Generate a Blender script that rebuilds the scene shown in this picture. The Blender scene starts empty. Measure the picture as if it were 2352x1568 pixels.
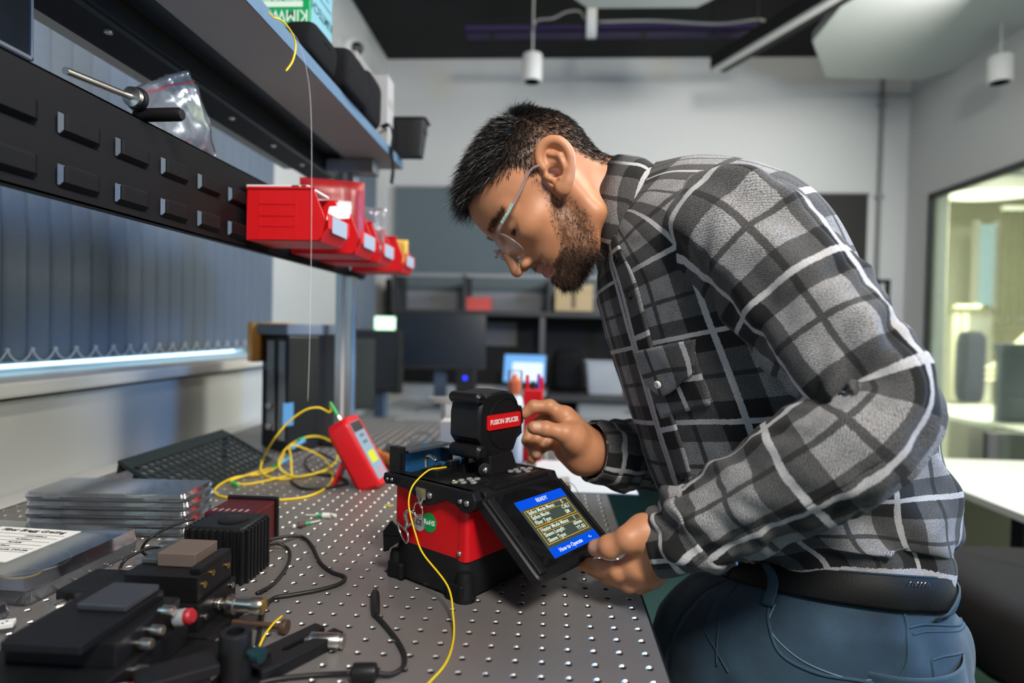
import bpy, bmesh, math, random
import numpy as np
from mathutils import Vector, Matrix
random.seed(7); RNG = np.random.default_rng(7)
PI = math.pi
S = bpy.context.scene
COL = S.collection
T = 0.92                      # height of the table top above the floor; all shapes below are given from the table top

# ------------------------------------------------------------------ camera
FPX = 1432.92
CC = np.array([.1264, -.5534, .3118]); YAW, PITCH, ROLL = .0616, -.0205, .0210
_c, _s = math.cos(YAW), math.sin(YAW)
CF = np.array([-_s*math.cos(PITCH), _c*math.cos(PITCH), math.sin(PITCH)])
_r = np.array([_c, _s, 0.]); _u = np.cross(_r, CF)
CR = _r*math.cos(ROLL) + _u*math.sin(ROLL); CU = -_r*math.sin(ROLL) + _u*math.cos(ROLL)
cam = bpy.data.cameras.new('camera'); camo = bpy.data.objects.new('camera', cam); COL.objects.link(camo)
camo.matrix_world = Matrix(((CR[0], CU[0], -CF[0], CC[0]), (CR[1], CU[1], -CF[1], CC[1]), (CR[2], CU[2], -CF[2], CC[2]+T), (0, 0, 0, 1)))
cam.sensor_width = 36; cam.lens = FPX/2352*36; cam.clip_start = .02
cam.dof.use_dof = True; cam.dof.focus_distance = .74; cam.dof.aperture_fstop = 2.5
S.camera = camo

# ------------------------------------------------------------------ world, exposure
S.view_settings.view_transform = 'Standard'; S.view_settings.look = 'None'
S.view_settings.gamma = 1; S.view_settings.use_curve_mapping = False
S.view_settings.exposure = 0.0
try: S.cycles.use_denoising = True; S.cycles.transparent_max_bounces = 24
except Exception: pass
W = bpy.data.worlds.new('world'); S.world = W; W.use_nodes = True
bg = W.node_tree.nodes['Background']; bg.inputs[0].default_value = (.50, .78, 1, 1); bg.inputs[1].default_value = 4.0

# ------------------------------------------------------------------ large lamps
def lamp(name, kind, loc, to, power, col, size=.5, size_y=None):
    l = bpy.data.lights.new(name, kind); l.energy = power; l.color = col
    if kind == 'AREA':
        l.shape = 'RECTANGLE'; l.size = size; l.size_y = size_y or size
    o = bpy.data.objects.new(name, l); COL.objects.link(o)
    o.location = (loc[0], loc[1], loc[2]+T)
    o.rotation_euler = (Vector(to)-Vector(loc)).to_track_quat('-Z', 'Y').to_euler()
    return o
lamp('room_lamp', 'AREA', (.75, -1.30, 1.70), (.35, .7, .2), 62, (1, .95, .88), .45, .45)
lamp('ceiling_lamp_light', 'AREA', (1.2, .6, 1.80), (1.0, .7, 0), 30, (1, .95, .86), .9, .5)
lamp('ceiling_lamp_light', 'AREA', (1.9, 1.75, 1.55), (-.9, 2.2, .3), 38, (1, .97, .92), .5, .5)
lamp('blue_lamp', 'AREA', (2.1, .1, .9), (.6, .5, .1), 30, (.12, .42, 1), .4, .4)
lamp('office_lamp_light', 'AREA', (3.6, 3.6, 1.7), (3.6, 3.6, 0), 300, (1, .96, .72), 1.4, 1.0)

# ------------------------------------------------------------------ helpers
def at(u, v, y=None, x=None, z=None):
    """point on the sight line of a pixel of the photograph at the given depth, side or height"""
    d = CF + CR*(u-1176)/FPX - CU*(v-784)/FPX
    if y is not None: t = (y-CC[1])/d[1]
    elif x is not None: t = (x-CC[0])/d[0]
    else: t = (z-CC[2])/d[2]
    return CC + d*t
V3 = lambda *a: np.array(a, float)
def unit(v): v = np.asarray(v, float); return v/np.linalg.norm(v)
def frame(o, ex, ey, ez=None):
    ex = unit(ex); ey = np.asarray(ey, float); ey = unit(ey-ex*(ex@ey)); ez = np.cross(ex, ey) if ez is None else unit(ez)
    m = np.eye(4); m[:3, 0] = ex; m[:3, 1] = ey; m[:3, 2] = ez; m[:3, 3] = o; return m
def rotz(a, o=(0, 0, 0)): return frame(o, (math.cos(a), math.sin(a), 0), (-math.sin(a), math.cos(a), 0))
def smooth_path(pts, n=8, closed=False):
    p = np.array(pts, float); m = len(p)
    if m < 3: return p
    out = []
    rng = range(m if closed else m-1)
    for i in rng:
        p0 = p[(i-1) % m] if (closed or i > 0) else 2*p[0]-p[1]
        p1, p2 = p[i], p[(i+1) % m]
        p3 = p[(i+2) % m] if (closed or i < m-2) else 2*p[-1]-p[-2]
        for t in np.arange(n)/n:
            out.append(.5*(2*p1+(p2-p0)*t+(2*p0-5*p1+4*p2-p3)*t*t+(3*p1-p0-3*p2+p3)*t**3))
    if not closed: out.append(p[-1])
    return np.array(out)

class MB:
    """collects shapes of ONE mesh"""
    def __init__(s, xf=None): s.v = []; s.f = []; s.uv = []; s.xf = np.eye(4) if xf is None else xf; s.hasuv = False; s.mi = []; s.cur = 0
    def add(s, verts, faces, uv=None):
        b = len(s.v)
        vv = np.asarray(verts, float) @ s.xf[:3, :3].T + s.xf[:3, 3]
        s.v.extend(map(tuple, vv)); s.f.extend([tuple(b+i for i in f) for f in faces]); s.mi.extend([s.cur]*len(faces))
        if uv is not None:
            s.hasuv = True; s.uv.extend([[tuple(uv[i]) for i in f] for f in faces])
        else: s.uv.extend([[(0, 0)]*len(f) for f in faces])
        return s
    def box(s, c, d, xf=None):
        c = np.asarray(c, float); h = np.asarray(d, float)/2
        v = np.array([(sx, sy, sz) for sx in (-1, 1) for sy in (-1, 1) for sz in (-1, 1)])*h
        if xf is not None: v = v @ np.asarray(xf)[:3, :3].T
        v = v+c
        return s.add(v, [(0, 1, 3, 2), (4, 6, 7, 5), (0, 4, 5, 1), (2, 3, 7, 6), (0, 2, 6, 4), (1, 5, 7, 3)])
    def span(s, lo, hi):
        lo = np.asarray(lo, float); hi = np.asarray(hi, float); return s.box((lo+hi)/2, hi-lo)
    def cyl(s, p0, p1, r0, r1=None, n=16, cap=True):
        return s.rev([(r0, 0), (r0 if r1 is None else r1, np.linalg.norm(np.asarray(p1, float)-p0))], p0, np.asarray(p1, float)-p0, n, cap)
    def rev(s, prof, o, ax, n=20, cap=True):
        """lathe: profile of (radius, height along ax) from o"""
        o = np.asarray(o, float); a = unit(ax); t = V3(1, 0, 0) if abs(a[0]) < .8 else V3(0, 1, 0)
        e = unit(np.cross(a, t)); g = np.cross(a, e); an = np.arange(n)*2*PI/n
        v = []
        for r, h in prof: v += [o+a*h+r*(math.cos(q)*e+math.sin(q)*g) for q in an]
        f = []
        for k in range(len(prof)-1):
            for i in range(n):
                j = (i+1) % n; f.append((k*n+i, k*n+j, (k+1)*n+j, (k+1)*n+i))
        if cap:
            f.append(tuple(range(n-1, -1, -1))); m = (len(prof)-1)*n; f.append(tuple(range(m, m+n)))
        return s.add(v, f)
    def tube(s, pts, r, n=8, sm=6, closed=False, cap=True):
        p = smooth_path(pts, sm, closed) if sm else np.array(pts, float)
        m = len(p); rr = np.full(m, r, float) if np.isscalar(r) else np.interp(np.linspace(0, 1, m), np.linspace(0, 1, len(r)), r)
        tg = np.gradient(p, axis=0)
        if closed: tg = np.roll(p, -1, 0)-np.roll(p, 1, 0)
        tg /= np.linalg.norm(tg, axis=1)[:, None]+1e-12
        t0 = V3(0, 0, 1) if abs(tg[0][2]) < .9 else V3(1, 0, 0)
        e = unit(np.cross(tg[0], t0)); v = []
        for i in range(m):
            e = unit(e-tg[i]*(e@tg[i])); g = np.cross(tg[i], e)
            v += [p[i]+rr[i]*(math.cos(q)*e+math.sin(q)*g) for q in np.arange(n)*2*PI/n]
        f = []
        for k in range(m if closed else m-1):
            kk = (k+1) % m
            for i in range(n):
                j = (i+1) % n; f.append((k*n+i, k*n+j, kk*n+j, kk*n+i))
        if cap and not closed: f.append(tuple(range(n-1, -1, -1))); f.append(tuple(range((m-1)*n, m*n)))
        return s.add(v, f)
    def prism(s, poly, z0, z1, sc=1.0):
        """polygon in xy extruded from z0 to z1, the top scaled by sc about its centre"""
        p = np.array(poly, float); n = len(p); c = p.mean(0); q = c+(p-c)*sc
        v = [(a, b, z0) for a, b in p]+[(a, b, z1) for a, b in q]
        f = [tuple(range(n-1, -1, -1)), tuple(range(n, 2*n))]+[(i, (i+1) % n, n+(i+1) % n, n+i) for i in range(n)]
        return s.add(v, f)
    def loft(s, rings, closed=True, cap=True, uv=None):
        m = len(rings); n = len(rings[0]); v = [p for r in rings for p in r]; f = []
        for k in range(m-1):
            for i in range(n if closed else n-1):
                j = (i+1) % n; f.append((k*n+i, k*n+j, (k+1)*n+j, (k+1)*n+i))
        if cap and closed: f.append(tuple(range(n-1, -1, -1))); f.append(tuple(range((m-1)*n, m*n)))
        return s.add(v, f, uv)
    def grid(s, P, uv=None, flip=False):
        P = np.asarray(P, float); m, n = P.shape[:2]; f = []
        for k in range(m-1):
            for i in range(n-1):
                q = (k*n+i, k*n+i+1, (k+1)*n+i+1, (k+1)*n+i); f.append(q[::-1] if flip else q)
        return s.add(P.reshape(-1, 3), f, None if uv is None else np.asarray(uv).reshape(-1, 2))

def rrect(w, h, r, n=4, c=(0, 0)):
    o = []
    for cx, cy, a in ((w/2-r, h/2-r, 0), (-w/2+r, h/2-r, PI/2), (-w/2+r, -h/2+r, PI), (w/2-r, -h/2+r, 1.5*PI)):
        for k in range(n+1): q = a+k*PI/2/n; o.append((c[0]+cx+r*math.cos(q), c[1]+cy+r*math.sin(q)))
    return o

ROOT = {}
def props(o, label=None, cat=None, group=None, kind=None):
    if label: o['label'] = label
    if cat: o['category'] = cat
    if group: o['group'] = group
    if kind: o['kind'] = kind
    return o
def thing(name, label, cat, loc, group=None, kind=None):
    o = bpy.data.objects.new(name, None); COL.objects.link(o); o.empty_display_size = .05
    o.location = (loc[0], loc[1], loc[2]+T); ROOT[o.name] = np.array(loc, float)
    return props(o, label, cat, group, kind)
def obj(name, mb, mat, parent=None, label=None, cat=None, group=None, kind=None, bevel=0, smooth=False, seg=2, solid=0, mats=None):
    v = np.array(mb.v, float)
    if parent is not None: L = ROOT[parent.name]
    else:
        L = np.array([(v[:, 0].min()+v[:, 0].max())/2, (v[:, 1].min()+v[:, 1].max())/2, v[:, 2].min()])
    me = bpy.data.meshes.new(name); me.from_pydata((v-L).tolist(), [], mb.f)
    if mb.hasuv:
        ul = me.uv_layers.new(name='UVMap'); flat = [c for f in mb.uv for p in f for c in p]; ul.data.foreach_set('uv', flat)
    for m in (mats or [mat]): me.materials.append(m)
    if mats: me.polygons.foreach_set('material_index', mb.mi)
    me.validate(); 
    if smooth: me.shade_smooth() if smooth is True else me.set_sharp_from_angle(angle=math.radians(smooth))
    me.update()
    o = bpy.data.objects.new(name, me); COL.objects.link(o); ROOT[o.name] = L
    if parent is not None: o.parent = parent
    else: o.location = (L[0], L[1], L[2]+T)
    if solid: m = o.modifiers.new('thickness', 'SOLIDIFY'); m.thickness = solid; m.offset = 0
    if bevel:
        m = o.modifiers.new('bevel', 'BEVEL'); m.width = bevel; m.segments = seg; m.limit_method = 'ANGLE'; m.angle_limit = math.radians(40); m.harden_normals = False
    return props(o, label, cat, group, kind)
def inst(src, off, parent=None, label=None, rot=None):
    o = src.copy(); COL.objects.link(o); o.parent = parent if parent is not None else src.parent
    o.location = Vector(src.location)+Vector(off)
    if rot is not None: o.rotation_euler = rot
    L = ROOT[src.name]; ROOT[o.name] = L
    if label: o['label'] = label
    return o
def text_mb(txt, size, xf, thick=.0002, align='CENTER', sx=1.0, bold=0):
    """lettering as mesh: text in the xy plane of xf, facing +z"""
    cu = bpy.data.curves.new('t', 'FONT'); cu.body = txt; cu.size = size; cu.align_x = align; cu.align_y = 'CENTER'; cu.extrude = thick; cu.resolution_u = 2; cu.offset = bold
    o = bpy.data.objects.new('t', cu); COL.objects.link(o)
    dg = bpy.context.evaluated_depsgraph_get(); me = bpy.data.meshes.new_from_object(o.evaluated_get(dg))
    m = MB(xf)
    v = np.array([tuple(q.co) for q in me.vertices]).reshape(-1, 3); v[:, 0] *= sx
    m.add(v, [tuple(p.vertices) for p in me.polygons])
    bpy.data.objects.remove(o); bpy.data.meshes.remove(me); bpy.data.curves.remove(cu)
    return m

# ------------------------------------------------------------------ materials
MATS = {}
def rgb(h):
    h = h.lstrip('#'); c = [int(h[i:i+2], 16)/255 for i in (0, 2, 4)]
    return tuple(x/12.92 if x <= .04045 else ((x+.055)/1.055)**2.4 for x in c)
def mat(name, col=(.5, .5, .5), rough=.5, metal=0, noise=0, nscale=40, bump=0, bscale=200, trans=0, emit=None, estr=0, alpha=1, ior=1.45, sheen=0, coat=0, sss=0, spec=.5):
    if name in MATS: return MATS[name]
    if isinstance(col, str): col = rgb(col)
    m = bpy.data.materials.new(name); m.use_nodes = True; nt = m.node_tree; b = nt.nodes['Principled BSDF']
    b.inputs['Base Color'].default_value = (*col, 1); b.inputs['Roughness'].default_value = rough; b.inputs['Metallic'].default_value = metal
    b.inputs['Transmission Weight'].default_value = trans; b.inputs['IOR'].default_value = ior; b.inputs['Alpha'].default_value = alpha
    b.inputs['Specular IOR Level'].default_value = spec; b.inputs['Sheen Weight'].default_value = sheen; b.inputs['Coat Weight'].default_value = coat
    if sss: b.inputs['Subsurface Weight'].default_value = sss; b.inputs['Subsurface Radius'].default_value = (.012, .004, .002); b.inputs['Subsurface Scale'].default_value = .5
    if emit is not None:
        if isinstance(emit, str): emit = rgb(emit)
        b.inputs['Emission Color'].default_value = (*emit, 1); b.inputs['Emission Strength'].default_value = estr
    tc = nt.nodes.new('ShaderNodeTexCoord')
    if noise:
        n = nt.nodes.new('ShaderNodeTexNoise'); n.inputs['Scale'].default_value = nscale; n.inputs['Detail'].default_value = 4
        nt.links.new(tc.outputs['Object'], n.inputs['Vector'])
        mx = nt.nodes.new('ShaderNodeMix'); mx.data_type = 'RGBA'
        mx.inputs['A'].default_value = (*[c*(1-noise) for c in col], 1); mx.inputs['B'].default_value = (*[min(1, c*(1+noise)) for c in col], 1)
        nt.links.new(n.outputs['Fac'], mx.inputs['Factor']); nt.links.new(mx.outputs['Result'], b.inputs['Base Color'])
    if bump:
        n = nt.nodes.new('ShaderNodeTexNoise'); n.inputs['Scale'].default_value = bscale; n.inputs['Detail'].default_value = 3
        nt.links.new(tc.outputs['Object'], n.inputs['Vector'])
        bp = nt.nodes.new('ShaderNodeBump'); bp.inputs['Strength'].default_value = bump; bp.inputs['Distance'].default_value = .001
        nt.links.new(n.outputs['Fac'], bp.inputs['Height']); nt.links.new(bp.outputs['Normal'], b.inputs['Normal'])
    MATS[name] = m; return m
M_blackplastic = mat('black_plastic', (.008, .008, .009), .42, bump=.08, bscale=900, spec=.4)
M_black = mat('black_matte', (.006, .006, .007), .6, spec=.25)
M_anod = mat('black_anodised', (.007, .007, .008), .42, .0, noise=.3, nscale=60, spec=.4)
M_red = mat('red_plastic', (.62, .006, .012), .35, noise=.06)
M_redpaint = mat('red_paint', (.60, .005, .010), .32, bump=.05, bscale=700)
M_steel = mat('steel', (.62, .60, .57), .28, 1)
M_chrome = mat('chrome', (.8, .78, .75), .12, 1)
M_brass = mat('brass', (.70, .45, .14), .3, 1)
M_white = mat('white_paint', (.72, .72, .70), .5, noise=.03, nscale=3)
M_whiteplastic = mat('white_plastic', (.75, .75, .73), .4)
M_grey = mat('grey_plastic', (.25, .26, .27), .45)
M_yellow = mat('yellow_jacket', (.85, .60, .01), .4)
M_green = mat('green_boot', (.02, .45, .12), .4)
M_cable = mat('black_cable', (.012, .012, .012), .45)
M_glass = mat('clear_glass', (1, 1, 1), .0, trans=1, ior=1.45)
def thin_clear(name, tint=(.93, .95, .96), rough=.06, gain=1.0, base=.03, haze=0.0):
    m = bpy.data.materials.new(name); m.use_nodes = True; nt = m.node_tree; nt.nodes.remove(nt.nodes['Principled BSDF']); out = nt.nodes['Material Output']
    t = nt.nodes.new('ShaderNodeBsdfTransparent'); t.inputs[0].default_value = (*tint, 1); g = nt.nodes.new('ShaderNodeBsdfGlossy'); g.inputs['Color'].default_value = (.9, .92, .95, 1); g.inputs['Roughness'].default_value = rough
    f = nt.nodes.new('ShaderNodeFresnel'); f.inputs[0].default_value = 1.45; a = nt.nodes.new('ShaderNodeMath'); a.operation = 'MULTIPLY_ADD'; a.inputs[1].default_value = gain; a.inputs[2].default_value = base; a.use_clamp = True; nt.links.new(f.outputs[0], a.inputs[0])
    mx = nt.nodes.new('ShaderNodeMixShader'); nt.links.new(a.outputs[0], mx.inputs[0]); 
    if haze:
        df = nt.nodes.new('ShaderNodeBsdfTranslucent'); df.inputs[0].default_value = (.85, .87, .90, 1); d2 = nt.nodes.new('ShaderNodeBsdfDiffuse'); d2.inputs[0].default_value = (.85, .87, .90, 1)
        h1 = nt.nodes.new('ShaderNodeMixShader'); nt.links.new(df.outputs[0], h1.inputs[1]); nt.links.new(d2.outputs[0], h1.inputs[2]); h2 = nt.nodes.new('ShaderNodeMixShader'); h2.inputs[0].default_value = haze; nt.links.new(t.outputs[0], h2.inputs[1]); nt.links.new(h1.outputs[0], h2.inputs[2]); t = h2
    nt.links.new(t.outputs[0], mx.inputs[1]); nt.links.new(g.outputs[0], mx.inputs[2]); nt.links.new(mx.outputs[0], out.inputs[0]); MATS[name] = m; return m
M_clear = thin_clear('clear_plastic', (.94, .95, .96), .10, .8, .02, .07)
M_paper = mat('paper', (.78, .78, .76), .7)
M_ink = mat('ink', (.02, .02, .02), .6)
# ------------------------------------------------------------------ the room
XL, XR, YB, YF, ZF, ZC = -.95, 2.27, 3.40, -2.6, -T, 2.01
M_wall = mat('wall_paint', (.56, .57, .56), .75, noise=.04, nscale=1.5, bump=.05, bscale=120)
M_carpet = mat('green_carpet', (.012, .045, .042), .95, noise=.45, nscale=60, bump=.6, bscale=300)
M_ceil = mat('black_ceiling', (.006, .006, .007), .85, noise=.3, nscale=6)
M_officewall = mat('office_wall', (.70, .69, .60), .8)
M_frame = mat('dark_frame', (.03, .035, .033), .45)
b = MB(); b.span((XL-.2, YF-.1, ZF-.05), (XR, YB+.1, ZF)); obj('floor', b, M_carpet, kind='structure')
b = MB(); b.span((XL-.2, YF-.1, ZC), (XR+.1, YB+.1, ZC+.08)); obj('ceiling', b, M_ceil, kind='structure')
b = MB(); b.span((XL-.2, YB, ZF), (XR+.1, YB+.1, ZC)); obj('wall_back', b, M_wall, kind='structure')
b = MB(); b.span((XL-.2, YF-.1, ZF), (XR+.1, YF, ZC)); obj('wall_front', b, M_wall, kind='structure')
# left wall with two window openings; below the sill it is thicker
SILL = .213; WT = 1.30
W1 = (-2.0, 1.80); W2 = (2.62, 3.12)
b = MB()
b.span((XL-.15, YF, WT), (XL, YB, ZC)); b.span((XL-.15, YF, ZF), (XL, YB, SILL-.035))
b.span((XL-.15, YF, SILL-.035), (XL, W1[0], WT)); b.span((XL-.15, W1[1], SILL-.035), (XL, W2[0], WT)); b.span((XL-.15, W2[1], SILL-.035), (XL, YB, WT))
b.span((XL, YF, ZF), (-.84, 2.2, SILL-.05))
obj('wall_left', b, M_wall, kind='structure')
b = MB(); b.span((XL-.14, W1[0], SILL-.04), (-.80, 2.2, SILL-.012)); obj('trim_1', b, M_white, kind='structure', bevel=.006)
b = MB(); b.span((-.838, -1.6, -.10), (-.775, 1.62, -.004)); obj('trim_2', b, M_white, kind='structure', bevel=.003)
M_pane = thin_clear('window_glass', (.92, .98, .97), .01, .6, .0)
for i, (a, c) in enumerate((W1, W2)):
    w = thing('window_%d' % (i+1), None, None, (XL-.1, (a+c)/2, SILL), kind='structure')
    f = MB(); t = .04
    f.span((XL-.12, a, SILL), (XL-.08, c, SILL+t)); f.span((XL-.12, a, WT-t), (XL-.08, c, WT)); f.span((XL-.12, a, SILL), (XL-.08, a+t, WT)); f.span((XL-.12, c-t, SILL), (XL-.08, c, WT))
    n = 3 if i == 0 else 0
    for k in range(n): y = a+(k+1)*(c-a)/(n+1); f.span((XL-.12, y-.02, SILL), (XL-.08, y+.02, WT))
    obj('window_frame', f, M_whiteplastic, w)
    for k in range(n+1):
        p = MB(); y0 = a+k*(c-a)/(n+1)+.02; y1 = a+(k+1)*(c-a)/(n+1)-.02
        p.span((XL-.103, y0, SILL+.02), (XL-.097, y1, WT-.02)); obj('pane', p, M_pane, w)
# right wall with a tall glazed opening into the lit office
G0, G1, GT = .35, float(at(2132, 600, x=XR)[1]), float(at(2132, 447, x=XR)[2])
b = MB(); b.span((XR, G1, ZF), (XR+.1, YB, ZC)); b.span((XR, YF, ZF), (XR+.1, G0, ZC)); b.span((XR, G0, GT), (XR+.1, G1, ZC)); obj('wall_right', b, M_wall, kind='structure')
w = thing('window_3', None, None, (XR, (G0+G1)/2, ZF), kind='structure')
f = MB(); t = .035
f.span((XR-.012, G0, GT-t), (XR+.012, G1, GT)); f.span((XR-.012, G1-t, ZF), (XR+.012, G1, GT)); f.span((XR-.012, G0, ZF), (XR+.012, G0+t, GT)); f.span((XR-.012, G0, ZF), (XR+.012, G1, ZF+.05))
obj('window_frame', f, M_frame, w, bevel=.003)
p = MB(); p.span((XR-.003, G0+t, ZF+.05), (XR+.003, G1-t, GT-t)); obj('pane', p, M_pane, w)
# the office beyond the glass
OX, OY0, OY1 = 6.2, .2, 6.4
b = MB(); b.span((XR+.1, OY0, ZF-.05), (OX, OY1, ZF)); obj('floor_office', b, mat('office_floor', (.50, .48, .36), .6), kind='structure')
b = MB(); b.span((XR+.1, OY0, 1.75), (OX, OY1, 1.82)); obj('ceiling_office', b, M_officewall, kind='structure')
b = MB(); b.span((XR+.1, OY1, ZF), (OX, OY1+.1, 1.82)); b.span((XR+.1, OY0-.1, ZF), (OX, OY0, 1.82)); b.span((OX, OY0, ZF), (OX+.1, OY1, 1.82)); b.span((XR+.1, YB+.1, ZF), (XR+.12, OY1, 1.82)); obj('wall_office', b, M_officewall, kind='structure')
# ------------------------------------------------------------------ optical table
M_bread = mat('breadboard_steel', (.21, .195, .188), .38, .35, noise=.10, nscale=14, bump=.25, bscale=1400)
M_thread = mat('threaded_hole', (.60, .58, .56), .34, 1)
M_bore = mat('hole_bore', (.05, .05, .05), .5, .6)
t = thing('optical_table', 'grey steel optical table with a grid of threaded holes', 'table', (-.25, .35, -T))
X0, X1, Y0, Y1 = -.762, .243, -1.10, 1.50
b = MB(); p = .025
i0, i1 = -30, 9; j0, j1 = -14, 59
N8 = 10; an = np.arange(N8)*2*PI/N8
gx = lambda i: i*p-p/2
# square cells with a round hole each, a shiny countersink and a dark bore
def cell(cx, cy):
    h = p/2
    sq = []
    for q in an:
        c, s_ = math.cos(q), math.sin(q); k = h/max(abs(c), abs(s_)); sq.append((cx+c*k, cy+s_*k, 0))
    R1, R2, R3 = .0040, .0031, .0030
    r1 = [(cx+R1*math.cos(q), cy+R1*math.sin(q), 0) for q in an]
    r2 = [(cx+R2*math.cos(q), cy+R2*math.sin(q), -.0011) for q in an]
    r3 = [(cx+R3*math.cos(q), cy+R3*math.sin(q), -.009) for q in an]
    return sq, r1, r2, r3
corner_idx = {}
for j in range(j0, j1+1):
    for i in range(i0, i1+1):
        cx, cy = i*p, j*p
        sq, r1, r2, r3 = cell(cx, cy)
        v = sq+r1+r2+r3+[(cx+p/2, cy+p/2, 0), (cx-p/2, cy+p/2, 0), (cx-p/2, cy-p/2, 0), (cx+p/2, cy-p/2, 0)]
        k = 4*N8; f0 = []; f1 = []; f2 = []
        for a in range(N8):
            c = (a+1) % N8
            # corner of the square between a and c
            qa, qc = an[a], an[a]+2*PI/N8; ext = []
            for m, ca in enumerate((PI/4, 3*PI/4, 5*PI/4, 7*PI/4)):
                if qa < ca < qc: ext = [k+m]
            f0.append((a, *ext, c, N8+c, N8+a))
            f1.append((N8+a, N8+c, 2*N8+c, 2*N8+a)); f2.append((2*N8+a, 2*N8+c, 3*N8+c, 3*N8+a))
        f2.append(tuple(3*N8+a for a in range(N8)))
        b.cur = 0; n0 = len(b.v); b.add(v, f0)
        b.cur = 1; b.f.extend([tuple(n0+q for q in f) for f in f1]); b.mi.extend([1]*len(f1)); b.uv.extend([[(0, 0)]*len(f) for f in f1])
        b.f.extend([tuple(n0+q for q in f) for f in f2]); b.mi.extend([2]*len(f2)); b.uv.extend([[(0, 0)]*len(f) for f in f2])
hx0, hx1, hy0, hy1 = gx(i0), gx(i1)+p, j0*p-p/2, j1*p+p/2
b.cur = 0
def flat(xa, xb, ya, yb): b.add([(xa, ya, 0), (xb, ya, 0), (xb, yb, 0), (xa, yb, 0)], [(0, 1, 2, 3)])
r = .004
flat(X0+r, X1-r, Y0, hy0); flat(X0+r, X1-r, hy1, Y1); flat(X0+r, hx0, hy0, hy1); flat(hx1, X1-r, hy0, hy1)
obj('table_top', b, M_bread, t, mats=[M_bread, M_thread, M_bore])
b = MB()
for xa, xb in ((X0, X0+r), (X1, X1-r)):
    pr = [(xb, 0), (xb+(xa-xb)*.7, -r*.3), (xa, -r), (xa, -.058)]
    b.grid([[(x, Y0, z) for x, z in pr], [(x, Y1, z) for x, z in pr]], flip=xa > 0)
b.span((X0+.001, Y0, -.06), (X1-.001, Y1, -.011))
obj('table_slab', b, M_anod, t)
for lx in (X0+.12, X1-.12):
    for ly in (Y0+.15, Y1-.15):
        b = MB(); b.span((lx-.045, ly-.045, -T+.03), (lx+.045, ly+.045, -.061)); b.cyl((lx, ly, -T), (lx, ly, -T+.03), .04, n=16); obj('leg', b, M_anod, t, bevel=.003)
# ------------------------------------------------------------------ soft shapes: distance fields turned into meshes
def smin(a, b, k):
    h = np.clip(.5+.5*(b-a)/k, 0, 1); return b+(a-b)*h-k*h*(1-h)
def smax(a, b, k): return -smin(-a, -b, k)
def s_ell(P, c, r, R=None):
    q = P-np.asarray(c, np.float32)
    if R is not None: q = q @ np.asarray(R, np.float32)
    r = np.asarray(r, np.float32); k0 = np.sqrt(((q/r)**2).sum(-1)); k1 = np.sqrt(((q/(r*r))**2).sum(-1))+1e-9
    return k0*(k0-1)/k1
def s_cap(P, a, b, r0, r1=None):
    a = np.asarray(a, np.float32); b = np.asarray(b, np.float32); r1 = r0 if r1 is None else r1
    ba = b-a; q = P-a; t = np.clip((q@ba)/max(float(ba@ba), 1e-12), 0, 1)
    return np.sqrt(((q-t[..., None]*ba)**2).sum(-1))-(r0+(r1-r0)*t)
def chain(P, pts, rad, k=.004):
    d = None
    for i in range(len(pts)-1):
        e = s_cap(P, pts[i], pts[i+1], rad[i], rad[i+1]); d = e if d is None else smin(d, e, k)
    return d
def surf(fn, lo, hi, h):
    """surface nets over a grid: returns verts, quads"""
    lo = np.asarray(lo, float); n = np.ceil((np.asarray(hi)-lo)/h).astype(int)+1
    g = np.stack(np.meshgrid(*[np.arange(m, dtype=np.float32) for m in n], indexing='ij'), -1)
    val = fn((g*np.float32(h)+lo.astype(np.float32))).astype(np.float32)
    ins = val < 0
    cells = [slice(0, -1), slice(1, None)]
    cnt = np.zeros(tuple(n-1), np.int32); acc = np.zeros(tuple(n-1)+(3,), np.float32)
    def sl(o): return tuple(cells[q] for q in o)
    for ax in range(3):
        o2 = [a for a in range(3) if a != ax]
        for p in (0, 1):
            for q in (0, 1):
                o = [0, 0, 0]; o[o2[0]] = p; o[o2[1]] = q; a = tuple(o); o[ax] = 1; b_ = tuple(o)
                va, vb = val[sl(a)], val[sl(b_)]; m = (va < 0) != (vb < 0)
                t = np.where(m, va/np.where(m, va-vb, 1), 0)
                cnt += m
                for d in range(3):
                    acc[..., d] += m*(a[d]+(t if d == ax else 0))
    act = cnt > 0; idx = np.full(cnt.shape, -1, np.int64); idx[act] = np.arange(act.sum())
    base = np.argwhere(act); v = (base+acc[act]/cnt[act][:, None])*h+lo
    quads = []
    for ax in range(3):
        o2 = [a for a in range(3) if a != ax]
        s0 = [slice(None)]*3; s1 = [slice(None)]*3; s0[ax] = slice(0, -1); s1[ax] = slice(1, None)
        A, B = ins[tuple(s0)], ins[tuple(s1)]
        e = np.argwhere(A != B)
        ok = np.all([(e[:, k] > 0) & (e[:, k] < n[k]-1) for k in o2], axis=0); e = e[ok]
        def cid(d1, d2):
            c = e.copy(); c[:, o2[0]] += d1; c[:, o2[1]] += d2; return idx[c[:, 0], c[:, 1], c[:, 2]]
        q = np.stack([cid(-1, -1), cid(0, -1), cid(0, 0), cid(-1, 0)], 1)
        flip = A[tuple(e.T)] if ax != 1 else ~A[tuple(e.T)]
        q[~flip] = q[~flip][:, ::-1]; quads.append(q)
    return v, np.concatenate(quads)
def relax(v, q, it=2, lam=.5):
    n = len(v); a = np.concatenate([q[:, [0, 1]], q[:, [1, 2]], q[:, [2, 3]], q[:, [3, 0]]]); a = np.concatenate([a, a[:, ::-1]])
    deg = np.bincount(a[:, 0], minlength=n)[:, None].clip(1)
    for _ in range(it):
        s_ = np.stack([np.bincount(a[:, 0], weights=v[a[:, 1], k], minlength=n) for k in range(3)], 1); v = v+(s_/deg-v)*lam
    return v
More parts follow.
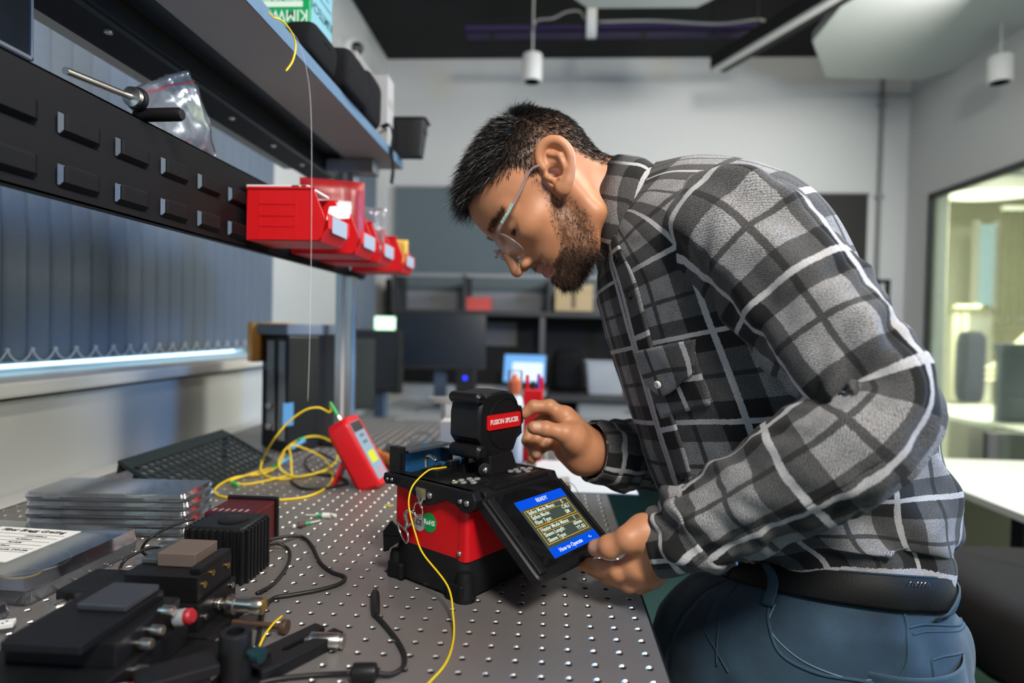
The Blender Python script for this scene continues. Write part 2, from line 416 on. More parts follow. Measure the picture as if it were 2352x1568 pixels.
def vnoise(x, y, seed=0):
    """smooth value noise, vectorised"""
    x = np.asarray(x, float); y = np.asarray(y, float); xi = np.floor(x).astype(int); yi = np.floor(y).astype(int); fx = x-xi; fy = y-yi
    fx = fx*fx*(3-2*fx); fy = fy*fy*(3-2*fy)
    def hsh(a, b): 
        k = (a*374761393+b*668265263+seed*982451653) & 0x7fffffff; k = (k ^ (k >> 13))*1274126177 & 0x7fffffff; return ((k ^ (k >> 16)) & 0xffff)/65535.
    return (hsh(xi, yi)*(1-fx)+hsh(xi+1, yi)*fx)*(1-fy)+(hsh(xi, yi+1)*(1-fx)+hsh(xi+1, yi+1)*fx)*fy
def crom(keys, n):
    return smooth_path(np.array(keys, float), n)
# ------------------------------------------------------------------ the man: materials
def node_mat(name):
    m = bpy.data.materials.new(name); m.use_nodes = True; MATS[name] = m; return m, m.node_tree, m.node_tree.nodes['Principled BSDF']
def plaid(name):
    m, nt, bs = node_mat(name); N = nt.nodes.new; L = nt.links.new
    tc = N('ShaderNodeTexCoord'); sep = N('ShaderNodeSeparateXYZ')
    nz = N('ShaderNodeTexNoise'); nz.inputs['Scale'].default_value = 260; L(tc.outputs['UV'], nz.inputs['Vector'])
    wob = N('ShaderNodeVectorMath'); wob.operation = 'SCALE'; wob.inputs['Scale'].default_value = .0022
    sub = N('ShaderNodeVectorMath'); sub.operation = 'SUBTRACT'; sub.inputs[1].default_value = (.5, .5, .5); L(nz.outputs['Color'], sub.inputs[0]); L(sub.outputs[0], wob.inputs[0])
    ad = N('ShaderNodeVectorMath'); L(tc.outputs['UV'], ad.inputs[0]); L(wob.outputs[0], ad.inputs[1]); L(ad.outputs[0], sep.inputs[0])
    def mth(op, a, b_=None, c=None):
        n = N('ShaderNodeMath'); n.operation = op
        for i, x in enumerate((a, b_, c)):
            if x is None: continue
            if isinstance(x, (int, float)): n.inputs[i].default_value = x
            else: L(x, n.inputs[i])
        return n.outputs[0]
    def axis(o):
        t = mth('FRACT', mth('DIVIDE', o, .118)); d = mth('ABSOLUTE', mth('SUBTRACT', t, .5))
        dark = mth('LESS_THAN', d, .22); wh = mth('LESS_THAN', d, .029); bl = mth('GREATER_THAN', d, .474)
        return dark, wh, bl
    dx, wx, bx_ = axis(sep.outputs[0]); dy, wy, by_ = axis(sep.outputs[1])
    # woven flecks: diagonal twill and fibre mottling
    wv = N('ShaderNodeTexWave'); wv.inputs['Scale'].default_value = 210; wv.inputs['Distortion'].default_value = 1.2; wv.inputs['Detail'].default_value = 1; wv.bands_direction = 'DIAGONAL'; L(tc.outputs['UV'], wv.inputs['Vector'])
    n2 = N('ShaderNodeTexNoise'); n2.inputs['Scale'].default_value = 900; n2.inputs['Detail'].default_value = 2; L(tc.outputs['UV'], n2.inputs['Vector'])
    n3 = N('ShaderNodeTexNoise'); n3.inputs['Scale'].default_value = 60; n3.inputs['Detail'].default_value = 3; L(tc.outputs['UV'], n3.inputs['Vector'])
    fl = mth('ADD', mth('MULTIPLY', wv.outputs['Fac'], .40), mth('MULTIPLY', mth('SUBTRACT', n2.outputs['Fac'], .5), 3.0))
    fl = mth('ADD', fl, mth('MULTIPLY', mth('SUBTRACT', n3.outputs['Fac'], .5), .5))
    s = mth('ADD', dx, dy)
    lvl = mth('SUBTRACT', 1.0, mth('MULTIPLY', s, .5))          # 1 light, .5 mixed, 0 black
    lvl = mth('MULTIPLY', lvl, mth('SUBTRACT', 1.0, mth('MULTIPLY', mth('MAXIMUM', bx_, by_), .55)))
    lit = mth('MULTIPLY', mth('MULTIPLY', lvl, lvl), mth('ADD', .165, mth('MULTIPLY', fl, .36)))
    base = mth('ADD', .0065, mth('MAXIMUM', lit, 0.0))
    wh = mth('MAXIMUM', mth('MULTIPLY', wx, .85), mth('MULTIPLY', wy, .85))
    col = mth('ADD', mth('MULTIPLY', base, mth('SUBTRACT', 1.0, wh)), mth('MULTIPLY', wh, mth('ADD', .48, mth('MULTIPLY', fl, .25))))
    cmb = N('ShaderNodeCombineColor'); L(col, cmb.inputs[0]); L(mth('MULTIPLY', col, .985), cmb.inputs[1]); L(mth('MULTIPLY', col, 1.0), cmb.inputs[2]); L(cmb.outputs[0], bs.inputs['Base Color'])
    bs.inputs['Roughness'].default_value = .9; bs.inputs['Sheen Weight'].default_value = .06; bs.inputs['Sheen Roughness'].default_value = .5
    bp = N('ShaderNodeBump'); bp.inputs['Strength'].default_value = .35; bp.inputs['Distance'].default_value = .0008; L(fl, bp.inputs['Height']); L(bp.outputs[0], bs.inputs['Normal'])
    return m
M_plaid = plaid('plaid_flannel')
def skin(name):
    m, nt, bs = node_mat(name); N = nt.nodes.new; L = nt.links.new
    tc = N('ShaderNodeTexCoord'); n = N('ShaderNodeTexNoise'); n.inputs['Scale'].default_value = 55; n.inputs['Detail'].default_value = 4; L(tc.outputs['Object'], n.inputs['Vector'])
    mx = N('ShaderNodeMix'); mx.data_type = 'RGBA'; mx.inputs['A'].default_value = (.47, .195, .092, 1); mx.inputs['B'].default_value = (.60, .275, .140, 1); L(n.outputs['Fac'], mx.inputs['Factor'])
    last = mx.outputs['Result']
    for at_, col in (('hairmask', (.020, .015, .012, 1)), ('lipmask', (.42, .15, .12, 1)), ('nailmask', (.60, .34, .25, 1))):
        a = N('ShaderNodeAttribute'); a.attribute_name = at_; x = N('ShaderNodeMix'); x.data_type = 'RGBA'; x.inputs['B'].default_value = col; L(last, x.inputs['A']); L(a.outputs['Fac'], x.inputs['Factor']); last = x.outputs['Result']
    L(last, bs.inputs['Base Color']); bs.inputs['Roughness'].default_value = .48
    bs.inputs['Subsurface Weight'].default_value = .12; bs.inputs['Subsurface Radius'].default_value = (.010, .004, .002); bs.inputs['Subsurface Scale'].default_value = .4
    n2 = N('ShaderNodeTexNoise'); n2.inputs['Scale'].default_value = 900; n2.inputs['Detail'].default_value = 3; L(tc.outputs['Object'], n2.inputs['Vector'])
    bp = N('ShaderNodeBump'); bp.inputs['Strength'].default_value = .18; bp.inputs['Distance'].default_value = .0006; L(n2.outputs['Fac'], bp.inputs['Height']); L(bp.outputs[0], bs.inputs['Normal'])
    return m
M_skin = skin('skin')
M_hair = mat('black_hair', (.010, .008, .007), .38)
M_beard = mat('dark_beard', (.030, .018, .012), .5)
def denim(name):
    m, nt, bs = node_mat(name); N = nt.nodes.new; L = nt.links.new
    tc = N('ShaderNodeTexCoord'); n = N('ShaderNodeTexNoise'); n.inputs['Scale'].default_value = 9; n.inputs['Detail'].default_value = 5; L(tc.outputs['Object'], n.inputs['Vector'])
    n2 = N('ShaderNodeTexNoise'); n2.inputs['Scale'].default_value = 700; L(tc.outputs['Object'], n2.inputs['Vector'])
    r = N('ShaderNodeValToRGB'); r.color_ramp.elements[0].position = .3; r.color_ramp.elements[0].color = (.006, .021, .042, 1); r.color_ramp.elements[1].position = .75; r.color_ramp.elements[1].color = (.036, .092, .150, 1)
    L(n.outputs['Fac'], r.inputs[0])
    mx = N('ShaderNodeMix'); mx.data_type = 'RGBA'; mx.blend_type = 'MULTIPLY'; mx.inputs['Factor'].default_value = .6; L(r.outputs[0], mx.inputs['A']); L(n2.outputs['Color'], mx.inputs['B'])
    g = N('ShaderNodeGamma'); g.inputs[1].default_value = .92; L(mx.outputs['Result'], g.inputs[0]); L(g.outputs[0], bs.inputs['Base Color'])
    bs.inputs['Roughness'].default_value = .85; bs.inputs['Sheen Weight'].default_value = .1
    bp = N('ShaderNodeBump'); bp.inputs['Strength'].default_value = .25; bp.inputs['Distance'].default_value = .0006; L(n2.outputs['Fac'], bp.inputs['Height']); L(bp.outputs[0], bs.inputs['Normal'])
    return m
M_denim = denim('denim')
M_belt = mat('black_leather', (.006, .006, .006), .6, bump=.3, bscale=500); M_belt.node_tree.nodes['Principled BSDF'].inputs['Specular IOR Level'].default_value = .25

# ------------------------------------------------------------------ the man: pose
YC = .31                                                # depth of the middle of the body
RINGS = [  # front pixel, back pixel, half width, middle depth, twist towards the viewer, rise of the near side
    ((1722, 1345), (2046, 1368), .136, .31, .03, .045),     ((1705, 1304), (2072, 1330), .150, .31, .03, .045), ((1640, 1262), (2092, 1276), .158, .31, .03, .040), ((1580, 1190), (2108, 1208), .165, .31, .03, .030),
    ((1530, 1110), (2070, 1062), .172, .31, .04, .015), ((1478, 960), (2020, 900), .180, .31, .04, .005), ((1428, 790), (1895, 700), .185, .31, .04, 0),
    ((1398, 680), (1805, 535), .185, .31, .04, 0), ((1388, 620), (1712, 446), .160, .31, .03, 0), ((1392, 575), (1610, 398), .112, .31, .02, 0), ((1402, 540), (1500, 388), .062, .31, .01, 0)]
def body_rings(keys, n):
    K = []
    for f, b_, lat, yc, tw, *ti in keys:
        F = at(*f, y=yc-tw); B = at(*b_, y=yc+tw); K.append(np.concatenate([(F+B)/2, (F-B)/2, [lat, ti[0] if ti else 0]]))
    K = crom(K, n); c, d, lat = K[:, :3], K[:, 3:6], K[:, 6]
    sp = np.gradient(c, axis=0); Lx = np.cross(d, sp); Lx /= np.linalg.norm(Lx, axis=1)[:, None]
    Lx[Lx[:, 1] > 0] *= -1
    return c, d, Lx*lat[:, None]+np.array((0, 0, 1.))*K[:, 7:8]
def sel(c, p): return np.sign(c)*np.abs(c)**p
def ring_grid(c, d, Lx, na=160, ex=.88):
    th = np.arange(na+1)*2*PI/na
    return c[:, None]+sel(np.cos(th), ex)[None, :, None]*d[:, None]+sel(np.sin(th), ex)[None, :, None]*Lx[:, None], th
def grid_normals(P, closed=True):
    du = np.roll(P[:, :-1], -1, 1)-np.roll(P[:, :-1], 1, 1); du = np.concatenate([du, du[:, :1]], 1); dv = np.gradient(P, axis=0)
    n = np.cross(du, dv); return n/(np.linalg.norm(n, axis=2)[..., None]+1e-9)
def arc_uv(P):
    """lengths along and around a tube, in metres"""
    seg = np.linalg.norm(np.diff(P, axis=1), axis=2); u = np.concatenate([np.zeros((P.shape[0], 1)), np.cumsum(seg, 1)], 1)
    ref = np.median(u[:, -1]); u = u/u[:, -1:]*ref
    cen = P[:, :-1].mean(1); v = np.concatenate([[0], np.cumsum(np.linalg.norm(np.diff(cen, axis=0), axis=1))])
    return u, np.repeat(v[:, None], P.shape[1], 1)
def sweep(path, rad, hint, na=96, n=10, flat=None):
    """tube whose rings never cross on the inside of a sharp bend"""
    K = crom(np.concatenate([np.array(path, float), np.array(rad, float)[:, None]], 1), n)
    p, r = K[:, :3], K[:, 3]
    d = np.concatenate([[0], np.cumsum(np.linalg.norm(np.diff(p, axis=0), axis=1))]); m = max(60, int(d[-1]/.004))
    s_ = np.linspace(0, d[-1], m); p = np.stack([np.interp(s_, d, p[:, k]) for k in range(3)], 1); r = np.interp(s_, d, r)
    for _ in range(6): p[1:-1] = .25*p[:-2]+.5*p[1:-1]+.25*p[2:]
    tg = np.gradient(p, s_, axis=0); tg /= np.linalg.norm(tg, axis=1)[:, None]; kv = np.gradient(tg, s_, axis=0)
    e = unit(np.cross(tg[0], hint)); P = []
    th = np.arange(na+1)*2*PI/na
    for i in range(m):
        e = unit(e-tg[i]*(e@tg[i])); g = np.cross(tg[i], e)
        off = r[i]*(np.cos(th)[:, None]*e+np.sin(th)[:, None]*g)
        kn = np.linalg.norm(kv[i])
        if kn > 1e-3:
            kd = kv[i]/kn; a = off@kd; lim = .96/kn; over = np.maximum(a-lim, 0); off = off-over[:, None]*kd
        P.append(p[i]+off)
    return np.array(P), s_, th
person = thing('person', 'man in plaid flannel shirt and blue jeans bending over the fusion splicer', 'person', (*at(1930, 1500, y=.31)[:2], -T))
# ---- shirt: trunk
c, d, Lx = body_rings(RINGS, 14)
P, th = ring_grid(c, d, Lx)
u, v = arc_uv(P); Nn = grid_normals(P)
near = np.clip(np.sin(th), 0, 1)[None, :]
# folds: hanging creases from chest to waist, blousing above the belt
w1 = vnoise(u*9+v*5, v*3.2, 1)-.5; w2 = vnoise(u*26+v*14+w1*2, v*9, 2)-.5; w3 = vnoise(u*14-v*22, v*16+u*6, 5)-.5
low = np.exp(-((v-.10)/.11)**2); env = np.clip((v.max()-v)/.10, 0, 1)
fold = (.012*w1+.010*w2*(.5+low)+.009*w3*(.25+low))*env
fold += .006*low*np.sin((u*60+v*35)+4*w1)*.5
seamw = np.clip(np.minimum(np.arange(161), 160-np.arange(161))/12, 0, 1)[None, :]; fold = fold*seamw
P = P+Nn*fold[..., None]*np.where((Nn*(P-c[:, None])).sum(-1, keepdims=True) > 0, 1, -1)
ub = u-u[:, -1:]*0
PT = P; shirt = MB(); shirt.grid(P, np.stack([u+.03, v+.035], -1))
# ---- shirt: sleeves
def sleeve(path, rad, hint, uo, vo, amp, bend=None, na=112):
    P, s_, th = sweep(path, rad, hint, na)
    u, v = arc_uv(P); N_ = grid_normals(P); cen = P[:, :-1].mean(1)
    sg = np.sign((N_*(P-cen[:, None])).sum(-1, keepdims=True)); q = s_/s_[-1]
    a = vnoise(np.cos(th)[None]*2.5+9+v*6, np.sin(th)[None]*2.5+9+v*9, 11)-.5
    b_ = vnoise(np.cos(th)[None]*1.2+5+v*46, np.sin(th)[None]*3+5-v*20, 12)-.5
    cc = vnoise(np.cos(th)[None]*3+5+v*70, np.sin(th)[None]*2+5+v*30, 14)-.5
    e = amp*(.011*a+.010*b_*((np.exp(-((q-.46)/.14)**2)+.35+.9*np.exp(-((q-.9)/.10)**2))[:, None])+.004*cc)*np.clip((1.0-q)/.05, .15, 1)[:, None]
    P = P+N_*sg*e[..., None]
    shirt.grid(P, np.stack([u+uo, v+vo], -1)); return P
NEAR = [((1600, 520), .22, .056), ((1680, 535), .165, .074), ((1770, 610), .130, .070), ((1862, 718), .100, .065), ((1938, 825), .070, .060), ((2008, 922), .050, .052),
        ((1950, 1008), .045, .055), ((1830, 1085), .060, .053), ((1710, 1150), .085, .048), ((1605, 1210), .110, .041), ((1545, 1238), .125, .036), ((1506, 1245), .132, .034)]
nP = sleeve([at(*p, y=y) for p, y, r in NEAR], [r for p, y, r in NEAR], (0, 1, .3), .075, .01, 1.25)
FAR = [((1560, 640), .44, .055), ((1600, 760), .50, .062), ((1640, 900), .50, .062), ((1640, 1010), .46, .058), ((1560, 1045), .42, .052), ((1470, 1045), .385, .048), ((1400, 1040), .36, .042), ((1358, 1036), .345, .040)]
fP = sleeve([at(*p, y=y) for p, y, r in FAR], [r for p, y, r in FAR], (0, 1, .3), .0, .02, .9)
shirt_o = obj('shirt', shirt, M_plaid, person, smooth=True, solid=.0016)
# ------------------------------------------------------------------ the man: head
HO = at(1267, 436, y=.30)
hf = unit((-.60, -.17, -.77)); hu = V3(-.79, 0, .61); hu = unit(hu-hf*(hu@hf)); hl = np.cross(hu, hf)     # forward, up, his left (towards us)
HM = np.eye(4); HM[:3, 0] = hf; HM[:3, 1] = hl; HM[:3, 2] = hu; HM[:3, 3] = HO
def hw(p): return np.asarray(p, float) @ HM[:3, :3].T + HM[:3, 3]
def hloc(p): return (np.asarray(p, float)-HM[:3, 3]) @ HM[:3, :3]
neck_base = hloc(at(1480, 500, y=.315))
ed = unit((.42, 0, -.90)); eb = unit((-.90, 0, -.42))       # ear: down and back directions
def head_sdf(P):
    A = np.abs(P[..., 1]); Q = np.stack([P[..., 0], A, P[..., 2]], -1)
    d = s_ell(Q, (.004, 0, .036), (.092, .073, .078))
    d = smin(d, s_ell(Q, (.030, 0, .030), (.071, .064, .066)), .02)                  # forehead
    d = smin(d, s_ell(Q, (.042, 0, -.030), (.055, .058, .070)), .02)                 # face
    d = smin(d, s_ell(Q, (.062, .040, -.014), (.028, .021, .018)), .016)              # cheekbone
    d = smin(d, s_cap(Q, (.085, .012, .022), (.070, .045, .020), .011, .010), .012)   # brow
    d = smin(d, s_ell(Q, (.066, 0, -.052), (.029, .034, .034)), .015)                 # mouth region
    d = smin(d, chain(Q, [(.000, .056, -.020), (.008, .051, -.068), (.045, .036, -.088), (.077, .008, -.093)], [.014, .014, .015, .015], .012), .016)
    d = smin(d, s_ell(Q, (.078, 0, -.088), (.017, .020, .016)), .012)                 # chin
    d = smin(d, s_ell(Q, (.040, 0, -.068), (.045, .040, .025)), .02)
    nb = neck_base.astype(np.float32)
    d = smin(d, s_cap(P, (-.022, 0, -.018), nb*.55+np.array((-.022, 0, -.018))*.45, .053, .051), .022)
    d = smin(d, s_cap(P, nb*.5+np.array((-.022, 0, -.018))*.5, nb, .051, .060), .02)
    # eye sockets, eyelids
    d = smax(d, -s_ell(Q, (.099, .033, .003), (.019, .017, .011)), .012)
    lid = s_ell(Q, (.078, .032, .001), (.0145, .0150, .0135)); d = smin(d, lid, .006)
    sl = np.abs(Q[..., 2]+.004+(Q[..., 0]-.09)*.15)-.0030*np.clip(1-((Q[..., 1]-.033)/.0135)**2, 0, 1); slit = np.maximum(np.maximum(sl, s_ell(Q, (.092, .033, -.004), (.010, .0135, .010))), -.1); d = np.maximum(d, -slit)
    # nose
    d = smin(d, chain(Q, [(.094, 0, .016), (.106, 0, -.010), (.1175, 0, -.0345)], [.0072, .0072, .0086], .006), .010)
    d = smin(d, s_ell(Q, (.1020, .0110, -.0380), (.0100, .0064, .0066)), .0055)
    d = smax(d, -s_ell(Q, (.1080, .0070, -.0455), (.0055, .0034, .005)), .002)
    # lips
    d = smin(d, chain(Q, [(.0955, 0, -.0560), (.0935, .010, -.0562), (.083, .024, -.0625)], [.0046, .0046, .0022], .003), .004)
    d = smin(d, chain(Q, [(.0945, 0, -.0680), (.0915, .011, -.0672), (.083, .023, -.0635)], [.0056, .0050, .0022], .003), .004)
    d = smax(d, -s_cap(Q, (.1005, 0, -.0622), (.088, .023, -.0632), .0014), .0015)
    # ear
    eo = np.array((.007, .0735, .004)); tilt = V3(-.30, .95, 0)
    def ep(x, y, o=0.): return eo+ed*y+eb*x+V3(0, 1, 0)*(o+.34*max(x, -.01)+.003)
    plate = s_ell(Q, ep(.006, -.002, .000), (.0185, .029, .0035), np.stack([unit(eb+V3(0, .34, 0)), ed, unit(np.cross(unit(eb+V3(0, .34, 0)), ed))], 1))
    rimp = smooth_path(np.array([ep(-.006, .000, .001), ep(-.010, -.014, .003), ep(-.004, -.028, .004), ep(.008, -.033, .004), ep(.020, -.027, .004), ep(.0255, -.012, .004), ep(.022, .005, .003), ep(.013, .018, .002), ep(.004, .027, .001)]), 3); rimr = list(np.interp(np.linspace(0, 1, len(rimp)), np.linspace(0, 1, 9), [.0030, .0038, .0042, .0044, .0044, .0042, .0040, .0045, .006]))
    rim = chain(Q, rimp, rimr, .006)
    anti = chain(Q, [ep(.004, -.018, .004), ep(.0135, -.010, .005), ep(.013, .006, .005), ep(.003, .014, .004)], [.0030, .0036, .0036, .0034], .003)
    e = smin(plate, rim, .004); e = smin(e, anti, .003)
    e = smin(e, s_ell(Q, ep(.001, .027, .001), (.0085, .0055, .010)), .005)
    e = smin(e, s_cap(Q, ep(-.010, .004, .002), ep(-.008, .009, .003), .0042), .003)
    e = smax(e, -s_ell(Q, ep(.001, .003, .006), (.0085, .0085, .0105)), .003)
    d = smin(d, e, .004)
    d = smax(d, -s_ell(Q, ep(-.001, .004, -.004), (.0050, .0050, .010)), .002)
    return d
lo = np.minimum((-.10, -.10, -.125), neck_base-.075); hi = np.maximum((.135, .10, .13), neck_base+.075); lo[1] = -.105; hi[1] = .112
hv, hq = surf(head_sdf, lo, hi, .0017); hv = relax(hv, hq, 1, .4)
# hairline and beard line in head space
HLF = [-.12, -.054, -.037, -.018, .002, .012, .022, .032, .066, .090, .11]; HLU = [-.05, -.046, .002, .020, .026, .004, .002, .034, .055, .068, .070]
def sst(x, a, b_): t = np.clip((x-a)/(b_-a), 0, 1); return t*t*(3-2*t)
def hair_d(p): return p[:, 2]-np.interp(p[:, 0], HLF, HLU)
BU = [-.120, -.112, -.100, -.080, -.065, -.050, -.030, -.017, .004, .030]; BR = [.050, .042, .032, .022, .016, .013, .012, .012, .013, .018]; BF = [.2, .2, .2, .2, .074, .063, .053, .044, .034, .030]
def beard_d(p):
    r = np.interp(p[:, 2], BU, BR); f = np.interp(p[:, 2], BU, BF); d = np.minimum(p[:, 0]-r, f-p[:, 0])
    d = np.where((p[:, 2] < -.122) | (p[:, 2] > .03) | (np.abs(p[:, 1]) > .072), -1, d)
    lipz = np.where(np.abs(p[:, 1]) < .024, 1, 0)
    mou = np.minimum(np.minimum(p[:, 2]+.0545, -.0435-p[:, 2]), np.minimum(p[:, 0]-.078, .025-np.abs(p[:, 1])))*3
    cor = np.minimum(np.minimum(p[:, 2]+.080, -.046-p[:, 2]), np.minimum(.006-np.abs(np.abs(p[:, 1])-.030), p[:, 0]-.06))
    chn = np.where((lipz > 0) & (p[:, 2] > -.0765) & (p[:, 0] > .070), -1, d)
    return np.maximum(np.maximum(chn, mou), cor)
ear_zone = (hv[:, 0] > -.030) & (hv[:, 0] < .026) & (np.abs(hv[:, 1]) > .0745) & (hv[:, 2] < .042) & (hv[:, 2] > -.034)
ear_zone |= (hv[:, 0] > -.014) & (hv[:, 0] < .024) & (np.abs(hv[:, 1]) > .040) & (hv[:, 2] < .018) & (hv[:, 2] > -.024)
hd = hair_d(hv); bd = beard_d(hv)
sidez = sst(-(hv[:, 2]+hv[:, 0]*.25), -.062, -.020)
hm = np.where(ear_zone, 0, sst(hd, -.003, .020)*(.93-.42*sidez))
bm = np.where(ear_zone, 0, sst(bd, -.002, .016)*.42)
lm_ = np.where((hv[:, 0] > .080) & (np.abs(hv[:, 1]) < .024), sst(-np.abs(hv[:, 2]+.062), -.0125, -.009), 0)
def surf_normals(v, q):
    n = np.zeros_like(v); fn = np.cross(v[q[:, 2]]-v[q[:, 0]], v[q[:, 3]]-v[q[:, 1]])
    for k in range(4):
        for a in range(3): n[:, a] += np.bincount(q[:, k], weights=fn[:, a], minlength=len(v))
    return n/(np.linalg.norm(n, axis=1)[:, None]+1e-12)
hn = surf_normals(hv, hq)
body = dict(v=[hw(hv)], q=[hq], hair=[np.maximum(hm, bm)], lip=[lm_], nail=[np.zeros(len(hv))])

def strands(roots, dirs, nrm, length, width, curl=.0, seg=3, droop=None):
    """tapered curved ribbons, crossed by a random turn so they show from any side"""
    n = len(roots); t = np.linspace(0, 1, seg+1); out = []
    rnd = RNG.normal(size=(n, 3)); side = np.cross(dirs, rnd); side /= np.linalg.norm(side, axis=1)[:, None]+1e-9
    bend = RNG.normal(size=(n, 3))*curl
    if droop is not None: bend = bend+droop
    V_ = np.zeros((n, seg+1, 2, 3))
    for k, a in enumerate(t):
        c_ = roots+dirs*(length*a)[:, None]+bend*(length*a*a)[:, None]; w_ = (width*(1-.75*a))[:, None]*.5
        V_[:, k, 0] = c_-side*w_; V_[:, k, 1] = c_+side*w_
    base = np.arange(n)[:, None]*(seg+1)*2; F_ = []
    for k in range(seg): F_.append(np.concatenate([base+2*k, base+2*k+1, base+2*k+3, base+2*k+2], 1))
    return V_.reshape(-1, 3), np.concatenate(F_)
def pick(w, n):
    w = np.clip(w, 0, None); return RNG.choice(len(w), n, p=w/w.sum())
def hair_obj(name, vq, m, **k):
    me = bpy.data.meshes.new(name); v_ = np.concatenate([a for a, b_ in vq]); o_ = np.cumsum([0]+[len(a) for a, b_ in vq[:-1]]); f_ = np.concatenate([b_+o for (a, b_), o in zip(vq, o_)])
    L_ = ROOT[person.name]; me.from_pydata((v_-L_).tolist(), [], f_.tolist()); me.materials.append(m); me.shade_smooth()
    o = bpy.data.objects.new(name, me); COL.objects.link(o); o.parent = person; ROOT[o.name] = L_; return props(o, **k)
parts = []
# scalp hair: longer on top and towards the brow, clipped short at the sides and nape
dens = np.where(ear_zone | (hd < .0), 0, .25+.75*sst(hd, 0, .035)); ix = pick(dens, 26000)
rp = hv[ix]+RNG.normal(size=(26000, 3))*.0006; nn = hn[ix]
top = sst(rp[:, 2]+rp[:, 0]*.35, .052, .088); edge = sst(hd[ix], .0, .02)
ln = (.0032+.0030*edge+top*.010+.012*top*sst(rp[:, 0], .02, .08))*RNG.uniform(.7, 1.25, 26000)
flow = np.stack([.35+.75*top, np.zeros(26000), -.55*(1-top)+.10*top], 1); back = rp[:, 0] < -.03; flow[back] = (-.15, 0, -.9)
fl_ = flow-nn*(flow*nn).sum(1, keepdims=True)
dr = nn*(.35+.65*top)[:, None]+fl_*(1.0)+RNG.normal(size=(26000, 3))*(.12+.16*top)[:, None]; dr /= np.linalg.norm(dr, axis=1)[:, None]
sv, sf = strands(rp, dr, nn, ln, np.full(26000, .00075), .12, 3, droop=fl_*.25*top[:, None]-nn*.18*top[:, None]); parts.append((hw(sv), sf))
hair_obj('hair', parts, M_hair, label='short black hair clipped close at the sides', kind='stuff')
# beard, eyebrows, lashes
nb_ = 7500; ix = pick(np.where(ear_zone, 0, np.clip(bd, 0, .014)+.0015*(bd > 0)), nb_); rp = hv[ix]+RNG.normal(size=(nb_, 3))*.0006; nn = hn[ix]
fl_ = np.array((.25, 0, -.9))-nn*(np.array((.25, 0, -.9))*nn).sum(1, keepdims=True); dr = nn*.55+fl_*.8+RNG.normal(size=(nb_, 3))*.30; dr /= np.linalg.norm(dr, axis=1)[:, None]
ln = (.0035+.0045*sst(-rp[:, 2], .04, .10))*RNG.uniform(.6, 1.3, nb_); sv, sf = strands(rp, dr, nn, ln, np.full(nb_, .00048), .35, 3); B_ = [(hw(sv), sf)]
hair_obj('beard', B_, M_beard, label='short dark beard and moustache', kind='stuff')
brow = np.where((hv[:, 0] > .06) & (np.abs(hv[:, 2]-(.0235-.10*np.maximum(np.abs(hv[:, 1])-.036, 0))) < .0042-.07*np.maximum(np.abs(hv[:, 1])-.030, 0)) & (np.abs(hv[:, 1]) > .011) & (np.abs(hv[:, 1]) < .056), 1., 0)
ix = pick(brow, 1500)[:700].repeat(1); ix = np.concatenate([ix, ix, ix[:100]]); rp = hv[ix]+RNG.normal(size=(1500, 3))*.0012; nn = hn[ix]; sgn = np.sign(rp[:, 1]); dr = nn*.35+np.stack([-.3+0*sgn, sgn*.8, .25+0*sgn], 1)+RNG.normal(size=(1500, 3))*.15; dr /= np.linalg.norm(dr, axis=1)[:, None]
sv, sf = strands(rp, dr, nn, RNG.uniform(.004, .008, 1500), np.full(1500, .00035), .1, 2); hair_obj('eyebrows', [(hw(sv), sf)], M_hair, kind='stuff')
# eyes
M_eye = mat('eye', (.06, .035, .025), .15)
for sg in (1, -1):
    b = MB(HM); pr = [(.0118*math.sin(a), -.0118*math.cos(a)) for a in np.linspace(.05, PI-.05, 12)]; b.rev(pr, (.0800, .032*sg, .000), (1, 0, 0), 20); obj('eye', b, M_eye, person, smooth=True)

# ------------------------------------------------------------------ eyeglasses
gl = thing('eyeglasses', 'clear-framed eyeglasses worn by the man, low on his nose', 'eyeglasses', hw((.105, .03, -.01)))
M_clearframe = mat('clear_frame', (.62, .52, .52), .12, trans=.75, ior=1.3)
M_lens = thin_clear('lens', (.97, .97, .98), .02, .30, .0)
for sg in (1, -1):
    cx, cz = .0345*sg, -.011; pts = []; rim_x = lambda l, u_: .1085-.10*(abs(l)-.012)-.10*(-u_-.01)
    for a in np.linspace(0, 2*PI, 36, endpoint=False):
        l = cx+.0265*sel(np.array(math.cos(a)), .8); z = cz+.0215*sel(np.array(math.sin(a)), .8); pts.append((rim_x(l, z), l, z))
    b = MB(HM); b.tube(pts, .0012, 8, 2, closed=True); obj('rim', b, M_clearframe, gl, smooth=True)
    b = MB(HM); pa = np.array(pts); b.add(np.concatenate([pa+(.0006, 0, 0), pa-(.0006, 0, 0)]), [tuple(range(36)), tuple(range(71, 35, -1))]+[(i, (i+1) % 36, 36+(i+1) % 36, 36+i) for i in range(36)]); obj('lens', b, M_lens, gl)
    b = MB(HM); b.tube([(.1075, .0600*sg, .0075), (.103, .0665*sg, .0095), (.078, .0745*sg, .013), (.050, .0775*sg, .0185), (.026, .0795*sg, .0240), (.010, .0790*sg, .018)], [.0022, .0027, .0024, .0020, .0017, .0015], 8, 8); tm = obj('temple', b, M_clearframe, gl, smooth=True)
    b = MB(HM); b.tube([(.098, .0685*sg+.0012*sg, .0105), (.085, .0735*sg+.0012*sg, .0120), (.072, .0768*sg, .0145)], .0022, 6, 6); obj('core', b, mat('patterned_acetate', (.32, .42, .38), .25, noise=.85, nscale=420), tm, label='mottled green and white inlay')
b = MB(HM); b.tube([(.1115, .010, -.006), (.1135, 0, -.003), (.1115, -.010, -.006)], .0013, 8, 6); obj('bridge', b, M_clearframe, gl, smooth=True)
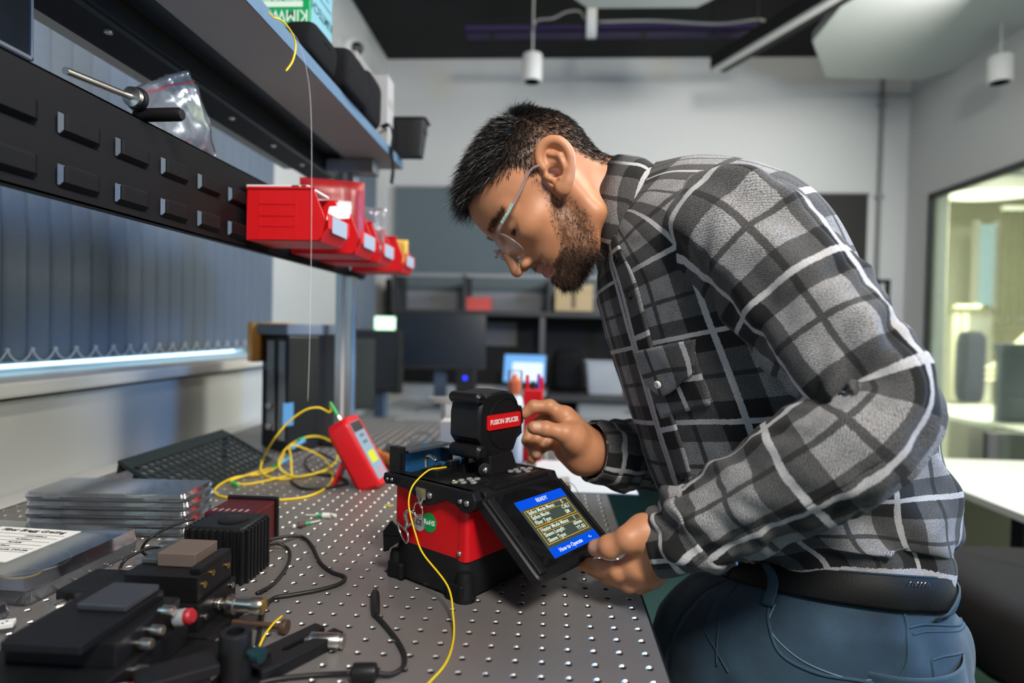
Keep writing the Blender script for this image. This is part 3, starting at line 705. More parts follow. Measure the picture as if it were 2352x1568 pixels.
# ------------------------------------------------------------------ the man: hands
def hand(joints, wrist, palm, h=.00125, elbow=None, nails=()):
    """joints: list of (points, radii); palm: extra capsules; one smooth surface"""
    allp = np.array([p for js, r in joints for p in js]+[p for a, b_, r0, r1 in palm for p in (a, b_)])
    lo, hi = allp.min(0)-.022, allp.max(0)+.022
    def f(P):
        d = None
        for a, b_, r0, r1 in palm:
            e = s_cap(P, a, b_, r0, r1); d = e if d is None else smin(d, e, .014)
        for js, r in joints:
            e = chain(P, js, r, .003)
            for q, rr in list(zip(js, r))[1:-1]: e = smin(e, np.sqrt(((P-np.asarray(q, np.float32))**2).sum(-1))-rr*1.05, .003)
            d = smin(d, e, .0045)
        return d
    v, q = surf(f, lo, hi, h); v = relax(v, q, 1, .4)
    nm = np.zeros(len(v))
    n = surf_normals(v, q)
    for c_, nr, r in nails:
        dd = np.linalg.norm(v-c_, axis=1); nm = np.maximum(nm, sst(-dd, -r*1.1, -r*.75)*((n@unit(nr)) > .35))
    body['v'].append(v); body['q'].append(q); body['hair'].append(np.zeros(len(v))); body['lip'].append(np.zeros(len(v))); body['nail'].append(nm)
A = lambda u, v, y: at(u, v, y=y)
# near (left) hand: thumb on top of the screen's edge, fingers under it
w0 = A(1560, 1243, .123)
th_ = [A(1478, 1222, .120), A(1442, 1238, .112), A(1400, 1255, .120), A(1370, 1258, .132)]
ix_ = [A(1462, 1300, .128), A(1420, 1312, .132), A(1378, 1304, .150), A(1340, 1296, .165)]
md_ = [A(1474, 1318, .140), A(1446, 1336, .140), A(1398, 1322, .165), A(1360, 1306, .185)]
rg_ = [A(1488, 1322, .155), A(1470, 1340, .152), A(1425, 1328, .178), A(1392, 1308, .196)]
pk_ = [A(1503, 1316, .168), A(1492, 1330, .166), A(1455, 1322, .188), A(1428, 1306, .203)]
hand([(th_, [.0150, .0125, .0120, .0098]), (ix_, [.0125, .0102, .0090, .0075]), (md_, [.0125, .0108, .0092, .0078]), (rg_, [.012, .0102, .0088, .0074]), (pk_, [.011, .0092, .0078, .0066])],
     w0, [(w0, A(1520, 1246, .130), .026, .025), (A(1520, 1238, .128), ix_[0], .022, .016), (A(1520, 1250, .135), md_[0], .022, .016), (A(1520, 1255, .145), rg_[0], .020, .015), (A(1522, 1258, .150), pk_[0], .020, .014), (A(1520, 1228, .125), th_[0], .019, .0165), (th_[0], th_[1], .0165, .013)],
     nails=[(A(1362, 1250, .122), (-.5, -.4, .75), .0075)])
# far (right) hand: thumb and forefinger pinch the edge of the wind cover, palm towards us
w1 = A(1400, 1040, .352)
th2 = [A(1316, 1008, .318), A(1296, 995, .308), A(1254, 985, .302), A(1226, 982, .300)]
ix2 = [A(1297, 958, .345), A(1262, 934, .345), A(1226, 934, .342), A(1204, 950, .340)]
md2 = [A(1300, 972, .358), A(1256, 958, .365), A(1222, 985, .358), A(1210, 1012, .345)]
rg2 = [A(1298, 998, .362), A(1250, 990, .365), A(1222, 1020, .350), A(1232, 1042, .333)]
pk2 = [A(1300, 1022, .358), A(1258, 1018, .360), A(1228, 1040, .350), A(1222, 1053, .338)]
hand([(th2, [.0140, .0120, .0105, .0092]), (ix2, [.0130, .0102, .0092, .0080]), (md2, [.0130, .0105, .0095, .0082]), (rg2, [.0125, .0100, .0090, .0080]), (pk2, [.012, .0092, .0082, .0070])],
     w1, [(w1, A(1352, 1036, .345), .027, .027), (A(1350, 1026, .345), ix2[0], .023, .017), (A(1350, 1035, .348), md2[0], .023, .016), (A(1350, 1045, .348), rg2[0], .023, .015), (A(1345, 1050, .345), pk2[0], .022, .015), (A(1345, 1040, .335), th2[0], .021, .018), (th2[0], th2[1], .0185, .0135), (A(1330, 1055, .338), A(1300, 1035, .345), .019, .016)],
     nails=[(A(1234, 976, .290), (-.25, -1, .35), .0070), (A(1233, 1040, .325), (0, -1, .0), .0062)])
# forearms under the sleeves join the hands to the trunk
def limb(pts, rad):
    P, s_, th = sweep(pts, rad, (0, 1, .3), 32); m, n = P.shape[:2]; v = P[:, :-1].reshape(-1, 3); n -= 1
    q = np.array([(k*n+i, k*n+(i+1) % n, (k+1)*n+(i+1) % n, (k+1)*n+i) for k in range(m-1) for i in range(n)])
    body['v'].append(v); body['q'].append(q)
    for k in ('hair', 'lip', 'nail'): body[k].append(np.zeros(len(v)))
limb([at(*p, y=y) for p, y, r in NEAR[1:-1]]+[A(1535, 1243, .126)], [r*.62 for p, y, r in NEAR[1:-1]]+[.024])
limb([at(*p, y=y) for p, y, r in FAR[:-1]]+[A(1380, 1039, .350)], [r*.62 for p, y, r in FAR[:-1]]+[.025])
c_, d_, L_x = body_rings(RINGS, 4); Pq, _t = ring_grid(c_, d_*.86, L_x*.86, 48); mm, nn_ = Pq.shape[:2]; nn_ -= 1
body['v'].append(Pq[:, :-1].reshape(-1, 3)); body['q'].append(np.array([(k*nn_+i, k*nn_+(i+1) % nn_, (k+1)*nn_+(i+1) % nn_, (k+1)*nn_+i) for k in range(mm-1) for i in range(nn_)]))
for k in ('hair', 'lip', 'nail'): body[k].append(np.zeros(mm*nn_))
off = np.cumsum([0]+[len(v_) for v_ in body['v'][:-1]]); bv = np.concatenate(body['v']); bq = np.concatenate([q+o for q, o in zip(body['q'], off)])
me = bpy.data.meshes.new('body'); me.from_pydata((bv-ROOT[person.name]).tolist(), [], bq.tolist()); me.materials.append(M_skin); me.shade_smooth()
for nm_, k in (('hairmask', 'hair'), ('lipmask', 'lip'), ('nailmask', 'nail')):
    a = me.attributes.new(nm_, 'FLOAT', 'POINT'); a.data.foreach_set('value', np.concatenate(body[k]).astype(np.float32))
bo = bpy.data.objects.new('body', me); COL.objects.link(bo); bo.parent = person; ROOT['body'] = ROOT[person.name]

# ------------------------------------------------------------------ collar, cuffs, placket, pocket, buttons
CK = [((1408, 590), (1474, 400), .064, .31, .015), ((1386, 592), (1446, 374), .066, .31, .015), ((1384, 606), (1460, 374), .072, .31, .015), ((1392, 640), (1486, 394), .080, .31, .015), ((1398, 668), (1500, 408), .086, .31, .015)]
c, d, Lx = body_rings(CK, 5)
Pc, th = ring_grid(c, d, Lx, 90, .95); uc, vc = arc_uv(Pc); vc = np.concatenate([np.zeros((1, Pc.shape[1])), np.cumsum(np.linalg.norm(np.diff(Pc, axis=0), axis=2), 0)], 0)
b = MB(); b.grid(Pc, np.stack([uc+.015, vc*1.0+.072], -1)); obj('collar', b, M_plaid, shirt_o, smooth=True, solid=.003)
def ring_band(P, i0, i1, grow, uo, vo):
    s_ = P[i0:i1]; cn = s_[:, :-1].mean(1); return cn[:, None]+(s_-cn[:, None])*(1+grow)
for Pz in (nP, fP):
    k = int(len(Pz)*.0)+len(Pz)-17; Q_ = ring_band(Pz, k, len(Pz), .07, 0, 0); uc, vc = arc_uv(Q_); b = MB(); b.grid(Q_, np.stack([uc*1.05+.05, vc+.02], -1)); obj('cuff', b, M_plaid, shirt_o, smooth=True, solid=.003)
def trunk_pt(s_, a, lift=0):
    """point on the shirt front: s_ along the trunk (0 belt .. 1 neck), a angle from the front towards us"""
    P = PT; i = s_*(len(P)-1); i0 = int(i); i1 = min(i0+1, len(P)-1); t = i-i0; j = a/(2*PI)*160; j0 = int(math.floor(j)) % 160; j1 = (j0+1) % 160; w = j-math.floor(j)
    p = (P[i0, j0]*(1-w)+P[i0, j1]*w)*(1-t)+(P[i1, j0]*(1-w)+P[i1, j1]*w)*t
    c_ = P[i0, :-1].mean(0); n = unit(unit(p-c_)*.0+trunk_n(i0, j0)); return p+n*lift, n
TN = grid_normals(PT)
def trunk_n(i, j):
    n = TN[i, j]; c_ = PT[i, :-1].mean(0); return n if n@(PT[i, j]-c_) > 0 else -n
def patch(s0, s1, a0, a1, lift, m=24, n=24, shape=None):
    G = []
    for i in range(m):
        row = []
        for j in range(n):
            f = j/(n-1); g = i/(m-1); s_ = s0+(s1-s0)*g
            if shape: s_ = s0+(s1-s0)*g*shape(f)
            row.append(trunk_pt(s_, a0+(a1-a0)*f, lift)[0])
        G.append(row)
    G = np.array(G); uu = np.concatenate([np.zeros((m, 1)), np.cumsum(np.linalg.norm(np.diff(G, axis=1), axis=2), 1)], 1); vv = np.concatenate([np.zeros((1, n)), np.cumsum(np.linalg.norm(np.diff(G, axis=0), axis=2), 0)], 0)
    return G, uu, vv
G, uu, vv = patch(.12, .93, .17, .36, .0022, 90, 8); b = MB(); b.grid(G, np.stack([uu+.055, vv+.075], -1)); obj('placket', b, M_plaid, shirt_o, smooth=True, solid=.002)
M_button = mat('black_button', (.012, .012, .012), .25)
def button(p, n, m, r=.0052):
    b = MB(); b.rev([(0.0002, .0032), (r*.55, .0030), (r*.72, .0036), (r, .0028), (r, .0010), (r*.9, 0)][::-1], p, n, 20); obj('button', b, m, shirt_o, smooth=40)
for s_ in (.30, .42, .55, .68, .80):
    p, n = trunk_pt(s_, .27, .0030); button(p, n, M_button)

def tfind(px):
    """where on the shirt's trunk a pixel of the photograph falls"""
    d_ = unit(CF+CR*(px[0]-1176)/FPX-CU*(px[1]-784)/FPX); q = PT-CC; tt = q@d_; dist = np.linalg.norm(q-tt[..., None]*d_, axis=2)+np.where(tt > .95, 1, 0)
    i, j = np.unravel_index(np.argmin(dist), dist.shape); return np.array([i/(len(PT)-1), j*2*PI/160])
def cloth_patch(top, bot, lift, name, m=14, n=18, uo=0, vo=0):
    tp = smooth_path([tfind(p) for p in top], 10); bt = smooth_path([tfind(p) for p in bot], 10); k = np.linspace(0, 1, n)
    rs = lambda a: np.stack([np.interp(k, np.linspace(0, 1, len(a)), a[:, q]) for q in (0, 1)], 1); tp, bt = rs(tp), rs(bt)
    G = np.array([[trunk_pt(*(tp[j]*(1-i/(m-1))+bt[j]*i/(m-1)), lift)[0] for j in range(n)] for i in range(m)])
    uu = np.concatenate([np.zeros((m, 1)), np.cumsum(np.linalg.norm(np.diff(G, axis=1), axis=2), 1)], 1); vv = np.concatenate([np.zeros((1, n)), np.cumsum(np.linalg.norm(np.diff(G, axis=0), axis=2), 0)], 0)
    b = MB(); b.grid(G, np.stack([uu+uo, vv+vo], -1)); return obj(name, b, M_plaid, shirt_o, smooth=True, solid=.0022)
cloth_patch([(1474, 830), (1535, 815), (1600, 800)], [(1520, 960), (1580, 950), (1640, 925)], .0022, 'pocket', uo=.01, vo=.03)
cloth_patch([(1466, 806), (1535, 788), (1602, 776)], [(1490, 884), (1538, 908), (1596, 856)], .0055, 'pocket_flap', uo=.09, vo=.085)
p, n = trunk_pt(*tfind((1528, 877)), .0085); button(p, n, mat('pearl_snap', (.75, .73, .70), .25), .0048)
# ------------------------------------------------------------------ belt, jeans, shoes
JK = [((1705, 1284), (2060, 1308), .150, .31, .03, .045), ((1690, 1322), (2070, 1348), .152, .31, .03, .045), ((1610, 1370), (2104, 1398), .166, .31, .04, .035), ((1550, 1455), (2116, 1480), .174, .31, .05, .02), ((1530, 1570), (2110, 1590), .176, .31, .05, .01), ((1525, 1680), (2088, 1690), .176, .31, .05, 0)]
c, d, Lx = body_rings(JK, 12); PJ, th = ring_grid(c, d, Lx, 140, .92)
u, v = arc_uv(PJ); Nj = grid_normals(PJ); sg = np.sign((Nj*(PJ-c[:, None])).sum(-1, keepdims=True))
w1 = vnoise(u*12+v*8, v*9-u*5, 21)-.5; w2 = vnoise(u*30-v*20, v*26+u*8, 22)-.5
seamj = np.clip(np.minimum(np.arange(141), 140-np.arange(141))/12, 0, 1)[None, :]
PJ = PJ+Nj*sg*((.011*w1+.007*w2)*np.clip(v/.05, 0, 1)*seamj)[..., None]
jm = MB(); jm.grid(PJ, np.stack([u, v], -1))
def leg(px, y, r0, foot):
    top = at(*px, y=y); ank = V3(foot[0], foot[1], -T+.10); kn = (top+ank)/2+V3(-.04, 0, .02)
    P, s_, th = sweep([top+V3(0, 0, .10), top, (top+kn)/2, kn, (kn+ank)/2, ank], [r0*.95, r0, r0*.88, r0*.66, r0*.60, r0*.56], (0, 1, 0), 64)
    u, v = arc_uv(P); N_ = grid_normals(P); cn = P[:, :-1].mean(1); sg = np.sign((N_*(P-cn[:, None])).sum(-1, keepdims=True))
    P = P+N_*sg*(.010*(vnoise(np.cos(th)[None]*2+5+v*9, np.sin(th)[None]*2+5+v*14, 31)-.5))[..., None]; jm.grid(P, np.stack([u, v], -1))
hipx = at(1960, 1600, y=.22); 
leg((1985, 1640), .225, .105, (hipx[0]+.02, .20)); leg((1760, 1640), .40, .105, (hipx[0]-.06, .43))
jeans = obj('jeans', jm, M_denim, person, smooth=True, solid=.002)
M_seam = mat('denim_seam', (.028, .065, .100), .8, bump=.6, bscale=1500)
M_thread2 = mat('denim_thread', (.13, .21, .27), .8)
def jpt(s_, a, lift=.0):
    i = min(max(s_, 0), 1)*(len(PJ)-1); i0 = int(i); i1 = min(i0+1, len(PJ)-1); t = i-i0; j = a/(2*PI)*140; j0 = int(math.floor(j)) % 140; j1 = (j0+1) % 140; w = j-math.floor(j)
    p = (PJ[i0, j0]*(1-w)+PJ[i0, j1]*w)*(1-t)+(PJ[i1, j0]*(1-w)+PJ[i1, j1]*w)*t; n = unit(p-c[i0]); return p+n*lift
def jfind(px):
    """where on the jeans a pixel of the photograph falls"""
    best = None; d_ = unit(CF+CR*(px[0]-1176)/FPX-CU*(px[1]-784)/FPX)
    q = PJ-CC; tt = q@d_; dist = np.linalg.norm(q-tt[..., None]*d_, axis=2)+np.where(tt > np.linalg.norm(np.mean(c, 0)-CC)+.02, 1, 0)
    i, j = np.unravel_index(np.argmin(dist), dist.shape); return i/(len(PJ)-1), j*2*PI/140
def jline(px, r=.0016, lift=.0012, name='seam', m=None):
    k = [jfind(p) for p in px]; k = smooth_path(np.array(k), 8); b = MB(); b.tube([jpt(s_, a, lift) for s_, a in k], r, 6, 0); obj(name, b, m or M_seam, jeans, smooth=True)
jline([(1772, 1385), (1768, 1440), (1800, 1500), (1870, 1540), (1960, 1562), (2020, 1566)], .0022)
jline([(1778, 1385), (1776, 1440), (1808, 1493), (1876, 1532), (1960, 1553), (2024, 1557)], .0008, .0016, m=M_thread2)
jline([(2066, 1392), (2078, 1432), (2085, 1470), (2070, 1520), (2050, 1568)], .0018)
jline([(2085, 1437), (2150, 1435), (2212, 1412)], .0018); jline([(2088, 1452), (2150, 1450), (2212, 1430)], .0012)
jline([(1640, 1380), (1622, 1440), (1650, 1495), (1668, 1540)], .0012); jline([(1700, 1330), (1660, 1420), (1650, 1530)], .0013)
jline([(2140, 1515), (2180, 1508), (2210, 1495)], .0014); jline([(2142, 1515), (2138, 1545), (2136, 1568)], .0014)
s_, a = jfind((2027, 1560)); b = MB(); p = jpt(s_, a, .0005); b.rev([(.0001, .0022), (.003, .0022), (.0045, .0012), (.0048, 0)][::-1], p, unit(p-c[int(s_*(len(c)-1))]), 16); obj('rivet', b, M_steel, jeans, smooth=True)
# belt: a leather band over the waistband
nb = 141; bt = []
for k, (s_, g) in enumerate(((.035, .0045), (.05, .0062), (.215, .0062), (.23, .0045))): bt.append([jpt(s_, q*2*PI/140, g) for q in range(nb)])
b = MB(); b.grid(np.array(bt)); belt = obj('belt', b, M_belt, person, smooth=True, solid=.003, label='wide black leather belt')
b = MB()
for px in ((2052, 1322),): pass
for px0, px1 in (((1772, 1290), (1782, 1378)), ((2140, 1318), (2152, 1392))):
    k0 = jfind(px0); k1 = jfind(px1); G = []
    for f in np.linspace(-.05, 1.05, 10):
        s_ = k0[0]+(k1[0]+.03-k0[0])*f; a = k0[1]+(k1[1]-k0[1])*f; G.append([jpt(max(s_, 0), a+w, .0115 if 0 < f < 1 else .006) for w in (-.045, -.03, .03, .045)])
    b = MB(); b.grid(np.array(G)); obj('belt_loop', b, M_seam, jeans, smooth=True, solid=.002)
M_shoe = mat('black_shoe', (.015, .015, .016), .5); M_sole = mat('shoe_sole', (.55, .55, .53), .7)
def shoe(x, y):
    R_ = []
    for f, w, h_ in ((-.06, .02, .05), (-.05, .034, .085), (0, .038, .10), (.06, .040, .085), (.12, .046, .062), (.18, .046, .046), (.215, .034, .036), (.23, .012, .028)):
        R_.append([(x-f, y+w*math.cos(q), -T+.025+max(0, math.sin(q))*h_-(.005 if math.sin(q) < 0 else 0)) for q in np.arange(20)*2*PI/20])
    b = MB(); b.loft(R_); sh = obj('shoe', b, M_shoe, person, smooth=True)
    out = [(x-.085+.145*math.cos(q), y+.049*math.sin(q)) for q in np.arange(28)*2*PI/28]; b = MB(); b.prism(out, -T+.0, -T+.026); obj('sole', b, M_sole, sh, bevel=.004)
shoe(hipx[0]+.02, .20); shoe(hipx[0]-.06, .43)

# small silver signature on the belt, illegible
k = np.array([jfind((u_, 1342)) for u_ in (2078, 2118)]); b = MB()
for q in range(6):
    f0 = q/6; aa = k[0][1]+(k[1][1]-k[0][1])*f0; da = (k[1][1]-k[0][1])/6; b.tube([jpt(k[0][0]+.015, aa, .0085), jpt(k[0][0]-.02, aa+da*.5, .0085), jpt(k[0][0]+.012, aa+da, .0085)], .0003, 5, 3)
obj('signature', b, M_steel, belt)
# ------------------------------------------------------------------ fusion splicer
SO = V3(.036, .143, 0); _p = math.radians(55)
SM = frame(SO, (math.cos(_p), math.sin(_p), 0), (-math.sin(_p), math.cos(_p), 0))      # x along the screen side, y along the strap side, z up
def sw(p): return np.asarray(p, float) @ SM[:3, :3].T + SM[:3, 3]
sp = thing('fusion_splicer', 'red and black fibre fusion splicer with its wind cover raised and screen tilted out', 'splicer', sw((.07, .06, 0)))
BW, AW = .148, .126
def ngon(poly, fr, t, m, name, par, **k):
    b = MB(fr); b.prism(poly, 0, t); return obj(name, b, m, par, **k)
b = MB(SM); b.loft([[(x, y, z) for x, y in rrect(BW+g, AW+g, .012, 4, (BW/2, AW/2))] for z, g in ((.004, .002), (.020, .002), (.046, -.006))]); base = obj('base', b, M_blackplastic, sp, smooth=35)
for cx, cy in ((.006, .006), (BW-.006, .006), (.006, AW-.006), (BW-.006, AW-.006)):
    b = MB(SM); b.rev([(.0135, 0), (.0135, .006), (.0115, .010), (.0105, .026), (.0085, .032), (.003, .034)], (cx, cy, 0), (0, 0, 1), 18); obj('foot', b, M_black, base, smooth=40)
for cy in (.012, AW-.012):
    b = MB(SM); b.loft([[(x, y, z) for x, y in rrect(.022, .026, .004, 3, (.004, cy))] for z in (.001, .020)]); b.xf = SM; obj('corner_guard', b, M_black, base, bevel=.002)
b = MB(SM); b.loft([[(x, y, z) for x, y in rrect(BW-.006, AW-.002, .006, 5, (BW/2, AW/2))] for z in (.044, .117)]); red = obj('body', b, M_redpaint, sp, smooth=35)
b = MB(SM); b.box((-.0001+.003, .0135, .080), (.0004, .0006, .068)); obj('panel_seam', b, mat('dark_red', (.25, .004, .006), .5), red)
b = MB(SM); b.rev([(.0034, 0), (.0034, .0012), (.0022, .0022), (.0003, .0024)], (.003, .0125, .0525), (-1, 0, 0), 14); obj('screw', b, M_steel, red, smooth=True)
# deck with the curved side rails
b = MB(SM); b.loft([[(x, y, z) for x, y in rrect(BW+g, AW+.010+g, .008, 4, (BW/2, AW/2-.003))] for z, g in ((.112, -.004), (.116, .004), (.125, .004), (.128, 0))]); deck = obj('deck', b, M_blackplastic, sp, smooth=35)
rail = [(-.014, .128), (-.018, .120), (-.016, .110), (-.008, .104), (.002, .104), (.012, .110), (.028, .113), (.044, .106), (.056, .101), (.068, .101), (.080, .108), (.098, .115), (.118, .116), (.133, .114), (.138, .120), (.136, .128)]
RF = frame(sw((0, 0, 0)), SM[:3, 1], (0, 0, 1))                     # polygon in (a, z), extruded along its normal
for x0 in (-.006, BW-.006):
    b = MB(); P0 = [sw((x0, a, z)) for a, z in rail]; P1 = [sw((x0+.013, a, z)) for a, z in rail]; n = len(rail); b.add(P0+P1, [tuple(range(n)), tuple(range(2*n-1, n-1, -1))]+[(i, n+i, n+(i+1) % n, (i+1) % n) for i in range(n)]); rl = obj('side_rail', b, M_blackplastic, sp, bevel=.0015)
    if x0 < 0:
        for a, z, r in ((-.006, .116, .0038), (.004, .1165, .0030), (.053, .114, .0040), (.073, .118, .0036), (.120, .122, .0024), (.128, .1215, .0022)):
            b = MB(SM); b.rev([(r, 0), (r, .0012), (r*.7, .0022), (.0003, .0024)], (x0, a, z), (-1, 0, 0), 14); obj('screw', b, M_steel, rl, smooth=True)
        for k in range(5): b = MB(SM); b.box((x0-.0005, .110+.0055*k, .1225), (.002, .0025, .006)); obj('grip_rib', b, M_black, rl)
# heater box at the far left with a clear lid
b = MB(SM); b.span((.002, .118, .127), (.014, .136, .160)); b.span((.086, .112, .127), (.094, .136, .148)); b.span((.012, .128, .127), (.088, .136, .152)); hb = obj('heater', b, M_blackplastic, sp, bevel=.0012)
b = MB(SM); b.span((.006, .1165, .1335), (.010, .1178, .1525)); obj('heater_slot', b, M_black, hb)
b = MB(SM); b.span((.016, .112, .1275), (.086, .127, .1285)); b.span((.016, .1265, .128), (.086, .1275, .149)); obj('heater_tray', b, mat('blue_reflection_metal', (.12, .42, .75), .2, .9), hb)  # cyan reflection of a lamp put into the tray's base colour
b = MB(SM); b.span((.014, .112, .1525), (.090, .1135, .156)); b.span((.014, .112, .1545), (.090, .134, .156)); obj('heater_lid', b, M_clear, hb, bevel=.0005)
# splicing stage: v-grooves, clamps, electrodes
M_stage = mat('stage_metal', (.05, .055, .06), .25, .9)
for x0, x1, y0, y1, h_, m in ((.018, .044, .066, .090, .010, M_anod), (.060, .084, .060, .088, .012, M_anod), (.046, .058, .070, .080, .016, M_stage), (.048, .056, .086, .098, .012, mat('blue_reflection_metal', (.12, .42, .75), .2, .9)), (.090, .116, .066, .090, .010, M_anod), (.024, .034, .074, .080, .014, M_stage), (.098, .108, .074, .080, .014, M_stage), (.062, .070, .068, .076, .017, MATS['blue_reflection_metal']), (.074, .082, .072, .080, .018, M_stage)):  # the blue blocks carry the same lamp glints in their colour
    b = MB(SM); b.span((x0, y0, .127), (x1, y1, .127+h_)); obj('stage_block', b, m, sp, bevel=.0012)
for x0 in (.028, .102):
    b = MB(SM); b.tube([(x0, .094, .128), (x0, .096, .146), (x0, .088, .150), (x0, .078, .146)], .0022, 8, 6); obj('clamp_arm', b, M_chrome, sp, smooth=True)
# keys
M_key = mat('grey_key', (.40, .40, .39), .35, .5); M_led = mat('green_led', (.1, .5, .0), .3, emit=(.45, 1, .0), estr=2.2)
for cx, cy in ((.026, .024), (.116, .012)):
    b = MB(SM); b.loft([[(x, y, z) for x, y in rrect(.046, .030, .010, 4, (cx+.004, cy))] for z in (.126, .1290)]); kp = obj('keypad', b, M_black, sp)
    for dx, dy in ((-.012, .008), (0, .009), (.012, .007), (-.006, 0), (.008, -.001), (.018, 0), (.002, -.009)):
        b = MB(SM); b.loft([[(cx+dx+r*1.0*math.cos(q), cy+dy+r*.8*math.sin(q), z) for q in np.arange(16)*2*PI/16] for r, z in ((.0046, .1285), (.0046, .1302), (.0036, .1310))]); obj('key', b, M_key, kp, smooth=40)
b = MB(SM); b.rev([(.0016, 0), (.0014, .0010), (.0003, .0014)], (.020, .0395, .1285), (0, 0, 1), 12); obj('led', b, M_led, sp, smooth=True)
# hinge bar of the screen
b = MB(SM); b.tube([(.010, -.012, .119), (.140, -.012, .119)], .0085, 14, 0); b.span((.028, -.018, .1235), (.134, .004, .1295)); obj('hinge_bar', b, M_blackplastic, sp, bevel=.001)
for x0, x1 in ((.030, .060), (.064, .100), (.104, .132)):
    b = MB(SM); b.span((x0, -.0170, .1290), (x1, -.006, .1303)); obj('hinge_tab', b, M_black, sp, bevel=.0006)
# screen housing, tilted out
FI = math.radians(40); sd = V3(0, -math.cos(FI), -math.sin(FI)); sn = V3(0, -math.sin(FI), math.cos(FI))
SL0 = V3(.004, -.0165, .1225); SW_, SH_ = .152, .112
def sx(x, y, h_=0.): return sw(SL0+V3(1, 0, 0)*x+sd*y+sn*h_)
SF = np.eye(4); SF[:3, 0] = SM[:3, 0]; SF[:3, 1] = -(SM[:3, :3]@sd); SF[:3, 2] = SM[:3, :3]@sn; SF[:3, 3] = sw(SL0)      # x right, y up the screen, z out
b = MB(SF); b.loft([[(x, y, z) for x, y in rrect(SW_-g, SH_-g, .007, 4, (SW_/2, -SH_/2))] for z, g in ((-.017, .012), (-.012, 0), (-.002, 0), (0, .004))]); scr = obj('screen', b, M_blackplastic, sp, smooth=35)
b = MB(SF); b.span((.003, -SH_+.006, -.001), (.016, -.006, .004)); obj('side_strip', b, M_blackplastic, scr, bevel=.0015); b = MB(SF); b.span((.005, -.060, .003), (.012, -.010, .0055)); obj('grip', b, M_black, scr, bevel=.001); b = MB(SF); b.span((.005, -.106, .003), (.012, -.066, .0055)); obj('grip', b, M_black, scr, bevel=.001)
b = MB(SF); b.span((SW_-.008, -SH_+.008, -.001), (SW_-.003, -.008, .0035)); obj('side_strip', b, M_blackplastic, scr, bevel=.001)
M_bezel = mat('screen_glass', (.006, .006, .007), .08, coat=.5)
b = MB(SF); b.span((.020, -SH_+.010, 0), (SW_-.012, -.006, .0012)); obj('bezel', b, M_bezel, scr)
DX0, DX1, DY0, DY1 = .041, .136, -.020, -.097
def em(name, c_, s_): return mat(name, (0, 0, 0), .3, emit=c_, estr=s_)
M_dgrey = em('display_grey', (.060, .085, .070), .9); M_dblue = em('display_blue', (.0, .085, .80), 1.0); M_dyel = em('display_yellow', (.75, .38, .01), 1.0); M_dtxt = em('display_text', (.72, .80, .62), 1.0); M_dwht = em('display_white', (.8, .85, 1), 1.0)
b = MB(SF); b.span((DX0, DY1, .0012), (DX1, DY0, .0015)); dsp = obj('display', b, M_dgrey, scr)
DW, DH = DX1-DX0, DY0-DY1
def dbox(x0, y0, x1, y1, m, name, z=.0018):
    b = MB(SF); b.span((DX0+x0*DW, DY0-y1*DH, .0013), (DX0+x1*DW, DY0-y0*DH, z)); return obj(name, b, m, dsp)
dbox(0, 0, 1, .155, M_dblue, 'header_bar'); dbox(0, .845, 1, 1, M_dblue, 'footer_bar')
for y0, y1 in ((.185, .475), (.500, .790)):
    t_ = .010
    for q in ((.05, y0, .95, y0+t_), (.05, y1-t_, .95, y1), (.05, y0, .05+t_*.8, y1), (.95-t_*.8, y0, .95, y1), (.05, y0+.094, .95, y0+.094+t_*.5)): dbox(*q, M_dyel, 'box_line')
def dtext(s_, x, y, m, sz=.0072, al='LEFT'):
    f = SF.copy(); f[:3, 3] = (SF @ np.array([DX0+x*DW, DY0-y*DH, .0020, 1]))[:3]; obj('text', text_mb(s_, sz, f, .0001, al, .95, .00012), m, dsp)
dtext('READY', .5, .080, M_dwht, .0075, 'CENTER'); dtext('How to Operate', .15, .925, M_dwht, .0072); dtext('\u21b2' if False else '<-', .80, .925, M_dwht, .0065)
for i, (l_, r_) in enumerate((('Splice Mode Menu:', '5'), ('Splice Mode:', 'CAL1'), ('Fiber Type:', 'SM'))): dtext(l_, .09, .235+i*.092, M_dtxt); dtext(r_, .80 if i == 0 else .74, .235+i*.092, M_dtxt)
for i, (l_, r_) in enumerate((('Heater Mode Menu:', '1'), ('Sleeve Length:', '60mm'), ('Sleeve Type:', 'YT-03'))): dtext(l_, .09, .550+i*.092, M_dtxt); dtext(r_, .80 if i == 0 else .72, .550+i*.092, M_dtxt)
# wind cover, raised on its arm
LA = .030; outl = [(.054, .176), (.054, .205), (.058, .222), (.066, .229), (.104, .232), (.120, .229), (.130, .219), (.134, .211), (.142, .209), (.146, .188), (.142, .184), (.143, .172), (.132, .166), (.124, .152), (.110, .147), (.076, .150), (.070, .158), (.062, .166)]
def lring(a, s_, db=0., dz=0.):
    cx, cz = .100, .190; return [sw((cx+(x-cx)*s_+db, a, cz+(z-cz)*s_+dz)) for x, z in outl]
b = MB(); b.loft([lring(LA+.001, .93), lring(LA+.004, 1.0), lring(LA+.030, 1.02), lring(LA+.050, .99), lring(LA+.053, .90)]); lid = obj('wind_cover', b, M_blackplastic, sp, smooth=30)
for x, z, w_, h_ in ((.0565, .2245, .018, .015), (.060, .158, .020, .018)):
    b = MB(SM); b.loft([[(x+(q[0]), LA+yy, z+q[1]) for q in rrect(w_-g, h_-g, .005, 3)] for yy, g in ((-.0015, .006), (.002, .001), (.046, .001), (.050, .005))]); obj('corner_block', b, M_blackplastic, lid, smooth=35)
b = MB(SM); b.rev([(.033, 0), (.0325, .0012), (.0318, .0012), (.0315, .0004)], (.104, LA+.0012, .190), (0, -1, 0), 40, cap=False); obj('raised_ring', b, M_blackplastic, lid, smooth=40)
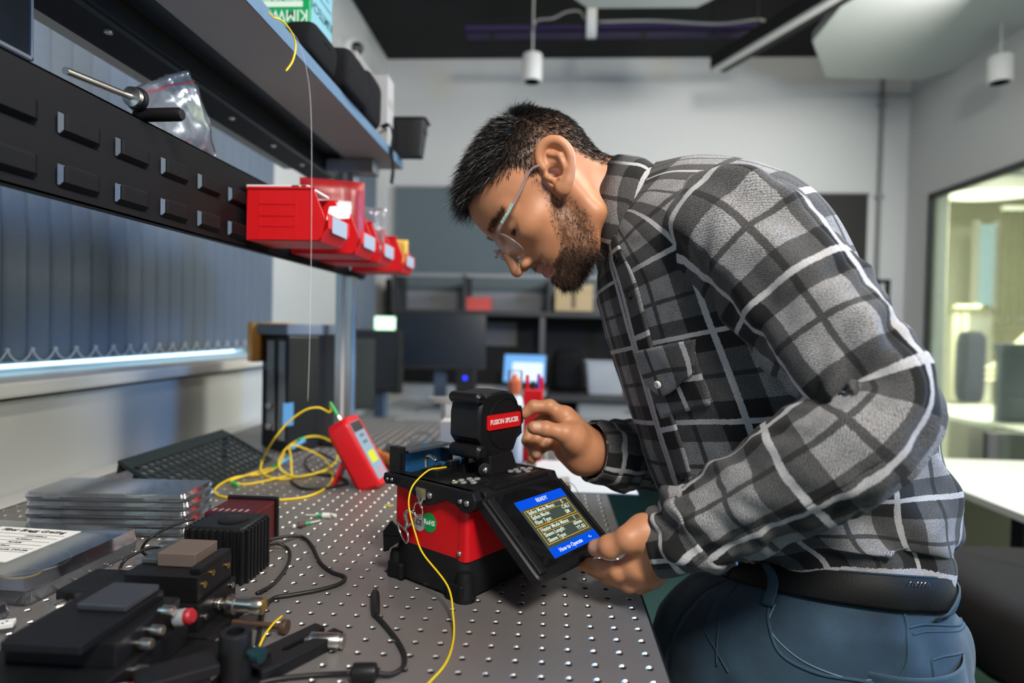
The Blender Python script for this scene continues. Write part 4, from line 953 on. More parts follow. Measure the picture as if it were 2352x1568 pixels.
LF = frame(sw((.101, LA-.0003, .1935)), SM[:3, 0], (0, 0, 1)); b = MB(LF); b.prism(rrect(.067, .019, .003, 3), -.001, .0006); lab = obj('label', b, mat('red_label', (.68, .008, .012), .4), lid)
f = LF.copy(); f[:3, 3] += LF[:3, 2]*.0008; obj('lettering', text_mb('FUSION SPLICER', .0088, f, .0001, 'CENTER', .88, .00022), mat('white_print', (.85, .85, .85), .5), lab)
b = MB(SM); b.loft([[(x, y, z) for x, y in ((.072, .026), (.128, .026), (.124, .052), (.076, .052))] if z < .14 else [(x, y, z) for x, y in ((.074, .030), (.120, .030), (.118, .058), (.076, .058))] for z in (.127, .152)]); obj('cover_arm', b, M_blackplastic, sp, bevel=.002)
b = MB(SM); b.rev([(.0085, 0), (.0085, .005), (.0060, .0055), (.0060, .0075), (.0003, .008)], (.068, .034, .1350), (-.6, -1, .2), 20); kn_ = obj('hinge_knob', b, M_black, sp, smooth=40); b = MB(SM); b.rev([(.0042, 0), (.0040, .0016), (.0003, .002)], np.array((.068, .034, .1350))+unit((-.6, -1, .2))*.0075, (-.6, -1, .2), 16); obj('screw', b, M_steel, kn_, smooth=True)
# stickers
FLF = frame(sw((.0028, .062, .078)), -SM[:3, 1], (0, 0, 1)); b = MB(FLF); b.prism([(.0118*math.cos(q), .0118*math.sin(q)) for q in np.arange(32)*2*PI/32], 0, .0003); st = obj('sticker', b, mat('green_sticker', (.0, .30, .06), .5), sp, label='round green RoHS sticker')
f = FLF.copy(); f[:3, 3] += FLF[:3, 2]*.0005; obj('lettering', text_mb('RoHS', .0085, f, .0001, 'CENTER', .95, .0002), MATS['white_print'], st)
f2 = frame(sw((.0028, .080, .0745)), -SM[:3, 1], (0, 0, 1)); b = MB(f2); b.prism([(.0105*math.cos(q), .0105*math.sin(q)) for q in np.arange(28)*2*PI/28], 0, .0003); st = obj('sticker', b, mat('grey_sticker', (.35, .35, .36), .5), sp)
f = f2.copy(); f[:3, 3] += f2[:3, 2]*.0005; obj('lettering', text_mb('CE', .009, f, .0001, 'CENTER', 1, .0001), M_ink, st)
# carrying strap: steel bracket, ring, snap hook and webbing
b = MB(SM); b.span((-.0085, .058, .108), (-.006, .074, .121)); b.tube([(-.008, .062, .110), (-.012, .062, .103), (-.008, .064, .098), (-.006, .070, .103), (-.008, .070, .110)], .0016, 8, 6); brk = obj('strap_bracket', b, M_steel, sp, bevel=.0006)
b = MB(SM); b.tube([(-.012+.001*math.cos(q), .066+.0085*math.cos(q), .0955+.0085*math.sin(q)) for q in np.arange(12)*2*PI/12], .0011, 8, 3, closed=True); obj('ring', b, M_chrome, sp, smooth=True)
b = MB(SM); b.tube([(-.012, .070, .090), (-.015, .079, .093), (-.014, .086, .086), (-.013, .084, .076), (-.012, .090, .068)], .0024, 8, 6); b.tube([(-.012, .070, .090), (-.010, .074, .080), (-.012, .084, .072), (-.012, .090, .068)], .0017, 8, 6); obj('snap_hook', b, M_chrome, sp, smooth=True)
b = MB(SM); b.tube([(-.013, .084, .066), (-.014, .080, .058), (-.012, .086, .052), (-.010, .098, .060), (-.010, .104, .072), (-.012, .094, .070)], .0015, 8, 6, closed=True); obj('buckle', b, M_chrome, sp, smooth=True)
pg = [(.131, .056), (.116, .072), (.098, .062), (.099, .051), (.129, .030)]; n = len(pg); b = MB(SM); b.add([(-.0105, y, z) for y, z in pg]+[(-.0080, y, z) for y, z in pg], [tuple(range(n)), tuple(range(2*n-1, n-1, -1))]+[(i, n+i, n+(i+1) % n, (i+1) % n) for i in range(n)]); b.span((-.0080, .1285, .030), (-.0010, .1320, .057)); b.add([(-.0112, .127, .052), (-.0112, .100, .0565), (-.0112, .100, .0575), (-.0112, .127, .053)], [(0, 1, 2, 3)])
obj('strap', b, mat('black_webbing', (.007, .007, .008), .8, bump=.6, bscale=1500, spec=.2), sp, bevel=.0006)
# yellow pigtail leaving the splicer towards us
pts = [sw((.040, .072, .137)), sw((.028, .073, .1375)), sw((.012, .076, .1365)), sw((-.012, .075, .124)), sw((-.020, .074, .108)), sw((-.021, .070, .092)), sw((-.021, .060, .070)), sw((-.020, .048, .050)), at(1028, 1345, z=.026), at(1041, 1415, z=.008), at(1041, 1470, z=.002), at(1024, 1522, z=.002), at(985, 1568, z=.0025), at(930, 1625, z=.004)]
b = MB(); b.tube(pts, .00105, 8, 8); obj('fibre_pigtail', b, M_yellow, None, 'thin yellow fibre pigtail running from the splicer clamp down to the table', 'fibre cable', smooth=True)
# ------------------------------------------------------------------ overhead rack: posts, shelf boards, louvred panel
M_alu = mat('aluminium', (.60, .60, .60), .30, 1, noise=.05, nscale=30)
M_board = mat('shelf_laminate', (.30, .30, .31), .55, noise=.05, nscale=20)
M_fascia = mat('shelf_edge', (.12, .20, .29), .5, spec=.3)
M_panel = mat('black_steel_panel', (.007, .007, .008), .5, .0, spec=.10, noise=.15, nscale=30, bump=.1, bscale=900)
M_blue = mat('blue_strip', (.02, .28, .75), .4)
rk = thing('overhead_rack', 'overhead shelf rack of grey boards and black louvred panel on metal posts', 'rack', (-.42, .3, 0))
RY0, RY1 = -1.05, 1.12
def bar(name, x0, x1, z0, z1, m, y0=RY0, y1=RY1, **k):
    b = MB(); b.span((x0, y0, z0), (x1, y1, z1)); return obj(name, b, m, rk, **k)
fb = bar('shelf_board', -.405, -.2835, .735, .757, M_board, bevel=.0015)
b = MB(); b.span((-.2835, RY0, .735), (-.2815, RY1, .757)); obj('edge_band', b, M_fascia, fb)
bar('shelf_board', -.612, -.541, .735, .757, mat('pale_board', (.45, .45, .44), .6))
bar('channel', -.455, -.405, .742, .757, mat('blue_black_steel', (.012, .022, .035), .5))
bm_ = bar('beam', -.541, -.455, .706, .757, M_black, bevel=.004)
b = MB(); b.span((-.470, RY0, .7045), (-.4595, RY1, .708)); obj('beam_lip', b, M_anod, bm_)
for y in (.10, .27, .42, .62, .80, .96):
    b = MB(); b.rev([(.006, 0), (.0055, .003), (.003, .004), (.0003, .004)], (-.495+.01*((y*100) % 2), y, .706), (0, 0, -1), 12); obj('bolt', b, M_steel, bm_, smooth=40)
for y in (1.035, -.90):
    b = MB(); pf = []
    h, g, dp = .021, .0045, .007
    side = [(-h, -h), (-g, -h), (-g, -h+dp), (g, -h+dp), (g, -h), (h, -h)]
    for k in range(4):
        ca, sa = [(1, 0), (0, 1), (-1, 0), (0, -1)][k]; pf += [(x*ca-y_*sa, x*sa+y_*ca) for x, y_ in side[:-1]]
    pf = [(-.404+x, y+y_) for x, y_ in pf]; b.prism(pf, .0005, .706); po = obj('post', b, M_alu, rk, bevel=.0006)
    b = MB(); b.span((-.404+.0165, y-.0042, .001), (-.404+.0205, y+.0042, .705)); obj('groove_strip', b, M_blue, po)
    b = MB(); b.span((-.404-.0042, y-.0205, .001), (-.404+.0042, y-.0165, .705)); obj('groove_strip', b, mat('pale_strip', (.65, .60, .55), .5), po)
    b = MB(); b.span((-.455, y-.035, .0005), (-.353, y-.022, .012)); b.span((-.455, y+.022, .0005), (-.353, y+.035, .012)); obj('base_plate', b, M_anod, po, bevel=.002)
    b = MB(); b.span((-.454, y-.03, .7005), (-.33, y+.03, .7345)); obj('bracket', b, mat('bracket_grey', (.25, .25, .25), .5, .4), rk, bevel=.003)
    b = MB(); b.span((-.400, y-.02, .455), (-.3835, y+.02, .545)); obj('panel_bracket', b, M_anod, rk)
# louvred panel: strips around real openings, each covered by a pressed-out louvre
PX0, PX1, PZ0, PZ1 = -.3835, -.3815, .437, .560
rows = ((.450, .472), (.503, .525)); cols = [.059+.0845*k for k in range(-8, 13)]; LW = .056
b = MB()
zc = [PZ0, rows[0][0], rows[0][1], rows[1][0], rows[1][1], PZ1]
for a, c_ in ((zc[0], zc[1]), (zc[2], zc[3]), (zc[4], zc[5])): b.span((PX0, -.75, a), (PX1, RY1, c_))
for r in rows:
    e = [-.75]+[q for y in cols for q in (y, y+LW)]+[RY1]
    for k in range(0, len(e), 2): b.span((PX0, e[k], r[0]), (PX1, e[k+1], r[1]))
b.span((PX0-.022, -.75, PZ1-.002), (PX1, RY1, PZ1)); b.span((PX0-.014, -.75, PZ0), (PX1, RY1, PZ0+.002))
pn = obj('louvre_panel', b, M_panel, rk)
lv = None
for r in rows:
    for y in cols:
        if lv is None:
            b = MB(); y0, z0, z1 = y, r[0], r[1]
            pts = []
            for yy, o_ in ((y0+.0015, .0060), (y0+.006, .0066), (y0+LW-.008, .0066), (y0+LW-.002, .0040), (y0+LW, .0003)): pts.append([(PX1+o_*.90, yy, z1-.0008-(.003 if yy < y0+.003 else 0)), (PX1+o_, yy, z1-.004), (PX1+o_, yy, z0+.003), (PX1+.0003, yy, z0-.002)])
            b.grid(pts, flip=True); lv = obj('louvre', b, M_panel, pn, solid=.0015, smooth=False); ly, lz = y, r[0]
        else: inst(lv, (0, y-ly, r[0]-lz))

# ------------------------------------------------------------------ red storage bins hooked on the panel
M_binred = mat('bin_red', (.66, .008, .012), .38, noise=.05, nscale=30)
M_label = mat('bin_label', (.36, .42, .50), .5)
def bin_at(y, label, w=.104):
    t = thing('storage_bin', label, 'bin', (-.31, y+w/2, .447), 'red bins on the louvred panel')
    o = MB(); xb, xt, xl, xf = -.3732, -.262, -.243, -.236
    prof = [(xb, .533), (xt, .533), (xl+.001, .487), (xf+.003, .484), (xl-.006, .447), (xb+.003, .447)]
    th = .0022
    def side(yy, d):
        a = [(x, yy, z) for x, z in [(xb, .533), (xt, .533), (xl, .485), (xl-.006, .447), (xb+.003, .447)]]; c_ = [(x, yy+d, z) for x, y_, z in a]
        n = len(a); o.add(a+c_, [tuple(range(n)), tuple(range(2*n-1, n-1, -1))]+[(i, n+i, n+(i+1) % n, (i+1) % n) for i in range(n)])
    side(y, th); side(y+w, -th)
    o.span((xb, y, .447), (xb+th, y+w, .533)); o.span((xb, y, .447), (xl-.006, y+w, .447+th))
    o.add([(xl-.006, y, .447), (xl-.006, y+w, .447), (xf, y+w, .470), (xf, y, .470), (xl-.010, y, .447+th), (xl-.010, y+w, .447+th), (xf-th, y+w, .470), (xf-th, y, .470)], [(0, 1, 2, 3), (4, 7, 6, 5), (0, 3, 7, 4), (1, 5, 6, 2), (3, 2, 6, 7), (0, 4, 5, 1)])
    o.span((xf-th, y, .468), (xf, y+w, .492))
    bd = obj('body', o, M_binred, t, bevel=.0006)
    e = MB(); e.span((xb, y-.0025, .5305), (xt+.004, y+.001, .5345)); e.span((xb, y+w-.001, .5305), (xt+.004, y+w+.0025, .5345)); obj('rim', e, M_binred, t, bevel=.0008)
    e = MB()
    for z in (.470, .487, .506): e.span((-.352, y-.0012, z), (-.292, y+.0002, z+.0012))
    for x in (-.352, -.292): e.span((x, y-.0012, .452), (x+.0012, y+.0002, .526))
    obj('rib', e, M_binred, t)
    e = MB(); e.span((xf, y+.016, .463), (xf+.0008, y+w-.016, .490)); obj('label_card', e, M_label, t, label='pale blank label card')
    return t
BY = (.440, .615, .765, .975)
bin_at(BY[0], 'nearest red storage bin, with papers lying across its top')
bin_at(BY[1], 'second red storage bin, holding a dark red labelled packet')
bin_at(BY[2], 'third red storage bin, holding a crumpled clear bag')
bin_at(BY[3], 'farthest red storage bin, with a yellow packet sticking out')
b = MB(); b.span((-.376, BY[0]+.004, .5352), (-.272, BY[0]+.098, .5385)); pp = obj('paper_stack', b, M_paper, None, 'thin stack of printed papers lying on the nearest red bin', 'papers', bevel=.0005)
b = MB(); b.span((-.300, BY[0]+.0035, .5355), (-.288, BY[0]+.0045, .538)); b.span((-.284, BY[0]+.0035, .5355), (-.276, BY[0]+.0045, .538)); obj('print', b, M_ink, pp)
b = MB(); b.add([(-.262, BY[0]+.06, .492), (-.232, BY[0]+.090, .500), (-.238, BY[0]+.118, .528), (-.268, BY[0]+.090, .520), ], [(0, 1, 2, 3)]); obj('paper_tag', b, M_paper, None, 'folded white paper tag standing in the front of the nearest red bin', 'paper', solid=.0006)
def packet(name, c_, ex, ez, w, h_, th, m, label, cat, wob=.006):
    """a soft packet: pillow shape with crumpled faces"""
    ex = unit(ex); ez = unit(np.asarray(ez, float)-ex*(ex@np.asarray(ez, float))); ey = np.cross(ez, ex); n = 14; b = MB()
    for s_ in (1, -1):
        G = []
        for i in range(n):
            row = []
            for j in range(n):
                a, e = i/(n-1)*2-1, j/(n-1)*2-1; bl = max(0, (1-a**4)*(1-e**4))**.5; nz = float(vnoise(a*3+5*s_, e*3+9, len(name)))-.5
                row.append(np.asarray(c_)+ex*a*w/2+ez*e*h_/2+ey*s_*(th/2*bl+wob*nz*bl))
            G.append(row)
        b.grid(G, flip=s_ < 0)
    return obj(name, b, m, None, label, cat, smooth=True)
M_darkred = mat('dark_red_foil', (.32, .012, .014), .35, noise=.3, nscale=40)
pk = packet('foil_packet', (-.315, BY[1]+.060, .535), (.92, .35, 0), (.10, .1, 1), .125, .135, .020, M_darkred, 'dark red packet with white label standing in the second red bin', 'packet')
fk = frame((-.312, BY[1]+.0475, .540), (.92, .35, 0), (.10, .1, 1)); b = MB(fk); b.prism(rrect(.075, .036, .002, 2), .002, .0032); lb = obj('label_card', b, M_paper, pk); b = MB(fk); b.span((-.03, -.006, .0032), (.012, -.004, .0034)); b.span((-.03, .002, .0032), (.0, .004, .0034)); b.span((.018, -.008, .0032), (.030, .006, .0034)); obj('print', b, M_ink, lb)
M_film = thin_clear('clear_film', (.92, .94, .96), .15, .9, .03, .16)
packet('plastic_bag', (-.275, BY[2]+.06, .525), (.8, .5, 0), (.2, 0, 1), .055, .10, .022, M_film, 'crumpled clear plastic bag sticking out of the third red bin', 'bag', .02)
packet('yellow_packet', (-.275, BY[3]+.06, .502), (.9, .3, 0), (.25, 0, 1), .06, .065, .018, mat('yellow_foam', (.65, .38, .06), .7), 'yellow packet sticking out of the farthest red bin', 'packet', .010)
# ------------------------------------------------------------------ things lying on the rack
b = MB(); b.tube([at(628, 40, x=-.262), at(648, 48, x=-.258), at(668, 72, x=-.256), at(679, 102, x=-.255), at(673, 138, x=-.256), at(657, 163, x=-.258)], .0013, 8, 6); b.xf = np.eye(4)
yp = obj('yellow_fibre', b, M_yellow, None, 'short stiff length of yellow fibre curling over the shelf edge', 'fibre cable', smooth=True)
b = MB(); b.tube([at(628, 40, x=-.262), at(618, 30, x=-.272)+V3(0, 0, .001)], .0012, 8, 0); obj('tail', b, M_yellow, yp)
b = MB(); b.tube([at(640, 52, x=-.266)+V3(0, 0, .004), at(684, 92, x=-.2615), at(705, 165, x=-.260), at(714, 250, x=-.260), at(716, 400, x=-.260), at(714, 650, x=-.260), at(711, 800, x=-.262), at(707, 922, x=-.264)], .00028, 5, 8); obj('bare_fibre', b, mat('bare_glass_fibre', (.8, .8, .8), .15), None, 'hair-thin bare glass fibre hanging straight down from the shelf edge', 'fibre', smooth=True)
# tissue box, upside down
M_kgreen = mat('carton_green', (.0, .33, .10), .4); M_kblue = mat('carton_blue', (.22, .46, .52), .45)
TB = thing('tissue_box', 'green and pale blue wipes carton lying upside down at the front of the shelf', 'box', (-.40, .64, .7572))
b = MB(); b.span((-.452, .585, .7575), (-.331, .700, .990)); obj('carton', b, M_kgreen, TB, bevel=.001)
b = MB(); b.span((-.3312, .592, .770), (-.3305, .699, .985)); side_ = obj('side_print', b, M_kblue, TB)
f = frame((-.3300, .646, .930), (0, -1, 0), (0, 0, -1)); 
def tlab(s_, sz, o, x, y, m, par, sx_=1.0):
    g = o.copy(); g[:3, 3] = (o @ np.array([x, y, 0, 1]))[:3]; obj('lettering', text_mb(s_, sz, g, .0001, 'CENTER', sx_, .0003), m, par)
tlab('KIMTECH', .026, f, 0, .020, mat('carton_dark', (.02, .10, .11), .5), side_); b = MB(); b.span((-.3304, .605, .952), (-.330, .68, .9545)); b.span((-.3304, .595, .936), (-.330, .695, .9385)); obj('print_line', b, MATS['carton_dark'], side_)
f = frame((-.390, .5845, .905), (-1, 0, 0), (0, 0, -1)); tlab('KIMWIPES', .030, f, 0, .022, mat('carton_pale', (.70, .85, .72), .5), TB, .85); tlab('Delicate Task Wipers', .010, f, 0, -.006, MATS['carton_pale'], TB)
b = MB(); b.span((-.447, .5842, .898), (-.344, .5848, .908)); obj('print_band', b, MATS['carton_pale'], TB)
M_nylon = mat('black_nylon', (.006, .006, .0075), .8, bump=.5, bscale=900, spec=.2)
def soft_box(name, lo, hi, m, label, cat, puff=.012, n=12, parent=None, tilt=0):
    lo = np.asarray(lo, float); hi = np.asarray(hi, float); c_ = (lo+hi)/2; h = (hi-lo)/2; b = MB()
    V_ = []; F_ = []
    for k in range(n+1):
        ph = -PI/2+PI*k/n
        for j in range(2*n):
            q = 2*PI*j/(2*n); d_ = np.array([math.cos(ph)*math.cos(q), math.cos(ph)*math.sin(q), math.sin(ph)]); d_ = np.sign(d_)*np.abs(d_)**.38
            d_ = d_/max(1, np.abs(d_).max()); wv = 1+.05*(float(vnoise(j*.7+3, k*.8+hi[1]*30, 4))-.5); V_.append(c_+d_*h*wv+V3(tilt*d_[2], 0, 0))
    for k in range(n):
        for j in range(2*n): F_.append((k*2*n+j, k*2*n+(j+1) % (2*n), (k+1)*2*n+(j+1) % (2*n), (k+1)*2*n+j))
    b.add(V_, F_); return obj(name, b, m, parent, label, cat, smooth=True)
o = soft_box('nylon_pouch', (-.327, .450, .7578), (-.272, .582, .812), M_nylon, 'black nylon pouch on the shelf beside the green carton', 'pouch', tilt=.004)
b = MB(); b.tube([(-.2765, .457, .792), (-.2705, .51, .795), (-.2765, .573, .792)], .0015, 6, 6); obj('zip', b, M_black, o, smooth=True)
o = soft_box('camera_case', (-.325, .605, .7578), (-.262, .745, .842), M_nylon, 'plump black padded case in the middle of the shelf edge', 'case'); b = MB(); b.tube([(-.265, .675+.060*math.cos(q), .800+.034*math.sin(q)) for q in np.arange(20)*2*PI/20], .0012, 6, 2, closed=True); obj('piping', b, M_black, o, smooth=True)
soft_box('small_case', (-.345, .770, .7578), (-.272, .880, .868), M_nylon, 'smaller black padded case with a strap beside the plump one', 'case')
o = thing('slotted_box', 'grey ribbed plastic box standing behind the black cases', 'box', (-.34, .97, .7575)); b = MB(); b.span((-.395, .960, .7575), (-.362, 1.105, .985)); obj('shell', b, mat('warm_grey_plastic', (.33, .31, .31), .55), o, bevel=.002)
for k in range(9): b = MB(); b.span((-.3622, .966+.0155*k, .765), (-.3595, .972+.0155*k, .977)); obj('rib', b, MATS['warm_grey_plastic'], o)
b = MB(); b.span((-.352, .985, .7575), (-.290, 1.042, .935)); o = obj('grey_carton', b, mat('pale_grey_card', (.40, .39, .38), .7), None, 'pale grey carton at the far end of the shelf', 'box', bevel=.0015); b = MB(); b.span((-.2902, .99, .86), (-.2896, 1.03, .88)); obj('tape', b, mat('card_tape', (.30, .29, .28), .5), o)
b = MB(); G = [[(x, y, z), (x, y+.020, z)] for x, y, z in smooth_path([(-.300, .958, .800), (-.281, .960, .806), (-.272, .962, .780), (-.2755, .966, .745), (-.272, .968, .700), (-.276, .970, .665)], 6)]; b.grid(np.array(G)); obj('strap', b, M_nylon, None, 'black webbing strap hanging down over the shelf edge', 'strap', solid=.003, smooth=True)
o = thing('black_tray', 'small black tray overhanging the far end of the shelf', 'tray', (-.27, 1.08, .7575)); b = MB(); b.loft([[(x, y, z) for x, y in rrect(.12+g, .060+g, .006, 3, (-.272, 1.082))] for z, g in ((.7578, -.02), (.850, 0), (.8505, .010), (.8535, .010), (.8535, -.003), (.762, -.022))]); obj('tub', b, M_blackplastic, o, smooth=35)
b = MB(); b.span((-.214, 1.06, .82), (-.2125, 1.10, .827)); obj('rim_tab', b, M_blackplastic, o)
# zip bag and hand tool resting on the panel
zb = thing('zip_bag', 'clear zip bag with a red seal line leaning behind the louvred panel', 'bag', at(410, 345, x=-.415))
zc_ = [[at(312, 205, x=-.405), at(372, 176, x=-.42), at(440, 160, x=-.41)], [at(318, 250, x=-.400), at(395, 235, x=-.412), at(462, 225, x=-.40)], [at(335, 310, x=-.405), at(412, 315, x=-.405), at(485, 298, x=-.402)], [at(350, 350, x=-.415), at(430, 372, x=-.42), at(505, 360, x=-.42)]]
g0 = np.array(zc_); g1 = smooth_path(g0.reshape(4, -1), 5).reshape(-1, 3, 3); g2 = smooth_path(g1.transpose(1, 0, 2).reshape(3, -1), 8).reshape(-1, len(g1), 3).transpose(1, 0, 2)
nz = vnoise(np.arange(g2.shape[0])[:, None]*.6, np.arange(g2.shape[1])[None]*.5, 8)-.5; g2[..., 0] += nz*.010; g2[..., 2] = np.maximum(g2[..., 2], .5625)
b = MB(); b.grid(g2); obj('film', b, M_film, zb, smooth=True, solid=.0005)
b = MB(); g3 = g2.copy(); g3[..., 0] -= .016; g3[..., 1] += .008; b.grid(g3); obj('film', b, M_film, zb, smooth=True, solid=.0005)
b = MB(); b.tube(g2[2]+V3(.0008, 0, 0), .0011, 6, 0); obj('seal_line', b, mat('red_line', (.45, .02, .03), .5), zb)
b = MB(); b.grid(g2[5:, 2:-2]-V3(.008, -.004, 0)); obj('contents', b, mat('beige_card', (.34, .31, .26), .7), zb, solid=.001)
UPT = V3(0, 0, .0065)
hk = thing('hand_tool', 'steel rod tool with round collar and black grip resting on the panel top', 'tool', at(330, 260, x=-.402))
b = MB(); b.cyl(at(150, 176, x=-.402)+UPT, at(308, 238, x=-.400)+UPT, .0042, n=12); obj('rod', b, M_steel, hk, smooth=40)
b = MB(); ax_ = at(308, 238, x=-.400)-at(150, 176, x=-.402); b.rev([(.005, -.008), (.012, -.006), (.0125, .0), (.008, .002)], at(308, 236, x=-.400)+UPT, ax_, 20); obj('collar', b, M_steel, hk, smooth=40); b = MB(); b.rev([(.0135, 0), (.0145, .003), (.0145, .007), (.012, .010)], at(309, 237, x=-.400)+UPT, ax_, 20); obj('collar_ring', b, M_black, hk, smooth=40)
hp = at(328, 276, x=-.400)+UPT; b = MB(); b.rev([(.006, -.010), (.0085, 0), (.0085, .050), (.0065, .054), (.001, .0545)], hp, (1, -.05, .0), 18); obj('grip', b, M_black, hk, smooth=40)
b = MB(); b.span((-.56, -.02, .600), (-.46, .12, .606)); b.span((-.56, .115, .600), (-.46, .12, .7035)); b.span((-.56, -.02, .600), (-.46, -.014, .7035)); obj('bracket_plate', b, mat('grey_steel', (.16, .17, .19), .5, .3), None, 'grey folded steel bracket hanging under the rack beam', 'bracket', bevel=.002)
# ------------------------------------------------------------------ vertical blinds
M_slat = mat('blind_fabric', (.15, .185, .235), .9, spec=.1, noise=.08, nscale=80, bump=.2, bscale=900)
M_chain = mat('bead_chain', (.55, .57, .60), .4)
def blind(xp, y0, y1, label, zb=.226, zt=1.26):
    bl = thing('vertical_blind', label, 'blind', (xp, (y0+y1)/2, zb))
    b = MB(); b.span((xp-.02, y0, zt), (xp+.012, y1, zt+.035)); obj('head_rail', b, M_whiteplastic, bl, bevel=.003)
    pt = .0585; n = int((y1-y0)/pt); s0 = None
    for k in range(n):
        y = y0+k*pt
        if s0 is None:
            b = MB(); G = []
            for q in (-1, -.94, -.86, -.76, -.5, 0, .5, .76, .86, .94, 1): G.append([(xp+.003*q-.014*abs(q)**9, y+.0295+q*.0294, z) for z in (zb, zb+.02, zb+.021, zt)])
            b.grid(G); s0 = obj('slat', b, M_slat, bl, solid=.0006, smooth=True); 
            b = MB(); cs = [(xp+.010, y+pt*t, zb+.024-.024*math.sin(PI*t)**.8) for t in np.linspace(0, 1, 9)]; b.tube(cs, .0017, 6, 2); c0 = obj('bead_chain', b, M_chain, bl, smooth=True)
            b = MB(); b.rev([(.0005, -.004), (.0035, -.003), (.0042, 0), (.0035, .003), (.0005, .004)], (xp+.010, y, zb+.024), (0, 1, 0), 10); k0 = obj('chain_clip', b, M_chain, bl, smooth=True)
        else:
            inst(s0, (0, pt*k, 0), rot=None); inst(c0, (0, pt*k, 0)); inst(k0, (0, pt*k, 0))
blind(-.928, -.76, 1.80, 'long grey-blue vertical blind behind the overhead rack')
blind(-.928, 2.60, 3.14, 'narrow grey-blue vertical blind by the far corner', .24)
# ------------------------------------------------------------------ things on the optical table
# stack of flat clear cases
def clear_case(x0, x1, y0, y1, z0, h_, label, n, rot=0., grp='clear flat cases stacked on the table', extra=None):
    t = thing('plastic_case', label, 'case', ((x0+x1)/2, (y0+y1)/2, z0), grp)
    cx, cy = (x0+x1)/2, (y0+y1)/2; R_ = rotz(rot, (cx, cy, 0)); w, d_ = x1-x0, y1-y0
    for nm, za, zb in (('tray', z0, z0+h_*.48), ('lid', z0+h_*.52, z0+h_)):
        b = MB(R_); k = .0018; rr = lambda g: rrect(w-g, d_-g, .006, 3)
        if nm == 'tray': rings = [[(x, y, za) for x, y in rr(.004)], [(x, y, zb) for x, y in rr(0)], [(x, y, zb) for x, y in rr(.0035)], [(x, y, za+k) for x, y in rr(.0075)]]
        else: rings = [[(x, y, zb) for x, y in rr(.004)], [(x, y, za) for x, y in rr(0)], [(x, y, za) for x, y in rr(.0035)], [(x, y, zb-k) for x, y in rr(.0075)]]
        b.loft(rings); obj(nm, b, M_clear, t, smooth=35)
    for s_ in (-.32, .30):
        b = MB(R_); b.span((s_*w-.012, -d_/2-.003, z0+h_*.25), (s_*w+.012, -d_/2+.001, z0+h_*.8)); obj('latch', b, M_clear, t, bevel=.0015)
    if extra: extra(t, R_, w, d_, z0)
    return t
M_foam = mat('beige_foam', (.42, .36, .27), .8); M_coil = mat('amber_coil', (.62, .42, .06), .45)
def coil_in(t, R_, w, d_, z0):
    b = MB(R_); b.tube([(w*.15+.028*math.cos(q), .028*math.sin(q), z0+.0045) for q in np.arange(14)*2*PI/14], .0012, 6, 3, closed=True); obj('fibre_coil', b, M_coil, t)
    b = MB(R_); b.span((-w*.34, -.012, z0+.002), (-w*.12, .012, z0+.006)); obj('insert', b, M_foam, t, bevel=.001)
names = ['bottom clear case of the stack near the wall', 'second clear case from the bottom of the stack', 'middle clear case of the stack near the wall', 'second clear case from the top of the stack', 'topmost clear case of the stack near the wall']
for k in range(5): clear_case(-.628+.002*(k % 2), -.398+.003*(k % 2), .300, .392, .0003+.0125*k, .0122, names[k], k, .07+.01*(k % 2), extra=coil_in)
# large clear case with a printed sheet
def sheet_in(t, R_, w, d_, z0):
    b = MB(R_); b.span((-w*.42+.035, -d_*.30, z0+.0332), (-w*.42+.150, d_*.34, z0+.0336)); s_ = obj('printed_sheet', b, M_paper, t)
    f = R_.copy(); f[:3, 3] = (R_ @ np.array([-w*.42+.092, d_*.34-.010, z0+.0338, 1]))[:3]; obj('lettering', text_mb('Fiber Bragg Grating', .0115, f, .0001, 'CENTER', 1, .0003), M_ink, s_)
    ls = ('1550.000nm', '0.500nm', '90.00%', '20cm', 'Polyimide SMF-28e', 'FC/APC'); 
    for i, q in enumerate(ls):
        f = R_.copy(); f[:3, 3] = (R_ @ np.array([-w*.42+.095, d_*.34-.028-.0115*i, z0+.0338, 1]))[:3]; obj('lettering', text_mb(q, .0065, f, .0001, 'LEFT'), M_ink, s_)
        b = MB(R_); b.span((-w*.42+.039, d_*.34-.0225-.0115*i, z0+.0334), (-w*.42+.146, d_*.34-.0219-.0115*i, z0+.0338)); obj('ruled_line', b, M_ink, s_)
    b = MB(R_); b.span((-w*.42, -d_*.42, z0+.002), (w*.42, d_*.42, z0+.010)); obj('insert', b, mat('blue_foam', (.035, .035, .07), .8), t)
    b = MB(R_); b.tube([(w*.10+.055*math.cos(q), .045*math.sin(q), z0+.013) for q in np.arange(16)*2*PI/16], .0012, 6, 3, closed=True); obj('fibre_coil', b, mat('white_fibre', (.7, .7, .72), .4), t)
    b = MB(R_); b.tube([(w*.25+.02*math.cos(q), -d_*.2+.015*math.sin(q), z0+.014) for q in np.arange(16)*2*PI/16], .0015, 6, 3, closed=True); obj('fibre_coil', b, M_coil, t)
clear_case(-.655, -.425, .085, .255, .0003, .033, 'large clear case with a printed Fiber Bragg Grating sheet inside', 9, -.05, None, sheet_in)
def green_in(t, R_, w, d_, z0):
    b = MB(R_); b.tube([(.055*math.cos(q), .045*math.sin(q), z0+.006) for q in np.arange(14)*2*PI/14], .0022, 6, 3, closed=True); obj('fibre_coil', b, mat('green_fibre', (.01, .35, .07), .4), t)
    b = MB(R_); b.span((-w*.3, -d_*.3, z0+.009), (w*.05, d_*.05, z0+.0095)); obj('printed_sheet', b, M_paper, t)
clear_case(-.640, -.435, -.075, .070, .0003, .016, 'low clear case with a green fibre coil at the left edge of the table', 8, -.10, None, green_in)
